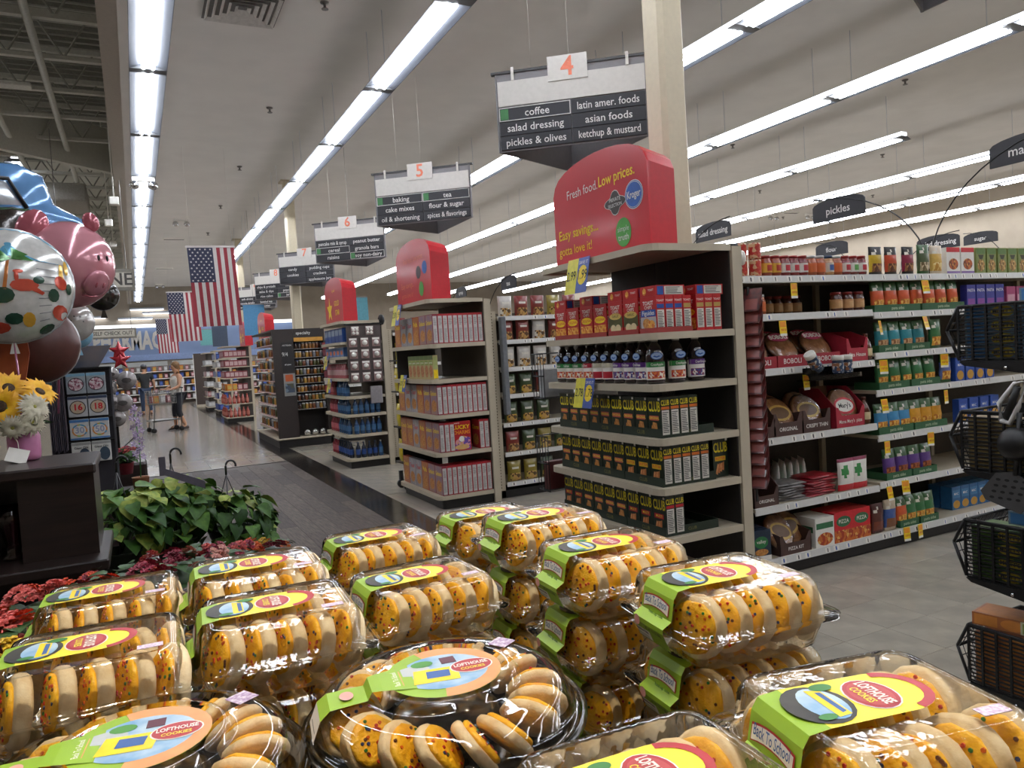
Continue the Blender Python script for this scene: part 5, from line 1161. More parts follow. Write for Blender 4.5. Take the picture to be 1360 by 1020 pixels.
# ---- balloons
def foil(c, **k): return mat(c, .16, metal=.25, coat=.6, **k)
def to_cam(px, py, y, roll=0):
    """matrix at a photo pixel on plane y=const, local +z towards the photographer's side of the aisle"""
    p = ray_pt(px, py, 1, y); return p
def lens(r, t, z): return 0
def foil_balloon(name, px, py, y, r, t, face_rz, base_m, label, prints, cat='balloon', rxt=90, tail=True, ribbon=None, n=32, ry=1):
    """two-sided round foil balloon; prints are (points in unit disc, material)"""
    p = ray_pt(px, py, 1, y)
    root = thing(name, None, label, cat, 'foil balloons', TR(p.x, p.y, p.z, rz=face_rz) @ TR(rx=rxt))
    def h(q): return t * max(0.0, 1 - q * q) ** .55
    prof = [(r * math.sin(a) if False else r * q, -h(q)) for q in (.02, .25, .45, .62, .76, .87, .94, .985, 1)] + [(r * q, h(q)) for q in (.985, .94, .87, .76, .62, .45, .25, .02)]
    m = MB(); nn = n
    rings = [[(rr * (1 + .012 * math.cos(22 * 6.283 * k / nn) * (rr / r > .9)) * math.cos(6.283 * k / nn), rr * ry * math.sin(6.283 * k / nn), z) for k in range(nn)] for rr, z in prof]
    m.loft(rings, base_m); part(root, 'foil_body', m)
    part(root, 'seam', MB().lathe([(r * .995, -.002), (r * 1.025, 0), (r * .995, .002)], foil('#c8ccd0'), nn, sy=ry))
    for nm, pts, mt, lab in prints:
        q = MB(); pts = dens(pts)
        cx = sum(a for a, b in pts) / len(pts); cy = sum(b for a, b in pts) / len(pts)
        vs = [(cx * r, cy * r * ry, h(math.hypot(cx, cy)) + .004)] + [(a * r, b * r * ry, h(min(1, math.hypot(a, b))) + .003) for a, b in pts]
        q.add(vs, [(0, i + 1, (i + 1) % len(pts) + 1) for i in range(len(pts))], mt, True); part(root, nm, q)
    if tail: part(root, 'tail', MB().prism([(-.02, -.05), (.02, -.05), (.008, 0), (-.008, 0)], -.002, .002, base_m, TR(0, -r * ry - .0, 0, -90)))
    if ribbon: part(root, 'ribbon', MB().tube([(0, -r * ry, 0), (.01, -r * ry - .25, .01), (-.02, -r * ry - .6, 0), (0, -r * ry - 1.0, 0)], .004, ribbon, 4))
    return root
def dens(pts, k=3): return [(a[0] + (b[0] - a[0]) * i / k, a[1] + (b[1] - a[1]) * i / k) for a, b in zip(pts, pts[1:] + pts[:1]) for i in range(k)]
def blob(cx, cy, rx, ry, n=10, rot=0): return [(cx + rx * math.cos(6.283 * k / n) * math.cos(rot) - ry * math.sin(6.283 * k / n) * math.sin(rot), cy + rx * math.cos(6.283 * k / n) * math.sin(rot) + ry * math.sin(6.283 * k / n) * math.cos(rot)) for k in range(n)]
FWHITE = foil('#d4d4d0'); SKYB = foil('#5fa6c8'); PALM = foil('#3f7a36'); TRUNK = foil('#c87a3a'); FLAM = foil('#c8503c'); LEAFB = foil('#264a3a'); HIBY = foil('#d8a83a')
pr_l = [('print', [(math.cos(R(a)) * .99, math.sin(R(a)) * .99) for a in range(20, 161, 10)] + [(-.6, .40), (0, .48), (.6, .36)], SKYB, 0)]
for k in range(7):
    a = R(10 + k * 30); pr_l.append(('print', [(.02, .42), (.02 + .19 * math.cos(a) - .05 * math.sin(a), .42 + .16 * math.sin(a) + .05), (.02 + .34 * math.cos(a), .42 + .24 * math.sin(a) - .07), (.02 + .18 * math.cos(a), .40 + .12 * math.sin(a) - .02)], PALM, 0))
pr_l += [('print', [(-.06, .38), (-.01, .40), (-.09, -.1), (-.15, -.1)], TRUNK, 0), ('print', blob(.18, -.03, .22, .11), FLAM, 0), ('print', blob(.07, .12, .035, .1), FLAM, 0), ('print', blob(.10, .21, .08, .035), FLAM, 0), ('print', [(.34, -.05), (.48, -.16), (.44, -.2), (.28, -.12)], FLAM, 0),
      ('print', blob(.75, .02, .10, .13, rot=.4), FLAM, 0), ('print', [(.72, .1), (.75, .36), (.80, .34), (.80, .1)], HIBY, 0), ('print', blob(.86, .3, .04, .14), HIBY, 0), ('print', blob(.72, -.5, .13, .14, rot=.6), FLAM, 0), ('print', blob(-.25, -.75, .2, .1), FLAM, 0), ('print', blob(-.5, -.05, .22, .11), FLAM, 0),
      ('print', blob(.62, -.2, .09, .12), LEAFB, 0), ('print', blob(.40, .06, .09, .07), LEAFB, 0), ('print', blob(.88, -.08, .05, .1), LEAFB, 0), ('print', blob(.0, -.6, .14, .1), LEAFB, 0), ('print', blob(-.15, -.2, .18, .14), LEAFB, 0), ('print', blob(.5, -.78, .14, .07, rot=.5), LEAFB, 0), ('print', blob(.22, -.62, .1, .13), HIBY, 0)]
for k in range(9): pr_l.append(('print', [(.38, .40 - k * .13), (.70 - .02 * k, .36 - k * .12), (.70 - .02 * k, .345 - k * .12), (.38, .385 - k * .13)], foil('#8f9094'), 0))
foil_balloon('foil_balloon', 12, 380, 4.15, .262, .13, 12, FWHITE, 'white tropical foil balloon with red flamingos and palm', pr_l, ribbon=foil('#b86a8a'))
# pig
PIGP = foil('#d08d98', var=.05, scale=5); PIGD = foil('#b8626f'); 
pp = ray_pt(92, 352, 1, 4.75)
pig = thing('foil_balloon', None, 'pink pig shaped foil balloon with floppy ears', 'balloon', 'foil balloons', TR(pp.x, pp.y, pp.z, rz=2))
m = MB(); m.ball((0, 0, 0), .225, PIGP, 28, ry=.19, rz=.235); part(pig, 'body', m)
for s, (ex, ez, er) in enumerate(((-.155, .19, .075), (.12, .225, .04))): 
    e_ = MB(); e_.ball((0, 0, 0), er, PIGD, 14, ry=er * .55, rz=er * 1.35); part(pig, 'ear', e_, TR(ex, -.06, ez, ry=(28, -20)[s]))
sn = part(pig, 'snout', MB().ball((0, 0, 0), .078, foil('#c27f8c'), 18, ry=.022, rz=.075), TR(.122, -.124, -.115, rz=42, rx=28))
for x in (-.022, .022): part(sn, 'nostril', MB().ball((x, -.028, .002), .007, PIGD, 8, ry=.004, rz=.016))
for x, y in ((.142, -.146), (.182, -.110)): part(pig, 'eye', MB().ball((x, y, .02), .008, BLACK, 8, rz=.017, ry=.006))
part(pig, 'mouth', MB().tube([(.05, -.135, -.175), (.09, -.125, -.185), (.12, -.105, -.18)], .004, PIGD, 5)); part(pig, 'ribbon', MB().tube([(-.03, 0, -.235), (-.08, -.03, -.45), (-.11, -.02, -.8)], .006, foil('#b86a8a'), 4))
# tractor
TB = foil('#5f8fc0', var=.1, scale=6); tp_ = ray_pt(8, 292, 1, 5.2)
tr_ = thing('foil_balloon', None, 'blue tractor shaped foil balloon with dark wheel, upper left', 'balloon', 'foil balloons', TR(tp_.x, tp_.y, tp_.z, rz=14))
body = [(-.42, -.05), (-.40, .22), (-.3, .32), (.08, .33), (.2, .27), (.25, .10), (.40, .02), (.46, -.12), (.40, -.26), (-.3, -.28)]
def puff(poly, t, mt, k=.86):
    cx = sum(p[0] for p in poly) / len(poly); cz = sum(p[1] for p in poly) / len(poly); mm = MB()
    pl = []
    n = len(poly)
    for i in range(n):
        for j in range(3):
            a, b = poly[i], poly[(i + 1) % n]; pl.append((a[0] + (b[0] - a[0]) * j / 3, a[1] + (b[1] - a[1]) * j / 3))
    mm.loft([[(cx + (x - cx) * s, y, cz + (z - cz) * s) for x, z in pl] for s, y in ((.05, -t), (.5, -t * .92), (.8, -t * .68), (.94, -t * .35), (1, 0), (.94, t * .35), (.8, t * .68), (.5, t * .92), (.05, t))], mt); return mm
part(tr_, 'body', puff(body, .12, TB)); part(tr_, 'cab_window', puff([(-.3, .06), (-.28, .2), (.0, .2), (.08, .06)], .02, foil('#c8d0d6')), TR(0, -.112, 0)); part(tr_, 'window_frame', MB().tube([(-.3, -.13, .05), (-.29, -.13, .21), (.01, -.13, .21), (.09, -.125, .05)], .012, BLACK, 6))
wh = part(tr_, 'wheel', puff(blob(.02, -.12, .20, .19, 16), .08, foil('#3a322e', var=.3, scale=20)), TR(0, -.09, 0)); part(wh, 'hub', puff(blob(.13, -.10, .065, .085, 16), .03, foil('#c8c6c2')), TR(0, -.075, 0)); part(wh, 'hub_cap', puff(blob(.13, -.10, .02, .028, 12), .02, foil('#a8502a')), TR(0, -.1, 0))
part(tr_, 'green_trim', MB().box(-.3, .1, -.135, -.12, .0, .045, foil('#3a5a3c')))
# others
foil_balloon('foil_balloon', 50, 458, 4.6, .20, .1, 20, mat('#4a241f', .35), 'dark maroon foil balloon below the pig balloon', [], ribbon=None)
foil_balloon('foil_balloon', 98, 428, 5.0, .11, .06, 20, foil('#b8b6b2'), 'small white dotted foil balloon under the pig balloon', [('print', blob(.3 * math.cos(k), .3 * math.sin(k) + .0, .05, .05, 6), foil('#6a6a6c'), 0) for k in range(5)])
foil_balloon('foil_balloon', 136, 392, 5.6, .10, .05, 10, foil('#2a2824'), 'black and gold foil balloon peeking behind the pig', [('print', blob(-.3, .2, .2, .3, 8), foil('#b8924a'), 0)])
foil_balloon('foil_balloon', 104, 445, 6.0, .09, .05, 10, foil('#7fb0cc'), 'small light blue foil balloon above the dark card', [('print', blob(.1, .2, .3, .2, 8), foil('#c8d8e0'), 0)])
foil_balloon('foil_balloon', 62, 486, 5.6, .07, .06, 10, foil('#3a5a6c'), 'small teal foil balloon behind the pink ribbon', [])
st5 = lambda s: [(s * (1 if k % 2 == 0 else .45) * math.sin(6.283 * k / 10), s * (1 if k % 2 == 0 else .45) * math.cos(6.283 * k / 10)) for k in range(10)]
for i, (px, py) in enumerate(((158, 466), (160, 478))):
    q = ray_pt(px, py, 1, 8.0); rt = thing('star_balloon', None, ('upper', 'lower')[i] + ' red star foil balloon left of the man', 'balloon', 'foil balloons', TR(q.x, q.y, q.z)); part(rt, 'foil_body', puff(st5(.1), .04, foil('#b8303a')))
for i, (px, py) in enumerate(((148, 497), (150, 535), (163, 535), (143, 552), (156, 556), (168, 505), (146, 515))):
    foil_balloon('stick_balloon', px, py, 7.0, .055 + .01 * (i % 3), .05, 0, foil('#8f8a88', var=.2, scale=20), ['silver stick balloon at top beside packets', 'silver round stick balloon, left of pair', 'silver round stick balloon, right of pair', 'low silver stick balloon near the orchids', 'lowest silver stick balloon', 'silver stick balloon under the red star', 'small silver stick balloon behind the packets'][i], [('print', blob(0, 0, .5, .3, 8), foil('#5a5656'), 0)], tail=False, n=20)
bs = thing('balloon_stand', None, 'dark wire stand holding the silver stick balloons', 'stand', None, TR(ray_pt(155, 560, 1, 7.1).x, 7.15, 0))
part(bs, 'base', MB().cbox(-.2, .2, -.12, .2, 0, .75, DWD, .02)); part(bs, 'pole', MB().tube([(0, 0, .75), (0, 0, 1.55)], .012, BLACK, 6))
for k in range(6): part(bs, 'arm', MB().tube([(0, 0, .85 + .1 * k), (.12 * math.cos(k * 2.1), .03, .95 + .1 * k)], .005, BLACK, 4))
oc = ray_pt(10, 470, 1, 4.35); thing('orange_banner', MB().prism([(-.08, -.16), (.06, -.16), (.09, .0), (.075, .16), (-.05, .12)], 0, .02, mat('#b0562a', .5, scale=6, h2='#8a3a1c')), 'orange party banner hanging below the tropical balloon', 'banner', None, TR(oc.x, oc.y, oc.z))

# ---- packet rack with party balloons
rp = ray_pt(116, 560, 1, 6.3)
rk = thing('packet_rack', None, 'dark rack of party balloon packets behind the flowers', 'rack', None, TR(rp.x, 6.32, 0))
part(rk, 'back_board', MB().box(-.24, .17, 0.06, .1, .2, 1.56, mat('#2c2a30', .5))); part(rk, 'base', MB().cbox(-.26, .19, -.05, .25, 0, .2, DWD, .01))
for s in (-.24, .165): part(rk, 'post', MB().box(s, s + .015, .04, .06, .2, 1.56, mat('#5a5a5e', .4, metal=.5)))
for k in range(4): part(rk, 'peg_bar', MB().box(-.15, .165, .035, .06, 1.515 - .168 * k, 1.525 - .168 * k, BLACK))
for k in range(9): part(rk, 'side_packet', MB().box(-.235 + .012 * k, -.228 + .012 * k, -.03, .04, .95 + .01 * (k % 3), 1.50 - .02 * (k % 2), mat(('#4a444c', '#3a3640', '#5a525a')[k % 3], .35)))
NUM = [('', ''), ('16', '18'), ('30', '50'), ('', '')]
def packet(kind, num, col):
    m = MB(); w_, h_ = .125, .15
    bodym = (mat('#a9b2b8', .25, scale=20, h2='#8f979c'), mat('#b9bcc0', .35), mat('#c4c6c4', .4), mat('#cfcfca', .4))[kind]
    m.cbox(-w_ / 2, w_ / 2, -.012, 0, 0, h_, bodym, .004)
    kids = []
    hb = MB(); hb.box(-w_ / 2 + .001, w_ / 2 - .001, -.0135, -.0125, h_ - .022, h_ - .002, (mat('#7aa6c0', .4), mat('#3a4660', .4), mat('#4a7ab0', .4), mat('#9a9a98', .4))[kind]); kids.append(P('header', hb))
    if kind == 2: bb = MB(); bb.box(-w_ / 2 + .001, w_ / 2 - .001, -.0135, -.0125, .002, .014, mat('#4a7ab0', .4)); kids.append(P('footer', bb))
    pc = MB(); cz = h_ * .46
    if kind in (0, 1):
        pc.disc(0, cz, 0, .052, .050, mat('#3a2f34', .4), 20, FRONT(0, -.0132, 0)); pc.disc(0, cz, .0006, .046, .044, mat(('#a8848c', '#c8b49a')[kind], .4, kind='voronoi', scale=90, ramp=('#c8a0a8', '#8a5060', '#d8d0d0', '#6a4a5a')) if kind == 0 else mat('#c8b49a', .4), 20, FRONT(0, -.0132, 0))
    elif kind == 2: pc.disc(0, cz, 0, .050, .046, mat('#d0a040', .4, kind='voronoi', scale=60, ramp=('#d88a3a', '#8ab04a', '#4a90b8', '#d8c04a')), 20, FRONT(0, -.0132, 0)); pc.disc(0, cz, .0006, .040, .036, mat('#d8d4cc', .4), 20, FRONT(0, -.0132, 0))
    else: pc.disc(.02, cz * .8, 0, .035, .05, mat('#3a4a5a', .4), 16, FRONT(0, -.0132, 0))
    kids.append(P('picture', pc))
    if num: kids.append(P('lettering', MB().text(num, .062, col, FRONT(0, -.0145, cz), bold=.03)))
    elif kind == 3: kids.append(P('lettering', MB().text('Giant ON', .022, INK, FRONT(0, -.014, h_ * .72), bold=.02, width=.1)))
    return P('balloon_packet', m, kids)
for r_ in range(4):
    for c in range(2):
        nm = NUM[r_][c]
        place(packet(r_, nm, RED if r_ == 1 else mat('#9aa0b8', .4)), TR(-.055 + c * .13 + .006 * r_, 6.31 - 6.32, 1.365 - .168 * r_) if False else TR(rp.x - .055 + c * .13, 6.345, 1.37 - .168 * r_), [['left', 'right'][c] + ' round printed party balloon packet in the top row', f'party balloon packet with red number {"sixteen" if c == 0 else "eighteen"}', f'party balloon packet with number {"thirty" if c == 0 else "fifty"} and blue band', ['left', 'right'][c] + ' white balloon packet in the bottom row'][r_], 'packet', 'party balloon packets')
dc = ray_pt(108, 476, 1, 6.36); part(rk, 'top_bar', MB().box(-.24, .17, .03, .1, 1.56, dc.z - .082, BLACK))
dc = dc; thing('greeting_card', MB().add([(-.19, 0, -.075), (.10, 0, -.08), (.20, .05, .09), (-.13, .05, .09), (-.19, .01, -.075), (.10, .01, -.08), (.20, .06, .09), (-.13, .06, .09)], [(0, 1, 2, 3), (7, 6, 5, 4), (0, 4, 5, 1), (1, 5, 6, 2), (2, 6, 7, 3), (3, 7, 4, 0)], mat('#2b2a33', .3, scale=6, h2='#4a3a30', coat=.3)), 'dark glossy slanted card on top of the packet rack', 'card', None, TR(dc.x, dc.y, dc.z))
# orchids and a red flower in a clay pot behind the pothos
kalanchoe(165, 594, 6.6, ['rose', 'pink'], 'red flowers in clay pot under the silver balloons', 8, .1, seed=21)
oq = ray_pt(184, 598, 1, 6.4); orc = thing('orchid', None, 'white and purple orchid spike left of the shopping cart', 'plant', None, TR(oq.x, oq.y, .601))
pl = thing('flower_plinth', None, 'dark plinth carrying the orchid and red flowers', 'stand', None, TR(oq.x - .2, 6.5, 0)); part(pl, 'top_board', MB().cbox(-.12, .32, -.22, .25, .57, .60, DWD, .005)); part(pl, 'body', MB().box(-.1, .3, -.2, .23, 0, .57, DWD))
part(orc, 'pot', MB().lathe([(.05, 0), (.06, .1), (.065, .105), (.055, .1), (.045, .01)], mat('#8a5a3a', .6), 14)); part(orc, 'spike', MB().tube([(0, 0, .1), (.01, 0, .35), (-.01, 0, .62)], .004, GREEN, 5))
om = MB()
for j in range(5): b = 6.283 * j / 5; om.add([(0, 0, 0), (.02 * math.cos(b - .5), .02 * math.sin(b - .5), .004), (.03 * math.cos(b), .03 * math.sin(b), 0), (.02 * math.cos(b + .5), .02 * math.sin(b + .5), .004)], [(0, 1, 2, 3)], mat('#b9aec4', .5, scale=80, h2='#7a5a92'))
om = om.mesh('blossom')
for k in range(16): place(P('blossom', om), TR(.03 * math.cos(k * 2.4), -.02, .26 + .025 * k, rx=75, rz=40 * math.cos(k * 1.7)), parent=orc)
# ================================================================ the cookie table
COOK = mat('#ecdcb8', .75, scale=60, h2='#dcc59a', bump=.12, bscale=300); FROST = mat('#fbc52a', .42, var=.1, scale=50, h2='#f2b016', bump=.25, bscale=160)
SPK = [mat(c, .35) for c in ('#c22a1e', '#d8641a', '#2a7a34', '#2c3a6a', '#c8402a', '#6a3a20')]
PET = clear_plastic('pet_clamshell', '#fbfaf7', 1.0, .07, 1.5, .02, .2)
def make_cookie(seed, r=.037, t=.0165):
    rnd = random.Random(seed)
    c = MB(); wob = [1 + rnd.uniform(-.02, .02) for _ in range(18)]
    rings = []
    for rr, z in ((.55, 0), (.9, .0005), (.985, .004), (1, t * .55), (.975, t * .85), (.9, t), (.5, t + .001)):
        rings.append([(r * rr * wob[k] * math.cos(2 * math.pi * k / 18), r * rr * wob[k] * math.sin(2 * math.pi * k / 18), z) for k in range(18)])
    c.loft(rings, COOK)
    f = MB(); wb = [1 + rnd.uniform(-.05, .03) for _ in range(18)]
    rings = [[(r * rr * wb[k] * math.cos(2 * math.pi * k / 18), r * rr * wb[k] * math.sin(2 * math.pi * k / 18), t + z) for k in range(18)] for rr, z in ((.80, 0), (.83, .003), (.78, .0055), (.58, .0066), (.25, .0063))]
    f.loft(rings, FROST)
    s = MB()
    for _ in range(rnd.randint(16, 30)):
        a = rnd.uniform(0, 6.283); q = r * .78 * math.sqrt(rnd.random()); z = t + .0062 - max(0, (q / r - .55)) * .006
        n = 6; rad = .0021
        top = [(q * math.cos(a) + rad * .8 * math.cos(k * 6.283 / n), q * math.sin(a) + rad * .8 * math.sin(k * 6.283 / n), z + .0014) for k in range(n)]
        bot = [(q * math.cos(a) + rad * math.cos(k * 6.283 / n), q * math.sin(a) + rad * math.sin(k * 6.283 / n), z) for k in range(n)]
        s.loft([bot, top], rnd.choice(SPK), smooth=False)
    return P('cookie', c, [P('frosting', f), P('sprinkles', s, kind='stuff')])
COOKIES = [make_cookie(k) for k in range(6)]
PL, PW, PFZ, PH = .194, .174, .042, .086     # clamshell length, width, flange height, total height
def rrect(hx, hy, c, z, n=5, rib=0, nr=0):
    o = []
    for sx, sy, a0 in ((1, -1, -90), (1, 1, 0), (-1, 1, 90), (-1, -1, 180)):
        for k in range(n + 1):
            a = R(a0 + 90 * k / n); o.append((sx * (hx - c) + c * math.cos(a), sy * (hy - c) + c * math.sin(a), z))
    # subdivide straight runs with fluting
    out = []; m = len(o)
    for i in range(m):
        p, q = Vector(o[i]), Vector(o[(i + 1) % m]); out.append(tuple(p))
        if (q - p).length > .03:
            seg = 24; nrm = Vector((q.y - p.y, p.x - q.x, 0)).normalized()
            for k in range(1, seg): out.append(tuple(p.lerp(q, k / seg) + nrm * (-rib if k % 2 else 0)))
    return out
def shell_base():
    m = MB(); hx, hy = PL / 2, PW / 2
    m.loft([rrect(hx - .022, hy - .02, .02, .001), rrect(hx - .012, hy - .012, .024, .006, rib=.0012), rrect(hx - .004, hy - .004, .026, PFZ - .006, rib=.0016), rrect(hx - .003, hy - .003, .026, PFZ - .001), rrect(hx + .008, hy + .006, .024, PFZ - .0005), rrect(hx + .0095, hy + .0075, .024, PFZ - .003)], PET, caps=False)
    m.add(rrect(hx - .022, hy - .02, .02, .001), [tuple(reversed(range(len(rrect(hx - .022, hy - .02, .02, .001)))))], PET)
    return m
def shell_lid():
    m = MB(); hx, hy = PL / 2, PW / 2
    rs = [rrect(hx + .0105, hy + .0085, .025, PFZ - .001), rrect(hx + .0105, hy + .0085, .025, PFZ + .0015), rrect(hx - .002, hy - .002, .026, PFZ + .002), rrect(hx - .005, hy - .005, .026, PFZ + .008, rib=.0018), rrect(hx - .009, hy - .009, .022, PH - .010, rib=.0018), rrect(hx - .014, hy - .014, .02, PH - .002), rrect(hx - .020, hy - .020, .018, PH), rrect(hx - .024, hy - .024, .016, PH - .0025)]
    m.loft(rs, PET, caps=False); n = len(rs[-1]); m.add(rs[-1], [tuple(range(n))], PET); return m
LGRN = mat('#8fb52e', .4, var=.06, scale=20); LYEL = mat('#efe03a', .4, var=.04); LRED = mat('#a8242c', .4); LBLK = mat('#23211d', .5, scale=30, h2='#3a382f'); LSKY = mat('#6f9fc9', .4, scale=30, h2='#b8cfe0'); LWH = mat('#eeeae2', .45, var=.02); LPINK = mat('#e3a49c', .45); LBLUE = mat('#3a5f9c', .5)
def shell_label():
    """printed band from the left end of the pack over to the top"""
    hx = PL / 2; w = .044
    body = MB()
    prof = [(-hx - .0015, .015), (-hx - .0118, PFZ - .004), (-hx - .0118, PFZ + .002), (-hx + .0005, PFZ + .009), (-hx + .0055, PH - .010), (-hx + .0115, PH - .001), (-hx + .03, PH + .0012)]
    # left end: green, with a white nutrition block on the far side
    for (a, b) in zip(prof, prof[1:]): body.add([(a[0] - .001, w, a[1]), (a[0] - .001, -w, a[1]), (b[0] - .001, -w, b[1]), (b[0] - .001, w, b[1])], [(0, 1, 2, 3)], LGRN)
    zt = PH + .0012
    top = [(-hx + .029, -w, zt), (.01, -w * .98, zt)] + [(.01 + .034 * math.sin(R(a)), -w * .98 * math.cos(R(a)), zt) for a in range(15, 180, 15)] + [(.01, w * .98, zt), (-hx + .029, w, zt)]
    tp = MB(); tp.poly(top, LYEL)
    def ell(cx, cy, rx, ry, z, mt, n=20): tp.disc(cx, cy, zt + z, rx, ry, mt, n)
    ell(-.055, .0, .027, .040, .0004, LBLK); ell(-.050, .0, .017, .034, .0006, LSKY)
    tp.poly([(-.052, -.03, zt + .0009), (-.040, -.028, zt + .0009), (-.040, .024, zt + .0009), (-.052, .03, zt + .0009)], YELLOW); tp.poly([(-.046, -.024, zt + .0011), (-.0415, -.022, zt + .0011), (-.0415, .02, zt + .0011), (-.046, .022, zt + .0011)], LBLUE)
    ell(-.036, .03, .010, .008, .0010, mat('#3a7a3a', .5)); ell(-.060, -.026, .008, .006, .0010, mat('#3a7a3a', .5))
    ell(-.006, 0, .021, .033, .0004, LWH); ell(-.006, 0, .0195, .0315, .0006, LRED); ell(-.006, 0, .016, .027, .0008, mat('#b8484a', .45))
    tp.text('LOFTHOUSE', .0145, LWH, TR(-.003, 0, zt + .0012, rz=-90), bold=.03, width=.05); tp.text('COOKIES', .010, LYEL, TR(-.014, 0, zt + .0012, rz=-90), bold=.02, width=.034)
    arc = [(.01 + r_ * math.sin(R(a)), -w * .98 * math.cos(R(a)) * (r_ / .034), zt + .0004) for r_, rng in ((.034, range(10, 171, 16)), (.026, range(170, 9, -16))) for a in rng]
    tp.poly(arc, LRED)
    # banner and text on the left end
    bn = MB()
    def lp(y, z):      # point on the left end slope
        for a, b in zip(prof, prof[1:]):
            if a[1] <= z <= b[1]: t = (z - a[1]) / (b[1] - a[1]); return (a[0] + (b[0] - a[0]) * t - .0018, y, z)
        return (prof[-1][0], y, z)
    def band(y0, y1, z0, z1, mt, bow=0, off=0):
        n = 6; vs = [];
        for j in (0, 1):
            for k in range(n + 1):
                y = y0 + (y1 - y0) * k / n; z = (z0, z1)[j] + bow * (1 - (2 * k / n - 1) ** 2)
                q = lp(y, z); vs.append((q[0] - off, q[1], q[2]))
        bn.add(vs, [(k, k + 1, n + 2 + k, n + 1 + k) for k in range(n)], mt)
    band(.038, -.036, .054, .0685, LRED, .004, .0002); band(.036, -.034, .0555, .067, LWH, .004, .0006)
    band(.043, .002, .0175, .030, LWH, 0, .0003)
    sl = math.degrees(math.atan2(.004, .018))
    bn.text('Back To School', .0135, LBLUE, LEFT(-hx - .0002, 0, .0655) @ TR(rx=-11), bold=.01, width=.062)
    bn.text('NET WT 13.5 OZ (383g)', .0065, INK, LEFT(-hx - .0128, -.014, .0345) @ TR(rx=24) , bold=.02, width=.046)
    bn.text('frosted sugar cookies', .0055, mat('#3a6a2a', .5), LEFT(-hx - .0035, -.005, .0525) @ TR(rx=-11), bold=.02, width=.04)
    bn.text('Nutrition Facts', .0065, INK, LEFT(-hx - .0098, .024, .0275) @ TR(rx=24), bold=.03, width=.036)
    for k in range(3): bn.add([(-hx - .0066 - .001 * k, .042, .0185 + .0022 * k), (-hx - .0066 - .001 * k, .006, .0185 + .0022 * k), (-hx - .0069 - .001 * k, .006, .0192 + .0022 * k), (-hx - .0069 - .001 * k, .042, .0192 + .0022 * k)], [(0, 1, 2, 3)], INK)
    q = [( -hx - .0142, .030 + .0085 * math.cos(6.283 * k / 14), .040 + .0065 * math.sin(6.283 * k / 14)) for k in range(14)]
    bn.poly(q[::-1], LPINK)
    for q_ in (body, tp, bn): q_.v = [(x, y * .76, z) for x, y, z in q_.v]
    return P('label', body, [P('top_print', tp), P('end_print', bn)])
PSHELL_B, PSHELL_L, PLABEL = P('base_shell', shell_base()), P('lid_shell', shell_lid()), shell_label()
PST = P('date_sticker', MB().box(.045, .070, -.058, -.046, PH + .0006, PH + .0012, mat('#b89ac0', .5, kind='noise', scale=300, h2='#e8e0ea')))
def make_pack(seed, label=True):
    rnd = random.Random(seed); kids = [PSHELL_B, PSHELL_L, PST] + ([PLABEL] if label else [])
    kl = [(k, None) for k in kids]
    for row in (-1, 1):
        for k in range(5):
            x = -.057 + k * .0348 + rnd.uniform(-.002, .002)
            T = TR(x, row * .0385 + rnd.uniform(-.001, .001), .0415, rz=rnd.uniform(10, 22)) @ TR(ry=-90 + rnd.uniform(8, 15)) @ TR(rz=rnd.uniform(0, 360))
            kl.append((rnd.choice(COOKIES), T))
    p = P('cookie_pack', None); p.kids = kl; return p

TZ = .853; FZ = 1.165
def stack(px, py, ztop, layers, rz, names, jit=.005):
    """stack whose topmost pack centre lies under a photo pixel at the height of its flange"""
    p = ray_pt(px, py, 2, ztop)
    for k in range(layers):
        z = ztop - PFZ - k * (PH + .0035)
        T = TR(p.x + random.uniform(-jit, jit) * (k > 0), p.y + random.uniform(-jit, jit) * (k > 0), z, rz=rz + random.uniform(-3, 3) * (k > 0))
        place(make_pack(px * 7 + py * 3 + k), T, names[k], 'cookie pack', 'clamshell packs of frosted cookies')
def lab4(w): return [f'top cookie pack of the {w}', f'second cookie pack from top of the {w}', f'third cookie pack from top of the {w}', f'bottom cookie pack of the {w}']
stack(962, 806, FZ, 4, -6, lab4('right hand stack beside the aisle'))
stack(812, 758, FZ, 4, -2, lab4('stack just behind the right hand one'))
stack(720, 714, FZ, 4, 0, lab4('tall stack in front of the cracker shelves'))
stack(650, 708, FZ - .03, 3, 2, lab4('rearmost stack at the back of the table'))
stack(1168, 994, FZ, 4, -12, lab4('nearest stack at the lower right corner'))
stack(878, 1103, FZ - .02, 4, -3, lab4('stack at the bottom edge before the right one'))
stack(128, 905, FZ, 4, -2, lab4('left front stack beside the flowers'))
stack(152, 822, FZ - .02, 4, -2, lab4('left rear stack beside the flowers'))
stack(372, 846, FZ, 4, -3, lab4('second front stack from the left'))
stack(345, 786, FZ, 4, -2, lab4('second rear stack from the left'))
stack(560, 800, FZ - .03, 4, 3, lab4('front stack behind the round platter'))
stack(505, 742, FZ - .03, 4, 2, lab4('rear stack behind the round platter'))
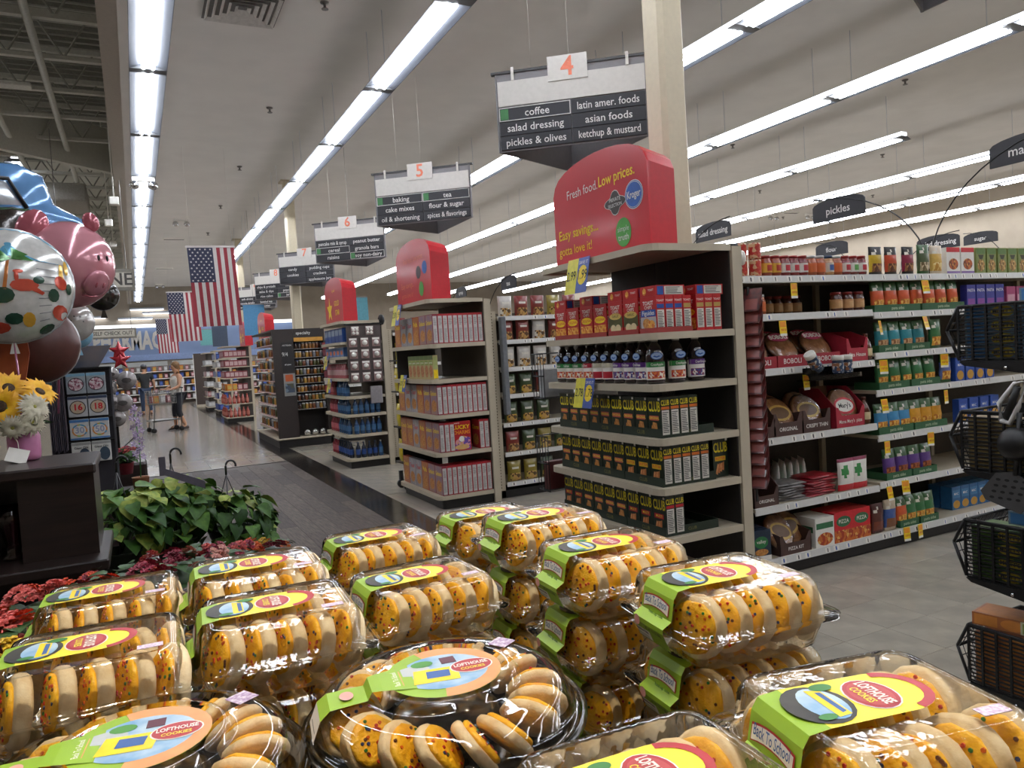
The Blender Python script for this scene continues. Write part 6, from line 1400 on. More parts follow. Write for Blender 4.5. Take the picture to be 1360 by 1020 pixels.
# ---- round platters
PBLK = mat('#17140f', .18, coat=.4, var=.1); RP_ = .138
pb = MB(); pb.lathe([(.05, .001), (.095, 0), (.12, .003), (.130, .018), (.138, .024), (.1475, .0225), (.1475, .018), (.136, .019), (.128, .012), (.118, -.001), (.05, -.002)], PBLK, 40, caps=False)
pw_ = MB(); pw_.lathe([(.001, .030), (.048, .030), (.056, .024), (.060, .004)], PBLK, 32, caps=False)
pl_ = MB(); pl_.lathe([(.1425, .0240), (.1425, .027), (.137, .0280), (.132, .034), (.127, .050), (.118, .058), (.108, .060), (.082, .060), (.078, .062), (.075, .069), (.070, .0705), (.066, .0685), (.001, .0685)], clear_plastic('pet_platter', '#faf9f6', 1.0, .04, 1.5, .015, .05), 48, caps=False)
zt = .0692
def platter_label():
    b = MB()
    strip = [(-.136, .030), (-.128, .0515), (-.118, .0600), (-.081, .0620), (-.0765, .0705), (-.066, .0712), (-.03, .0700)]
    w = [.024, .023, .021, .019, .019, .022, .03]
    for i in range(6): b.add([(strip[i][0], w[i], strip[i][1]), (strip[i][0], -w[i], strip[i][1]), (strip[i + 1][0], -w[i + 1], strip[i + 1][1]), (strip[i + 1][0], w[i + 1], strip[i + 1][1])], [(0, 1, 2, 3)], LGRN if i else LWH)
    for k in range(5): b.add([(-.134 + .0015 * k, .016, .0362 + .0032 * k), (-.134 + .0015 * k, -.016, .0362 + .0032 * k), (-.1336 + .0015 * k, -.016, .0372 + .0032 * k), (-.1336 + .0015 * k, .016, .0372 + .0032 * k)], [(0, 1, 2, 3)], INK)
    t = MB(); ORG = mat('#dd9a62', .45)
    def arc(a0, a1, r0, r1, z, mt, cx=0, cy=0, n=18): t.poly([(cx + r0 * math.cos(R(a0 + (a1 - a0) * k / n)), cy + r0 * math.sin(R(a0 + (a1 - a0) * k / n)), zt + z) for k in range(n + 1)] + [(cx + r1 * math.cos(R(a1 - (a1 - a0) * k / n)), cy + r1 * math.sin(R(a1 - (a1 - a0) * k / n)), zt + z) for k in range(n + 1)], mt)
    t.disc(0, 0, zt + .0004, .060, .060, LGRN, 36); arc(-100, 110, .060, .030, .0008, ORG); t.disc(0, 0, zt + .0009, .047, .042, LSKY, 30)
    t.poly([(-.035, -.022, zt + .0013), (.012, -.026, zt + .0013), (.016, .006, zt + .0013), (-.03, .010, zt + .0013)], YELLOW); t.poly([(-.02, -.014, zt + .0016), (.004, -.016, zt + .0016), (.006, .0, zt + .0016), (-.018, .003, zt + .0016)], LBLUE)
    t.disc(-.03, .012, zt + .0012, .018, .012, mat('#b8c0c4', .5), 14); t.disc(-.018, .024, zt + .0014, .012, .008, mat('#4a8a3a', .5), 12); t.box(.002, .018, .016, .032, zt + .0012, zt + .0015, mat('#5a2a3a', .5))
    t.disc(.030, .0, zt + .0014, .023, .017, LWH, 22); t.disc(.030, 0, zt + .0017, .0215, .0155, LRED, 22); t.text('LOFTHOUSE', .010, LWH, TR(.030, .003, zt + .0021), bold=.03, width=.036); t.text('COOKIES', .008, LYEL, TR(.030, -.007, zt + .0021), bold=.02, width=.026)
    t.box(-.056, -.044, -.018, .018, zt + .0010, zt + .0013, ORG); t.text('Back To School', .008, LWH, TR(-.050, 0, zt + .0016, rz=90), bold=.01, width=.034)
    s2 = MB(); s2.disc(-.100, 0, .0630, .007, .010, LPINK, 14)
    return P('label', b, [P('top_print', t), P('stamp', s2)])
PLB = platter_label()
def make_platter(seed):
    rnd = random.Random(seed)
    kl = [(P('tray', pb), None), (P('well', pw_), None), (P('lid', pl_), None), (PLB, None)]
    n = 17
    for k in range(n):
        a = 360 * k / n + rnd.uniform(-4, 4)
        T = TR(rz=a) @ TR(.096, 0, .031, rz=0) @ TR(rz=90) @ TR(ry=(57 + rnd.uniform(-5, 5))) @ TR(0, 0, -.008, rz=rnd.uniform(0, 360))
        kl.append((rnd.choice(PCOOK), T))
    kl.append((P('price_sticker', MB().box(.095, .118, -.012, .012, .0605, .0611, mat('#d8d0dc', .5, scale=250, h2='#9a7aa8'))), TR(rz=38)))
    p = P('cookie_platter', None); p.kids = kl; return p
PCOOK = [make_cookie(20 + k, r=.0315, t=.012) for k in range(5)]
def plstack(px, py, z, n, rz, names):
    p = ray_pt(px, py, 2, z)
    for k in range(n): place(make_platter(px + 11 * k), TR(p.x + .004 * (k % 2), p.y - .005 * (k % 2), z - .024 - k * .0645, rz=rz + 20 * k) @ Matrix.Diagonal((.955, .955, .86, 1)), names[k], 'cookie platter', 'round cookie platters')
plstack(592, 938, 1.150, 5, -8, ['round cookie platter on top of the centre pile', 'second round cookie platter from top of centre pile', 'third round cookie platter from top of centre pile', 'fourth round cookie platter from top of centre pile', 'bottom round cookie platter of the centre pile'])
plstack(192, 1034, 1.150, 5, -8, ['round cookie platter at the lower left, cut by the frame', 'second round cookie platter from top of lower left pile', 'third round cookie platter from top of lower left pile', 'fourth round cookie platter from top of lower left pile', 'bottom round cookie platter of the lower left pile'])
tbl = thing('display_table', None, 'dark wooden display table under the cookie packs', 'table', None, TR(0, 0, 0))
DW = mat('#2a1d19', .45, scale=6, stretch=(1, 8, 1), h2='#1c1310')
part(tbl, 'tabletop', MB().cbox(-.30, .86, .22, 1.42, TZ - .04, TZ, DW, .006))
for x in (-.26, .82):
    for y in (.26, 1.38): part(tbl, 'leg', MB().cbox(x - .03, x + .03, y - .03, y + .03, 0, TZ - .04, DW, .005))
# ================================================================ black plastic basket rack at the right edge
BPL = mat('#0f0f10', .45, var=.1)
RX = 2.74
rk = thing('basket_rack', None, 'black display rack carrying slotted plastic baskets at right edge', 'rack', None, TR(0, 0, 0))
part(rk, 'base', MB().cbox(RX + .02, RX + .5, 1.05, 1.84, 0, .045, BPL, .01)); part(rk, 'post', MB().cbox(RX + .36, RX + .42, 1.25, 1.33, .045, 1.75, BPL, .01))
def basket(zb, zt, i, label):
    root = thing('plastic_basket', None, label, 'basket', 'slotted black baskets', TR(RX, 0, zb))
    h = zt - zb; y0, y1 = 1.10, 1.765; t = .004
    for k in range(15):
        z = h * (k + .5) / 15; part(root, 'slat', MB().box(-.004, 0, y0, y1, z - .0028, z + .0028, BPL))
    for k in range(14):
        y = y0 + (y1 - y0) * k / 13; part(root, 'rib', MB().box(-.007, .001, y - .004, y + .004, 0, h, BPL))
    part(root, 'rim', MB().box(-.008, .34, y0 - .01, y1 + .01, h, h + .008, BPL) if False else MB().tube([(0, y0, h), (0, y1, h), (.33, y1, h), (.33, y0, h), (0, y0, h)], .006, BPL, 6))
    part(root, 'floor_panel', MB().box(0, .33, y0, y1, -.006, 0, BPL)); part(root, 'back_panel', MB().box(.326, .33, y0, y1, 0, h, BPL)); part(root, 'near_panel', MB().box(0, .33, y0, y0 + t, 0, h, BPL))
    # flared far end with open mesh
    e = MB(); mid = h * .56
    for a, b in (((-.002, y1, h), (-.002, y1 + .045, mid)), ((-.002, y1 + .045, mid), (-.002, y1, 0)), ((.33, y1, h), (.33, y1 + .045, mid)), ((.33, y1 + .045, mid), (.33, y1, 0)), ((-.002, y1 + .045, mid), (.33, y1 + .045, mid))): e.tube([a, b], .006, BPL, 6)
    part(root, 'end_frame', e, kind=None)
    g = MB()
    for k in range(1, 12):
        x = .33 * k / 12; g.tube([(x, y1, h), (x, y1 + .045, mid), (x, y1, 0)], .0022, BPL, 4)
    for q in (.2, .4, .7, .85):
        z = h * q; yy = y1 + .045 * (z / mid if z < mid else (h - z) / (h - mid)); g.tube([(-.002, yy, z), (.33, yy, z)], .0022, BPL, 4)
    part(root, 'end_mesh', g, kind='stuff')
    part(root, 'bracket', MB().prism([(y0, -.09), (y0 + .12, -.09), (y1 - .02, -.02), (y1, -.006), (y0, -.006)], 0, .012, BPL, TR(.004, 0, 0, rz=90)))
    part(root, 'bolt', MB().ball((-.010, y1 - .17, -.028), .007, CHROME, 8))
ZB = [(1.362, 1.560), (.957, 1.172), (.552, .765), (.147, .365)]
for i, (a, b) in enumerate(ZB): basket(a, b, i, ['topmost black slotted basket with pale blue boxes', 'second black slotted basket from top with tan boxes', 'third black slotted basket from top with green boxes', 'lowest black slotted basket with orange boxes'][i])
def fruit_box(c1, c2, txt, name='snack_box', w=.19, d=.13, h=.047):
    return pbox(name, w, d, h, mat(c1, .4, var=.06), F=[('r', .04, .1, .45, .9, mat(c2, .4)), ('e', .72, .5, .22, .42, mat('#d8c24a', .4) if txt else mat(c2, .4))] + ([('t', .72, .5, .022, txt, INK, dict(bold=.03, width=.07))] if txt else []), TOP=[('r', .05, .05, .95, .95, mat(c2, .4))], LS=[('r', .05, .1, .95, .9, mat('#c9c9c4', .45, scale=150, h2='#8f8f8c'))], RS=[('r', .05, .1, .95, .9, mat('#c9c9c4', .45, scale=150, h2='#8f8f8c'))])
FBB, FBT, FBG, FBO, FBW = fruit_box('#7a9ab0', '#4a86c0', "MOTT'S"), fruit_box('#8a7a5c', '#a08a5a', ''), fruit_box('#3a5a30', '#5a7a3a', "MOTT'S"), fruit_box('#a8653a', '#c8803a', ''), fruit_box('#c8c6a8', '#8a9a4a', '')
def fill(z0, n, p, nm, tops=()):
    for c in range(3):
        for k in range(n):
            place(p, TR(RX + .012, 1.655 - .2 * c, z0 + .002 + .0485 * k, rz=-90), f'{nm} box, {("lowest", "second", "third", "fourth", "topmost")[k] if k < n - 1 else "topmost"} in the {("far", "middle", "near")[c]} pile of basket', 'box', f'{nm} boxes in a black basket')
fill(1.362, 4, FBB, 'pale blue fruit snack'); fill(.957, 4, FBT, 'tan snack'); fill(.552, 4, FBG, 'green fruit snack'); fill(.147, 4, FBO, 'orange snack')
place(FBB, TR(RX + .012, 1.46, 1.562, rz=-90), 'blue fruit snack box lying on top of the uppermost basket', 'box')
for k in range(2): place(FBB, TR(RX + .03, 1.53 - .06 * k, .768 + .0485 * k, rz=-90), ('lower', 'upper')[k] + ' blue fruit snack box heaped above the third basket', 'box', 'blue boxes above the third basket')
for k in range(2): place(FBW, TR(RX + .03, 1.50 - .05 * k, .370 + .0485 * k, rz=-90), ('lower', 'upper')[k] + ' pale barcode box heaped above the lowest basket', 'box', 'pale boxes above the lowest basket')
place(FBO, TR(RX + .02, 1.66, .370, rz=-80), 'orange snack box lying on top of lowest basket', 'box')
# hanging kitchen tools
SP = mat('#4b4a4a', .5); hw = mat('#d8d6d2', .35)
hz = thing('slotted_turner', None, 'grey slotted turner hanging beside the basket rack', 'utensil', 'hanging kitchen tools', TR(RX - .03, 1.60, .86))
tm_ = MB(); tm_.prism([(-.07, .0), (.05, -.035), (.08, .0), (.08, .08), (.03, .11), (-.03, .1), (-.085, .03)], 0, .006, SP, TR(rz=-90)); hd_ = part(hz, 'blade', tm_)
sl_ = MB()
for a in range(4):
    for b in range(4): sl_.disc(-.045 + .03 * a + .008 * b, .012 + .022 * b, 0, .009, .005, BLACK, 8, TR(-.0006, 0, 0, 90, 0, -90))
part(hd_, 'slots', sl_, kind='stuff'); part(hz, 'handle', MB().tube([(-.003, -.04, .1), (-.003, -.06, .32)], .008, BLACK, 6))
hz = thing('spatula', None, 'white and black spatula handle hanging above the turner', 'utensil', 'hanging kitchen tools', TR(RX - .03, 1.575, 1.15))
part(hz, 'handle_loop', MB().tube([(0, .03, 0), (0, .035, .06), (0, -.02, .13), (0, -.06, .14), (0, -.03, .05), (0, .0, -.01), (0, .03, 0)], .009, hw, 8)); part(hz, 'grip', MB().tube([(0, .012, .01), (0, -.03, .12)], .012, BLACK, 8))
part(hz, 'head', MB().ball((0, -.02, -.08), .06, BLACK, 14, ry=.06, rz=.06), None)
# ================================================================ far displays, people and cart
def simple_bottle(c, cap='#c8c8c4', lab=None, h=.218, r=.035):
    m = MB(); m.lathe([(r * .9, 0), (r, .01), (r, h * .6), (r * .45, h * .82), (r * .38, h * .93)], mat(c, .2, coat=.4), 8)
    kids = [P('cap', MB().lathe([(r * .42, h * .93), (r * .42, h)], mat(cap, .4), 8))]
    if lab: kids.append(P('label', MB().lathe([(r * 1.02, h * .2), (r * 1.02, h * .55)], mat(lab, .4), 8, caps=False)))
    return P('bottle', m, kids)
SBB, SBR, SBP, SBK = simple_bottle('#25456e', lab='#3f6a94'), simple_bottle('#8a2a34', '#d0d0cc', '#b05a60'), simple_bottle('#a85a60', lab='#c8a0a0'), simple_bottle('#1c2438', '#2a3a5a', '#2a4a8a')
BPK = pbox('drink_pack', .2, .12, .13, mat('#4a6a9a', .35), F=[('r', .05, .1, .95, .7, mat('#6a8ac0', .35)), ('e', .5, .45, .3, .25, ORANGEP)]); BPC = pbox('drink_pack', .2, .12, .2, mat('#2a4a8a', .3), F=[('r', .05, .5, .95, .9, mat('#8a9ab0', .3))])
y0 = 10.22
def frow(p, n, z, desc, where, cat, grp, xa=2.61): row_x([p] * n, xa, y0 + 1.17, y0 + .1, z + .0455, desc, where, cat, grp)
frow(BPC, 5, 1.70, 'blue drink pack', 'on upper shelf under the star topper', 'pack', 'blue drink packs', 2.58); frow(BPK, 5, 1.50, 'pale blue drink pack', 'on second shelf under the star topper', 'pack', 'blue drink packs', 2.58)
frow(SBP, 10, 1.20, 'pink drink bottle', 'on third shelf of star display', 'bottle', 'pink bottles')
for z, wh in ((.95, 'fourth'), (.70, 'fifth'), (.42, 'sixth')):
    row_x([SBR] * 4 + [SBB] * 5, 2.61, y0 + 1.17, y0 + .1, z + .0455, ['red drink bottle'] * 4 + ['blue drink bottle'] * 5, f'on {wh} shelf of star display', 'bottle', 'red and blue drink bottles')
    if z < .9:
        for k in range(5): place(SBB, TR(2.69 + .08 * k, y0 + .09, z + .046), nth(k, 5, 'blue drink bottle', f'along near side, {wh} shelf of star display'), 'bottle', 'red and blue drink bottles')
row_x([SBR] * 3 + [SBK] * 6, 2.61, y0 + 1.17, y0 + .1, .136, ['red drink bottle'] * 3 + ['dark cola bottle'] * 6, 'on bottom shelf of star display', 'bottle', 'dark bottles')
for k in range(5): place(SBK if k < 4 else SBB, TR(2.69 + .08 * k, y0 + .09, .136), nth(k, 5, 'dark cola bottle', 'along near side, bottom of star display'), 'bottle', 'dark bottles')
hp = thing('hook_panel', None, 'side hook panel of light bulb packs on the star display', 'rack', 'side racks', TR(0, 0, 0))
part(hp, 'panel', MB().box(2.60, 3.08, y0 - .045, y0 - .03, 1.18, 1.97, mat('#4a3f3c', .6))); part(hp, 'top_bar', MB().box(2.58, 3.1, y0 - .06, y0 - .02, 1.97, 1.985, BLACK))
bp = MB(); bp.box(-.055, .055, -.012, 0, 0, .125, mat('#8f7470', .5)); bw = MB(); bw.ball((0, -.02, .055), .036, PAPER, 12); bl_ = MB(); bl_.box(-.05, .05, -.0135, -.0125, .095, .12, PAPER)
BP1 = P('bulb_pack', bp, [P('bulb', bw), P('header', bl_)])
b4 = MB(); 
BP4 = P('bulb_pack', bp, [(P('bulb', MB().ball((0, -.016, 0), .022, PAPER, 10)), TR(sx * .025, 0, .03 + .045 * sz)) for sx in (-1, 1) for sz in (0, 1)] + [(P('header', bl_), None)])
for r_ in range(5):
    n = 2 if r_ == 0 else 3
    for c in range(n): place(BP4 if r_ == 0 else BP1, TR((2.72 if n == 2 else 2.68) + (.2 if n == 2 else .16) * c, y0 - .047, 1.825 - .158 * r_), nth(c, n, 'light bulb pack', f'in {("top", "second", "third", "fourth", "bottom")[r_]} row of the hook panel'), 'pack', 'light bulb packs')
cr_ = thing('clip_rack', MB().cbox(2.88, 3.05, y0 - .05, y0 - .03, .88, 1.12, mat('#8f8a8c', .4), .01), 'grey clear rack hung below the light bulb packs', 'rack'); pn = thing('corner_camera', MB().ball((3.12, y0 + .02, 2.03), .05, BLACK, 10, rz=.08), 'black clip lamp on top of the star display post', 'device')

# ---- spice cabinet
SY = 13.8; DBR = mat('#2a221f', .5, var=.06, scale=4)
sc_ = thing('spice_cabinet', None, 'dark brown freestanding spice cabinet with specialty header', 'cabinet', None, TR(0, SY, 0))
part(sc_, 'plinth', MB().box(2.2, 3.12, .02, 2.5, 0, .14, KICKM)); part(sc_, 'base_board', MB().cbox(2.17, 3.14, -.02, 2.55, .14, .17, SHELFM, .01))
part(sc_, 'left_panel', MB().box(2.2, 2.56, .0, .03, .17, 2.08, DBR)); part(sc_, 'back_panel', MB().box(2.56, 3.12, .3, .33, .17, 2.08, mat('#1c1614', .6))); part(sc_, 'right_panel', MB().box(3.09, 3.12, 0, .33, .17, 2.08, DBR)); part(sc_, 'top_panel', MB().box(2.2, 3.12, 0, 2.5, 2.08, 2.11, DBR)); part(sc_, 'core', MB().box(2.56, 3.1, .33, 2.5, .17, 2.08, DBR))
hdp = part(sc_, 'header', MB().box(2.56, 3.09, -.012, 0, 1.9, 2.08, DBR)); part(hdp, 'lettering', MB().text('specialty', .075, SINK, FRONT(2.74, -.015, 2.03), bold=.01)); part(sc_, 'gold_strip', MB().box(2.57, 3.08, -.02, -.005, 1.88, 1.95, mat('#c8923a', .4)))
for k in range(8): part(sc_, 'wire_shelf', MB().box(2.57, 3.08, .02, .3, 1.74 - .155 * k, 1.75 - .155 * k, mat('#9a9894', .4, metal=.5)))
pp_ = part(sc_, 'poster', MB().box(2.34, 2.54, -.008, -.001, 1.35, 1.88, mat('#1a1717', .5))); part(pp_, 'lettering', MB().text('9/4', .1, SINK, FRONT(2.40, -.01, 1.66), bold=0, width=.1)); part(pp_, 'lettering', MB().text('ARTISAN', .04, SINK, FRONT(2.44, -.01, 1.82), bold=.01, width=.17)); part(pp_, 'lettering', MB().text('all spice', .035, SINK, FRONT(2.44, -.01, 1.48), bold=.01, width=.16))
p2 = part(sc_, 'picture', MB().box(2.35, 2.55, -.008, -.001, .92, 1.32, mat('#8a8a86', .4))); part(p2, 'orange_patch', MB().box(2.38, 2.51, -.011, -.0085, 1.18, 1.3, mat('#b0552a', .5))); part(p2, 'dark_patch', MB().box(2.37, 2.53, -.011, -.0085, .98, 1.14, mat('#3a4658', .5, kind='voronoi', scale=12, ramp=('#3a4658', '#6a7a8a', '#4a4a3a', '#8a9aa8'))))
def sjar(c, cap='#c9c7c0', h=.11): return pjar('spice_jar', [(.026, 0), (.028, .004), (.028, h * .75), (.022, h * .84)], mat(c, .25, coat=.3), [(.025, h * .82), (.025, h)], mat(cap, .4), None, None, 8)
SJ = [sjar('#8a5a2a'), sjar('#6a3a22'), sjar('#4a4a2a'), sjar('#a8803a'), sjar('#3a2a22', '#2a3a5a'), sjar('#7a7a80')]
for r_ in range(8):
    for c in range(8):
        place(random.choice(SJ), TR(2.61 + .063 * c, SY + .06, 1.751 - .155 * r_), nth(c, 8, 'small spice jar', f'in {("top", "second", "third", "fourth", "fifth", "sixth", "seventh", "bottom")[r_]} row of spice cabinet'), 'jar', 'spice jars')
for k in range(3): thing('glass_globe', MB().ball((0, 0, .06), .06, mat('#c8c6c0', .08, metal=.8), 12), ('left', 'middle', 'right')[k] + ' shiny round jar at the bottom of spice cabinet', 'jar', 'shiny round jars', TR(2.72 + .14 * k, SY + .1, .171))
# main aisle side of the cabinet: shelves with pink edges
for k in range(8):
    s_ = part(sc_, 'side_shelf', MB().box(2.22, 2.56, .05, 2.4, .3 + .22 * k, .315 + .22 * k, mat('#c8a8a4', .5)))
    for j in range(9): place(SJ[(j + k) % 6], fx(2.28, SY + 2.2 - .24 * j, .316 + .22 * k) @ TR(s=1.4), nth(j, 9, 'seasoning jar', f'on aisle side shelf {("one", "two", "three", "four", "five", "six", "seven", "eight")[k]} from bottom of spice cabinet'), 'jar', 'seasoning jars on the cabinet side')
pk = thing('side_clip_strip', None, 'red and white packet strip on the spice cabinet edge', 'display strip', None, TR(3.1, SY - .03, 0))
for k in range(7): part(pk, 'packet', MB().box(-.04, .03, -.02, 0, .95 + .13 * k, 1.06 + .13 * k, mat(('#8a3a3a', '#b0a8a0', '#6a3038')[k % 3], .4)))

# ---- farther end displays
def far_display(px, py, w, rows, label, names, h=2.0, depth=.55, frame=SHELFM, grp='far end display goods', xw=.75):
    p = ray_pt(px, py, 2, 0)
    root = thing('endcap_shelving', None, label, 'shelf unit', 'end displays along the main aisle', TR(p.x, p.y, 0))
    part(root, 'kick_base', MB().box(.03, xw, .03, w - .03, 0, .1, KICKM)); part(root, 'back_panel', MB().box(xw - .25, xw, 0.3, w, .1, h, mat('#4a443f', .6)))
    part(root, 'upright', MB().box(xw - .06, xw, -.01, .05, 0, h, frame)); part(root, 'top_board', MB().box(0, xw, 0, w, h - .03, h, frame))
    for r_, (z, protos) in enumerate(rows):
        part(root, 'shelf', MB().box(0, xw - .02, 0, w, z - .025, z, frame))
        n = len(protos)
        for k, q in enumerate(protos): place(q, TR(p.x + .06 + (xw - .2) * (k + .5) / n, p.y + .05, z + .001), nth(k, n, names[r_], 'on ' + ['bottom', 'second', 'third', 'fourth', 'fifth', 'sixth'][r_] + ' shelf of ' + label.split(' ', 1)[1].split(' with')[0]), 'bottle' if q.name == 'bottle' else 'pack', grp)
        for k in range(6):
            place(protos[k % n], fx(p.x + .04, p.y + w - .1 - (w - .2) * k / 6, z + .001), nth(k, 6, names[r_], f'aisle side, {["bottom", "second", "third", "fourth", "fifth", "sixth"][r_]} shelf, ' + label.split(' ', 1)[1].split(' with')[0]), 'bottle' if q.name == 'bottle' else 'pack', grp)
def pk_(c1, c2, w=.12, h=.18): return pbox('packaged_goods', w, .06, h, mat(c1, .4), F=[('r', .12, .2, .88, .8, mat(c2, .4))])
K1, K2, K3, K4 = pk_('#8a4048', '#c8a8a8'), pk_('#c8782a', '#b89a4a'), pk_('#a8a8a8', '#d0d0d0'), pk_('#2a3f86', '#4a66b0')
SBX = simple_bottle('#a0463c', '#b86a5a', '#b86a5c', .26, .045)
far_display(302, 562, 1.2, [(.14, [SBX] * 5), (.5, [SBX] * 5), (.86, [K2, K2, K1, K1]), (1.2, [K1] * 5), (1.5, [K1] * 5), (1.76, [K1] * 5)], 'a tall end display with red bottles beyond the spice cabinet', ['red bottle', 'red bottle', 'orange pack', 'dark pink pack', 'pink card pack', 'pink wrapped pack'], 2.06)
far_display(290, 551, 1.2, [(.14, [K4, K4]), (.5, [K3, K4]), (.85, [K3, K3]), (1.2, [K4, K3]), (1.5, [K3, K3]), (1.76, [K4, K3])], 'a far end display with blue and white packs', ['deep blue pack', 'white and blue pack', 'white pack', 'blue and white pack', 'pale white pack', 'blue topped pack'], 2.05, xw=.5)
far_display(276, 546, 1.2, [(.14, [K3, K3]), (.5, [K1, K3]), (.85, [K3, K3]), (1.2, [K3, K1]), (1.6, [K3, K3])], 'a very far end display with pale packs', ['pale pack', 'rosy pack', 'white pack', 'grey pack', 'pale boxed pack'], 2.05, xw=.4)
bp_ = ray_pt(262, 541, 2, 0); br_ = thing('brown_display_board', None, 'plain dark brown side panel of a far display', 'panel', None, TR(bp_.x, bp_.y, 0)); part(br_, 'board', MB().box(0, .5, 0, .03, .1, 2.1, mat('#3f332d', .6))); part(br_, 'foot', MB().box(-.02, .52, -.02, .1, 0, .1, SHELFM)); part(br_, 'arch_trim', MB().box(-.02, 0, 0, .03, .1, 2.05, PAPER))
# blue store banners above the far displays
for i, (px, py, y, w_, h_, c, lab) in enumerate(((338, 425, 19.5, .5, .75, '#4a86b0', 'blue hanging banner left of small red topper'), (471, 412, 13.5, .5, .45, '#5a9aa8', 'teal banner behind the gold star topper'), (278, 448, 26, .55, .5, '#6aa8a8', 'small teal banner below the largest flag'), (292, 445, 25, .45, .7, '#3a4658', 'dark slate banner beside the small teal one'))):
    p = ray_pt(px, py, 1, y); b = thing('store_banner', None, lab, 'banner', 'hanging store banners', TR(p.x, p.y, p.z)); part(b, 'sheet', MB().box(-w_ / 2, w_ / 2, 0, .01, -h_ / 2, h_ / 2, mat(c, .5))); part(b, 'rod', MB().box(-w_ / 2, w_ / 2, -.01, .02, h_ / 2, h_ / 2 + .02, GREY)); part(b, 'wire', MB().tube([(0, 0, h_ / 2), (0, 0, HCC - p.z)], .004, GREY, 4))
# ---- shelves along the pharmacy wall
for i in range(6):
    x = -2.3 + 1.35 * i
    root = thing('wall_shelving', None, f'{ORD[i]} shelf bay{" from left" if i else ""} along the pharmacy wall', 'shelf unit', 'pharmacy wall shelf bays', TR(x, 37.6, 0))
    part(root, 'back_panel', MB().box(0, 1.3, .45, .5, 0, 1.75, mat('#7a7068', .6)))
    for s in (0, 1.26): part(root, 'upright', MB().box(s, s + .06, 0, .5, 0, 1.8, mat('#a8703a', .5)))
    for k in range(5):
        part(root, 'shelf', MB().box(.04, 1.26, .02, .45, .15 + .33 * k, .18 + .33 * k, PAPER))
        for j in range(5): place((K1, K3, K4, K2)[(i + j + k) % 4], TR(x + .17 + .23 * j, 37.68, .181 + .33 * k) @ TR(s=1.15), nth(j, 5, 'small boxed item', f'on shelf {("one", "two", "three", "four", "five")[k]} of {ORD[i]} pharmacy bay'), 'box', 'goods on the pharmacy wall')
# ---- hanging far lights over the right back area are ceiling rows already

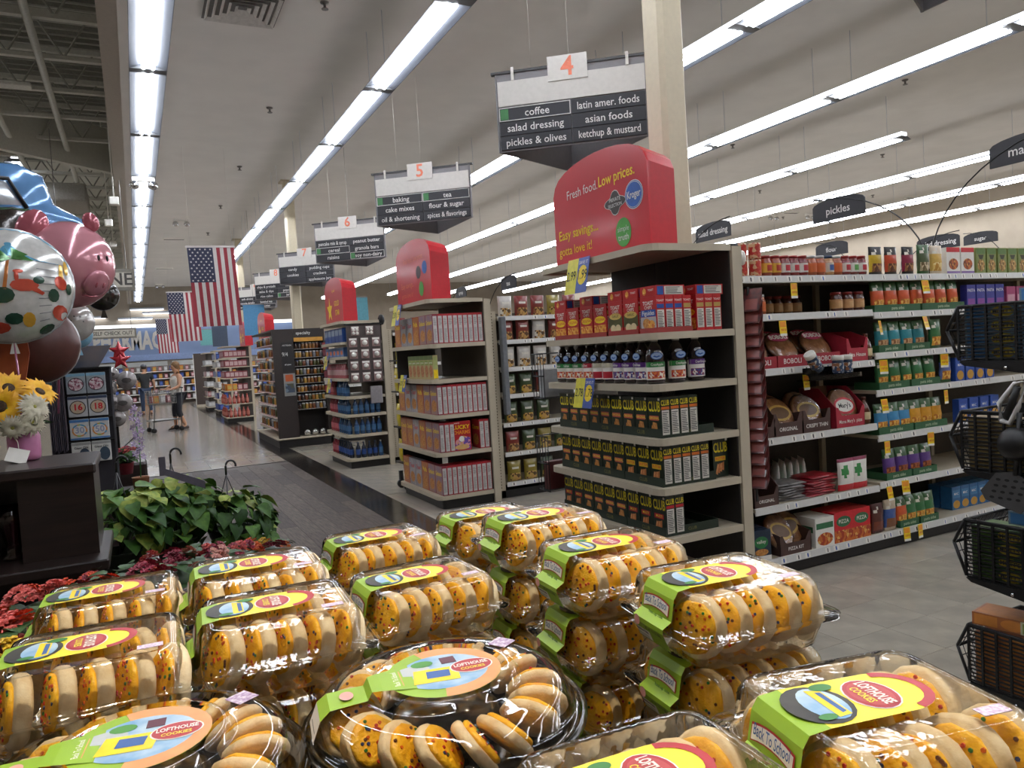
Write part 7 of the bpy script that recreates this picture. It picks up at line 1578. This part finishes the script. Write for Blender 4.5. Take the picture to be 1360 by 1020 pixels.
# ---- people
def skin(name, verts, edges, radii, mt, parent, root_i=0, sub=2):
    me = bpy.data.meshes.new(name); me.from_pydata(verts, edges, []); me.materials.append(mt)
    o = bpy.data.objects.new(name, me); COL.objects.link(o); o.parent = parent
    md = o.modifiers.new('skin', 'SKIN'); md.use_smooth_shade = True
    for i, v in enumerate(me.skin_vertices[0].data):
        r_ = radii[i]; v.radius = r_ if isinstance(r_, tuple) else (r_, r_); v.use_root = (i == root_i)
    s = o.modifiers.new('sub', 'SUBSURF'); s.levels = sub; s.render_levels = sub
    return o
def person(J, T, label, skinm, shirt, pants, shoe, hairm, hair, cap=None, sleeve=.5, hem=.9):
    root = thing('person', None, label, 'person', 'shoppers', T)
    names = list(J); V = [J[n] for n in names]; ix = {n: i for i, n in enumerate(names)}
    RAD = dict(pelvis=(.15, .11), waist=(.13, .10), chest=(.165, .115), neckb=(.07, .06), neck=(.05, .05), head0=(.065, .075), head1=(.085, .098), head2=(.07, .085), shL=.07, shR=.07, elL=.045, elR=.045, wrL=.03, wrR=.03, haL=(.035, .018), haR=(.035, .018), fiL=(.025, .012), fiR=(.025, .012), hiL=.1, hiR=.1, knL=.068, knR=.068, anL=.042, anR=.042, toL=(.045, .03), toR=(.045, .03))
    E_ = [('pelvis', 'waist'), ('waist', 'chest'), ('chest', 'neckb'), ('neckb', 'neck'), ('neck', 'head0'), ('head0', 'head1'), ('head1', 'head2')]
    for s in 'LR': E_ += [('chest', 'sh' + s), ('sh' + s, 'el' + s), ('el' + s, 'wr' + s), ('wr' + s, 'ha' + s), ('ha' + s, 'fi' + s), ('pelvis', 'hi' + s), ('hi' + s, 'kn' + s), ('kn' + s, 'an' + s), ('an' + s, 'to' + s)]
    b = skin('body', V, [(ix[a], ix[c]) for a, c in E_], [RAD[n] for n in names], skinm, root, ix['pelvis'])
    def sub_skin(nm, ns, es, grow, mt, extra=None):
        idx = {n: i for i, n in enumerate(ns)}; vs = []; rr = []
        for n in ns:
            if isinstance(n, tuple): a, c, t = n; vs.append(tuple(Vector(J[a]).lerp(Vector(J[c]), t))); ra, rc = RAD[a], RAD[c]; ra = ra if isinstance(ra, tuple) else (ra, ra); rc = rc if isinstance(rc, tuple) else (rc, rc); rr.append(tuple(ra[k] + (rc[k] - ra[k]) * t + grow for k in (0, 1)))
            else: vs.append(J[n]); r_ = RAD[n]; r_ = r_ if isinstance(r_, tuple) else (r_, r_); rr.append((r_[0] + grow, r_[1] + grow))
        skin(nm, vs, [(idx[a], idx[c]) for a, c in es], rr, mt, root, 0)
    sl = [('shL', 'elL', sleeve), ('shR', 'elR', sleeve)]
    J = dict(J); J['hem'] = tuple(Vector(J['pelvis']) + Vector((0, 0, -.10))); RAD['hem'] = (.155, .115)
    sub_skin('shirt', ['hem', 'pelvis', 'waist', 'chest', ('chest', 'neckb', .7), 'shL', 'shR'] + (sl if sleeve else []), [('hem', 'pelvis'), ('pelvis', 'waist'), ('waist', 'chest'), ('chest', ('chest', 'neckb', .7)), ('chest', 'shL'), ('chest', 'shR')] + ([('shL', sl[0]), ('shR', sl[1])] if sleeve else []), .018 if sleeve else .045, shirt)
    an = [('knL', 'anL', hem), ('knR', 'anR', hem)]
    sub_skin('trousers', ['pelvis', 'hiL', 'knL', an[0], 'hiR', 'knR', an[1]], [('pelvis', 'hiL'), ('hiL', 'knL'), ('knL', an[0]), ('pelvis', 'hiR'), ('hiR', 'knR'), ('knR', an[1])], .014, pants)
    for s in 'LR':
        a, t = Vector(J['an' + s]), Vector(J['to' + s]); d = (t - a); d.z = 0; d.normalize()
        m = MB(); base = Vector((a.x, a.y, 0)); n_ = Vector((-d.y, d.x, 0))
        rings = []
        for u, w_, h_ in ((-.07, .03, .05), (-.05, .045, .08), (.03, .045, .075), (.12, .05, .05), (.18, .04, .03), (.2, .015, .015)):
            c = base + d * u; rings.append([tuple(c + n_ * (w_ * math.cos(k * 6.283 / 10)) + Vector((0, 0, .002 + h_ * .5 + h_ * .5 * math.sin(k * 6.283 / 10)))) for k in range(10)])
        m.loft(rings, shoe); part(root, 'shoe', m)
    hd = Vector(J['head1']); f = (Vector(J['toL']) + Vector(J['toR']) - Vector(J['anL']) - Vector(J['anR'])); f = Vector(J.get('_face', f)) if False else f
    m = MB(); m.ball(tuple(hd + Vector(hair[0])), hair[1], hairm, 14, rz=hair[2], ry=hair[3]); part(root, 'hair', m)
    if cap: m = MB(); m.ball(tuple(hd + Vector((0, .0, .06))), .1, cap, 14, rz=.075, ry=.11); part(root, 'cap', m); m = MB(); m.cbox(-.06, .06, .08, .17, 0, .012, cap, .005); part(root, 'cap_brim', m, Matrix.Translation(hd + Vector((0, 0, .05))))
    return root
SKN = mat('#b98a6c', .6, var=.05)
JM = dict(pelvis=(0, 0, .95), waist=(0, .01, 1.12), chest=(0, .02, 1.36), neckb=(0, .02, 1.47), neck=(0, .03, 1.52), head0=(0, .04, 1.57), head1=(0, .05, 1.65), head2=(0, .045, 1.72), shL=(-.19, .01, 1.40), elL=(-.27, -.01, 1.13), wrL=(-.26, .08, .92), haL=(-.25, .11, .85), fiL=(-.245, .13, .78), shR=(.19, .01, 1.40), elR=(.28, -.02, 1.14), wrR=(.30, .06, .93), haR=(.30, .09, .86), fiR=(.295, .12, .79), hiL=(-.09, 0, .88), knL=(-.11, .04, .5), anL=(-.12, -.02, .09), toL=(-.13, .12, .04), hiR=(.09, 0, .88), knR=(.11, .0, .5), anR=(.12, -.08, .1), toR=(.14, .05, .04))
mp = ray_pt(196, 551, 2, 0)
person(JM, TR(mp.x, mp.y, 0, rz=6), 'person in dark shirt, jeans and grey cap walking away', SKN, mat('#2a2c2e', .8), mat('#2f3d55', .8), mat('#5a3a2a', .6), mat('#3a2f28', .8), ((0, -.01, .02), .092, .1, .1), cap=mat('#5a5f66', .7), sleeve=.75, hem=.95)
JW = dict(pelvis=(0, 0, .92), waist=(0, .0, 1.08), chest=(0, .0, 1.30), neckb=(0, .0, 1.41), neck=(0, .01, 1.46), head0=(0, .03, 1.51), head1=(0, .04, 1.58), head2=(0, .035, 1.65), shL=(-.17, .0, 1.34), elL=(-.24, .06, 1.1), wrL=(-.2, .26, 1.02), haL=(-.19, .33, 1.03), fiL=(-.18, .38, 1.01), shR=(.17, .0, 1.34), elR=(.25, .03, 1.1), wrR=(.22, .24, 1.02), haR=(.2, .32, 1.03), fiR=(.19, .37, 1.01), hiL=(-.09, 0, .86), knL=(-.1, .07, .48), anL=(-.1, -.1, .1), toL=(-.1, .03, .04), hiR=(.09, 0, .86), knR=(.1, .06, .48), anR=(.1, .06, .08), toR=(.11, .2, .04))
wp = ray_pt(240, 570, 2, 0)
wo = person(JW, TR(wp.x, wp.y, 0, rz=112), 'person in white sleeveless top and dark capris pushing the cart', SKN, mat('#cfcac2', .8), mat('#23242c', .8), mat('#3a2c26', .6), mat('#8a6a48', .8, scale=60, h2='#6a4e34'), ((0, -.035, .04), .105, .115, .105), sleeve=0, hem=.45)
for x in (-.03, .03): part(wo, 'eye', MB().ball((x, .125, 1.585), .009, BLACK, 8))
part(wo, 'nose', MB().ball((0, .14, 1.56), .013, SKN, 8, rz=.02)); part(wo, 'mouth', MB().ball((0, .128, 1.525), .018, mat('#8a4a44', .5), 8, rz=.005, ry=.006))
# ---- shopping cart
cp = ray_pt(222, 574, 2, 0); CG = mat('#8f8f8c', .35, metal=.5); CD = mat('#3a3a3a', .5)
ca = thing('shopping_cart', None, 'small grey shopping cart with groceries in the far aisle', 'shopping cart', None, TR(cp.x, cp.y + .25, 0, rz=12))
def barset(pts, r_=.012, mt=CD): return MB().tube(pts, r_, mt, 5)
bk = MB()
for k in range(9): 
    z = .70 + .04 * k; bk.tube([(-.38, -.24, z), (.22, -.26, z), (.22, .26, z), (-.38, .24, z), (-.38, -.24, z)], .004, CG, 4)
bb = part(ca, 'basket', bk, kind='stuff')
bv = MB()
for k in range(13): x = -.38 + .05 * k; bv.tube([(x, -.25, 1.03), (x, -.24, .70), (x, .24, .70), (x, .25, 1.03)], .004, CG, 4)
part(ca, 'basket_wires', bv, kind='stuff')
part(ca, 'lower_tray', MB().cbox(-.4, .25, -.22, .22, .28, .31, CG, .01)); part(ca, 'handle', barset([(.38, -.26, 1.06), (.40, 0, 1.07), (.38, .26, 1.06)], .018, CD))
for y in (-.24, .24):
    part(ca, 'frame_leg', barset([(-.28, y, .70), (-.34, y, .12)])); part(ca, 'frame_leg', barset([(.36, y, 1.05), (.30, y, .12)])); part(ca, 'frame_rail', barset([(-.36, y, .28), (.3, y, .3)]))
for x in (-.34, .30):
    for y in (-.24, .24): part(ca, 'caster', MB().lathe([(.02, -.015), (.062, -.015), (.062, .015), (.02, .015)], BLACK, 12, T=TR(x, y, .062, 90)))
for i, (x, y, z, p_, l) in enumerate(((-.2, -.08, .72, K2, 'tan'), (-.05, -.1, .72, K3, 'white'), (.1, -.05, .72, K1, 'dark pink'), (-.25, .08, .72, K1, 'rosy rear'))): place(p_, TR(0, 0, 0) @ ca.matrix_basis @ TR(x, y, z, rz=20 * i), f'{l} grocery pack lying in the shopping cart', 'pack', 'groceries in the cart')
place(pouch('#8a7a5a', FOODO, mat('#a89a80', .4), .2, .2, 'grocery_bag'), ca.matrix_basis @ TR(.0, .1, .72), 'tan paper grocery bag in the shopping cart', 'bag')
# ================================================================ unseen track spots added above the frame to brighten the cookie table
tk = thing('added_track_light', None, 'unseen black ceiling track with warm spots added over the cookie table', 'ceiling light', None, TR(.3, .5, 0))
part(tk, 'track', MB().box(-.9, .9, -.02, .02, 3.86, 3.9, BLACK))
for x in (-.8, .8): part(tk, 'stem', MB().tube([(x, 0, 3.9), (x, 0, HCC)], .01, BLACK, 6))
for i, x in enumerate((-.6, .0, .6)):
    part(tk, 'spot_head', MB().lathe([(.03, .12), (.05, .1), (.055, 0), (.048, 0), (.04, .08)], BLACK, 14, caps=False), TR(x, 0, 3.72))
    ld = bpy.data.lights.new('spot', 'SPOT'); ld.energy = SPOT; ld.color = (1, .86, .66); ld.spot_size = R(62); ld.spot_blend = .6; ld.shadow_soft_size = .05
    lo = bpy.data.objects.new('spot_lamp', ld); COL.objects.link(lo); lo.parent = tk; lo.location = (x, 0, 3.73)
    lo.rotation_euler = (R(6), 0, 0)
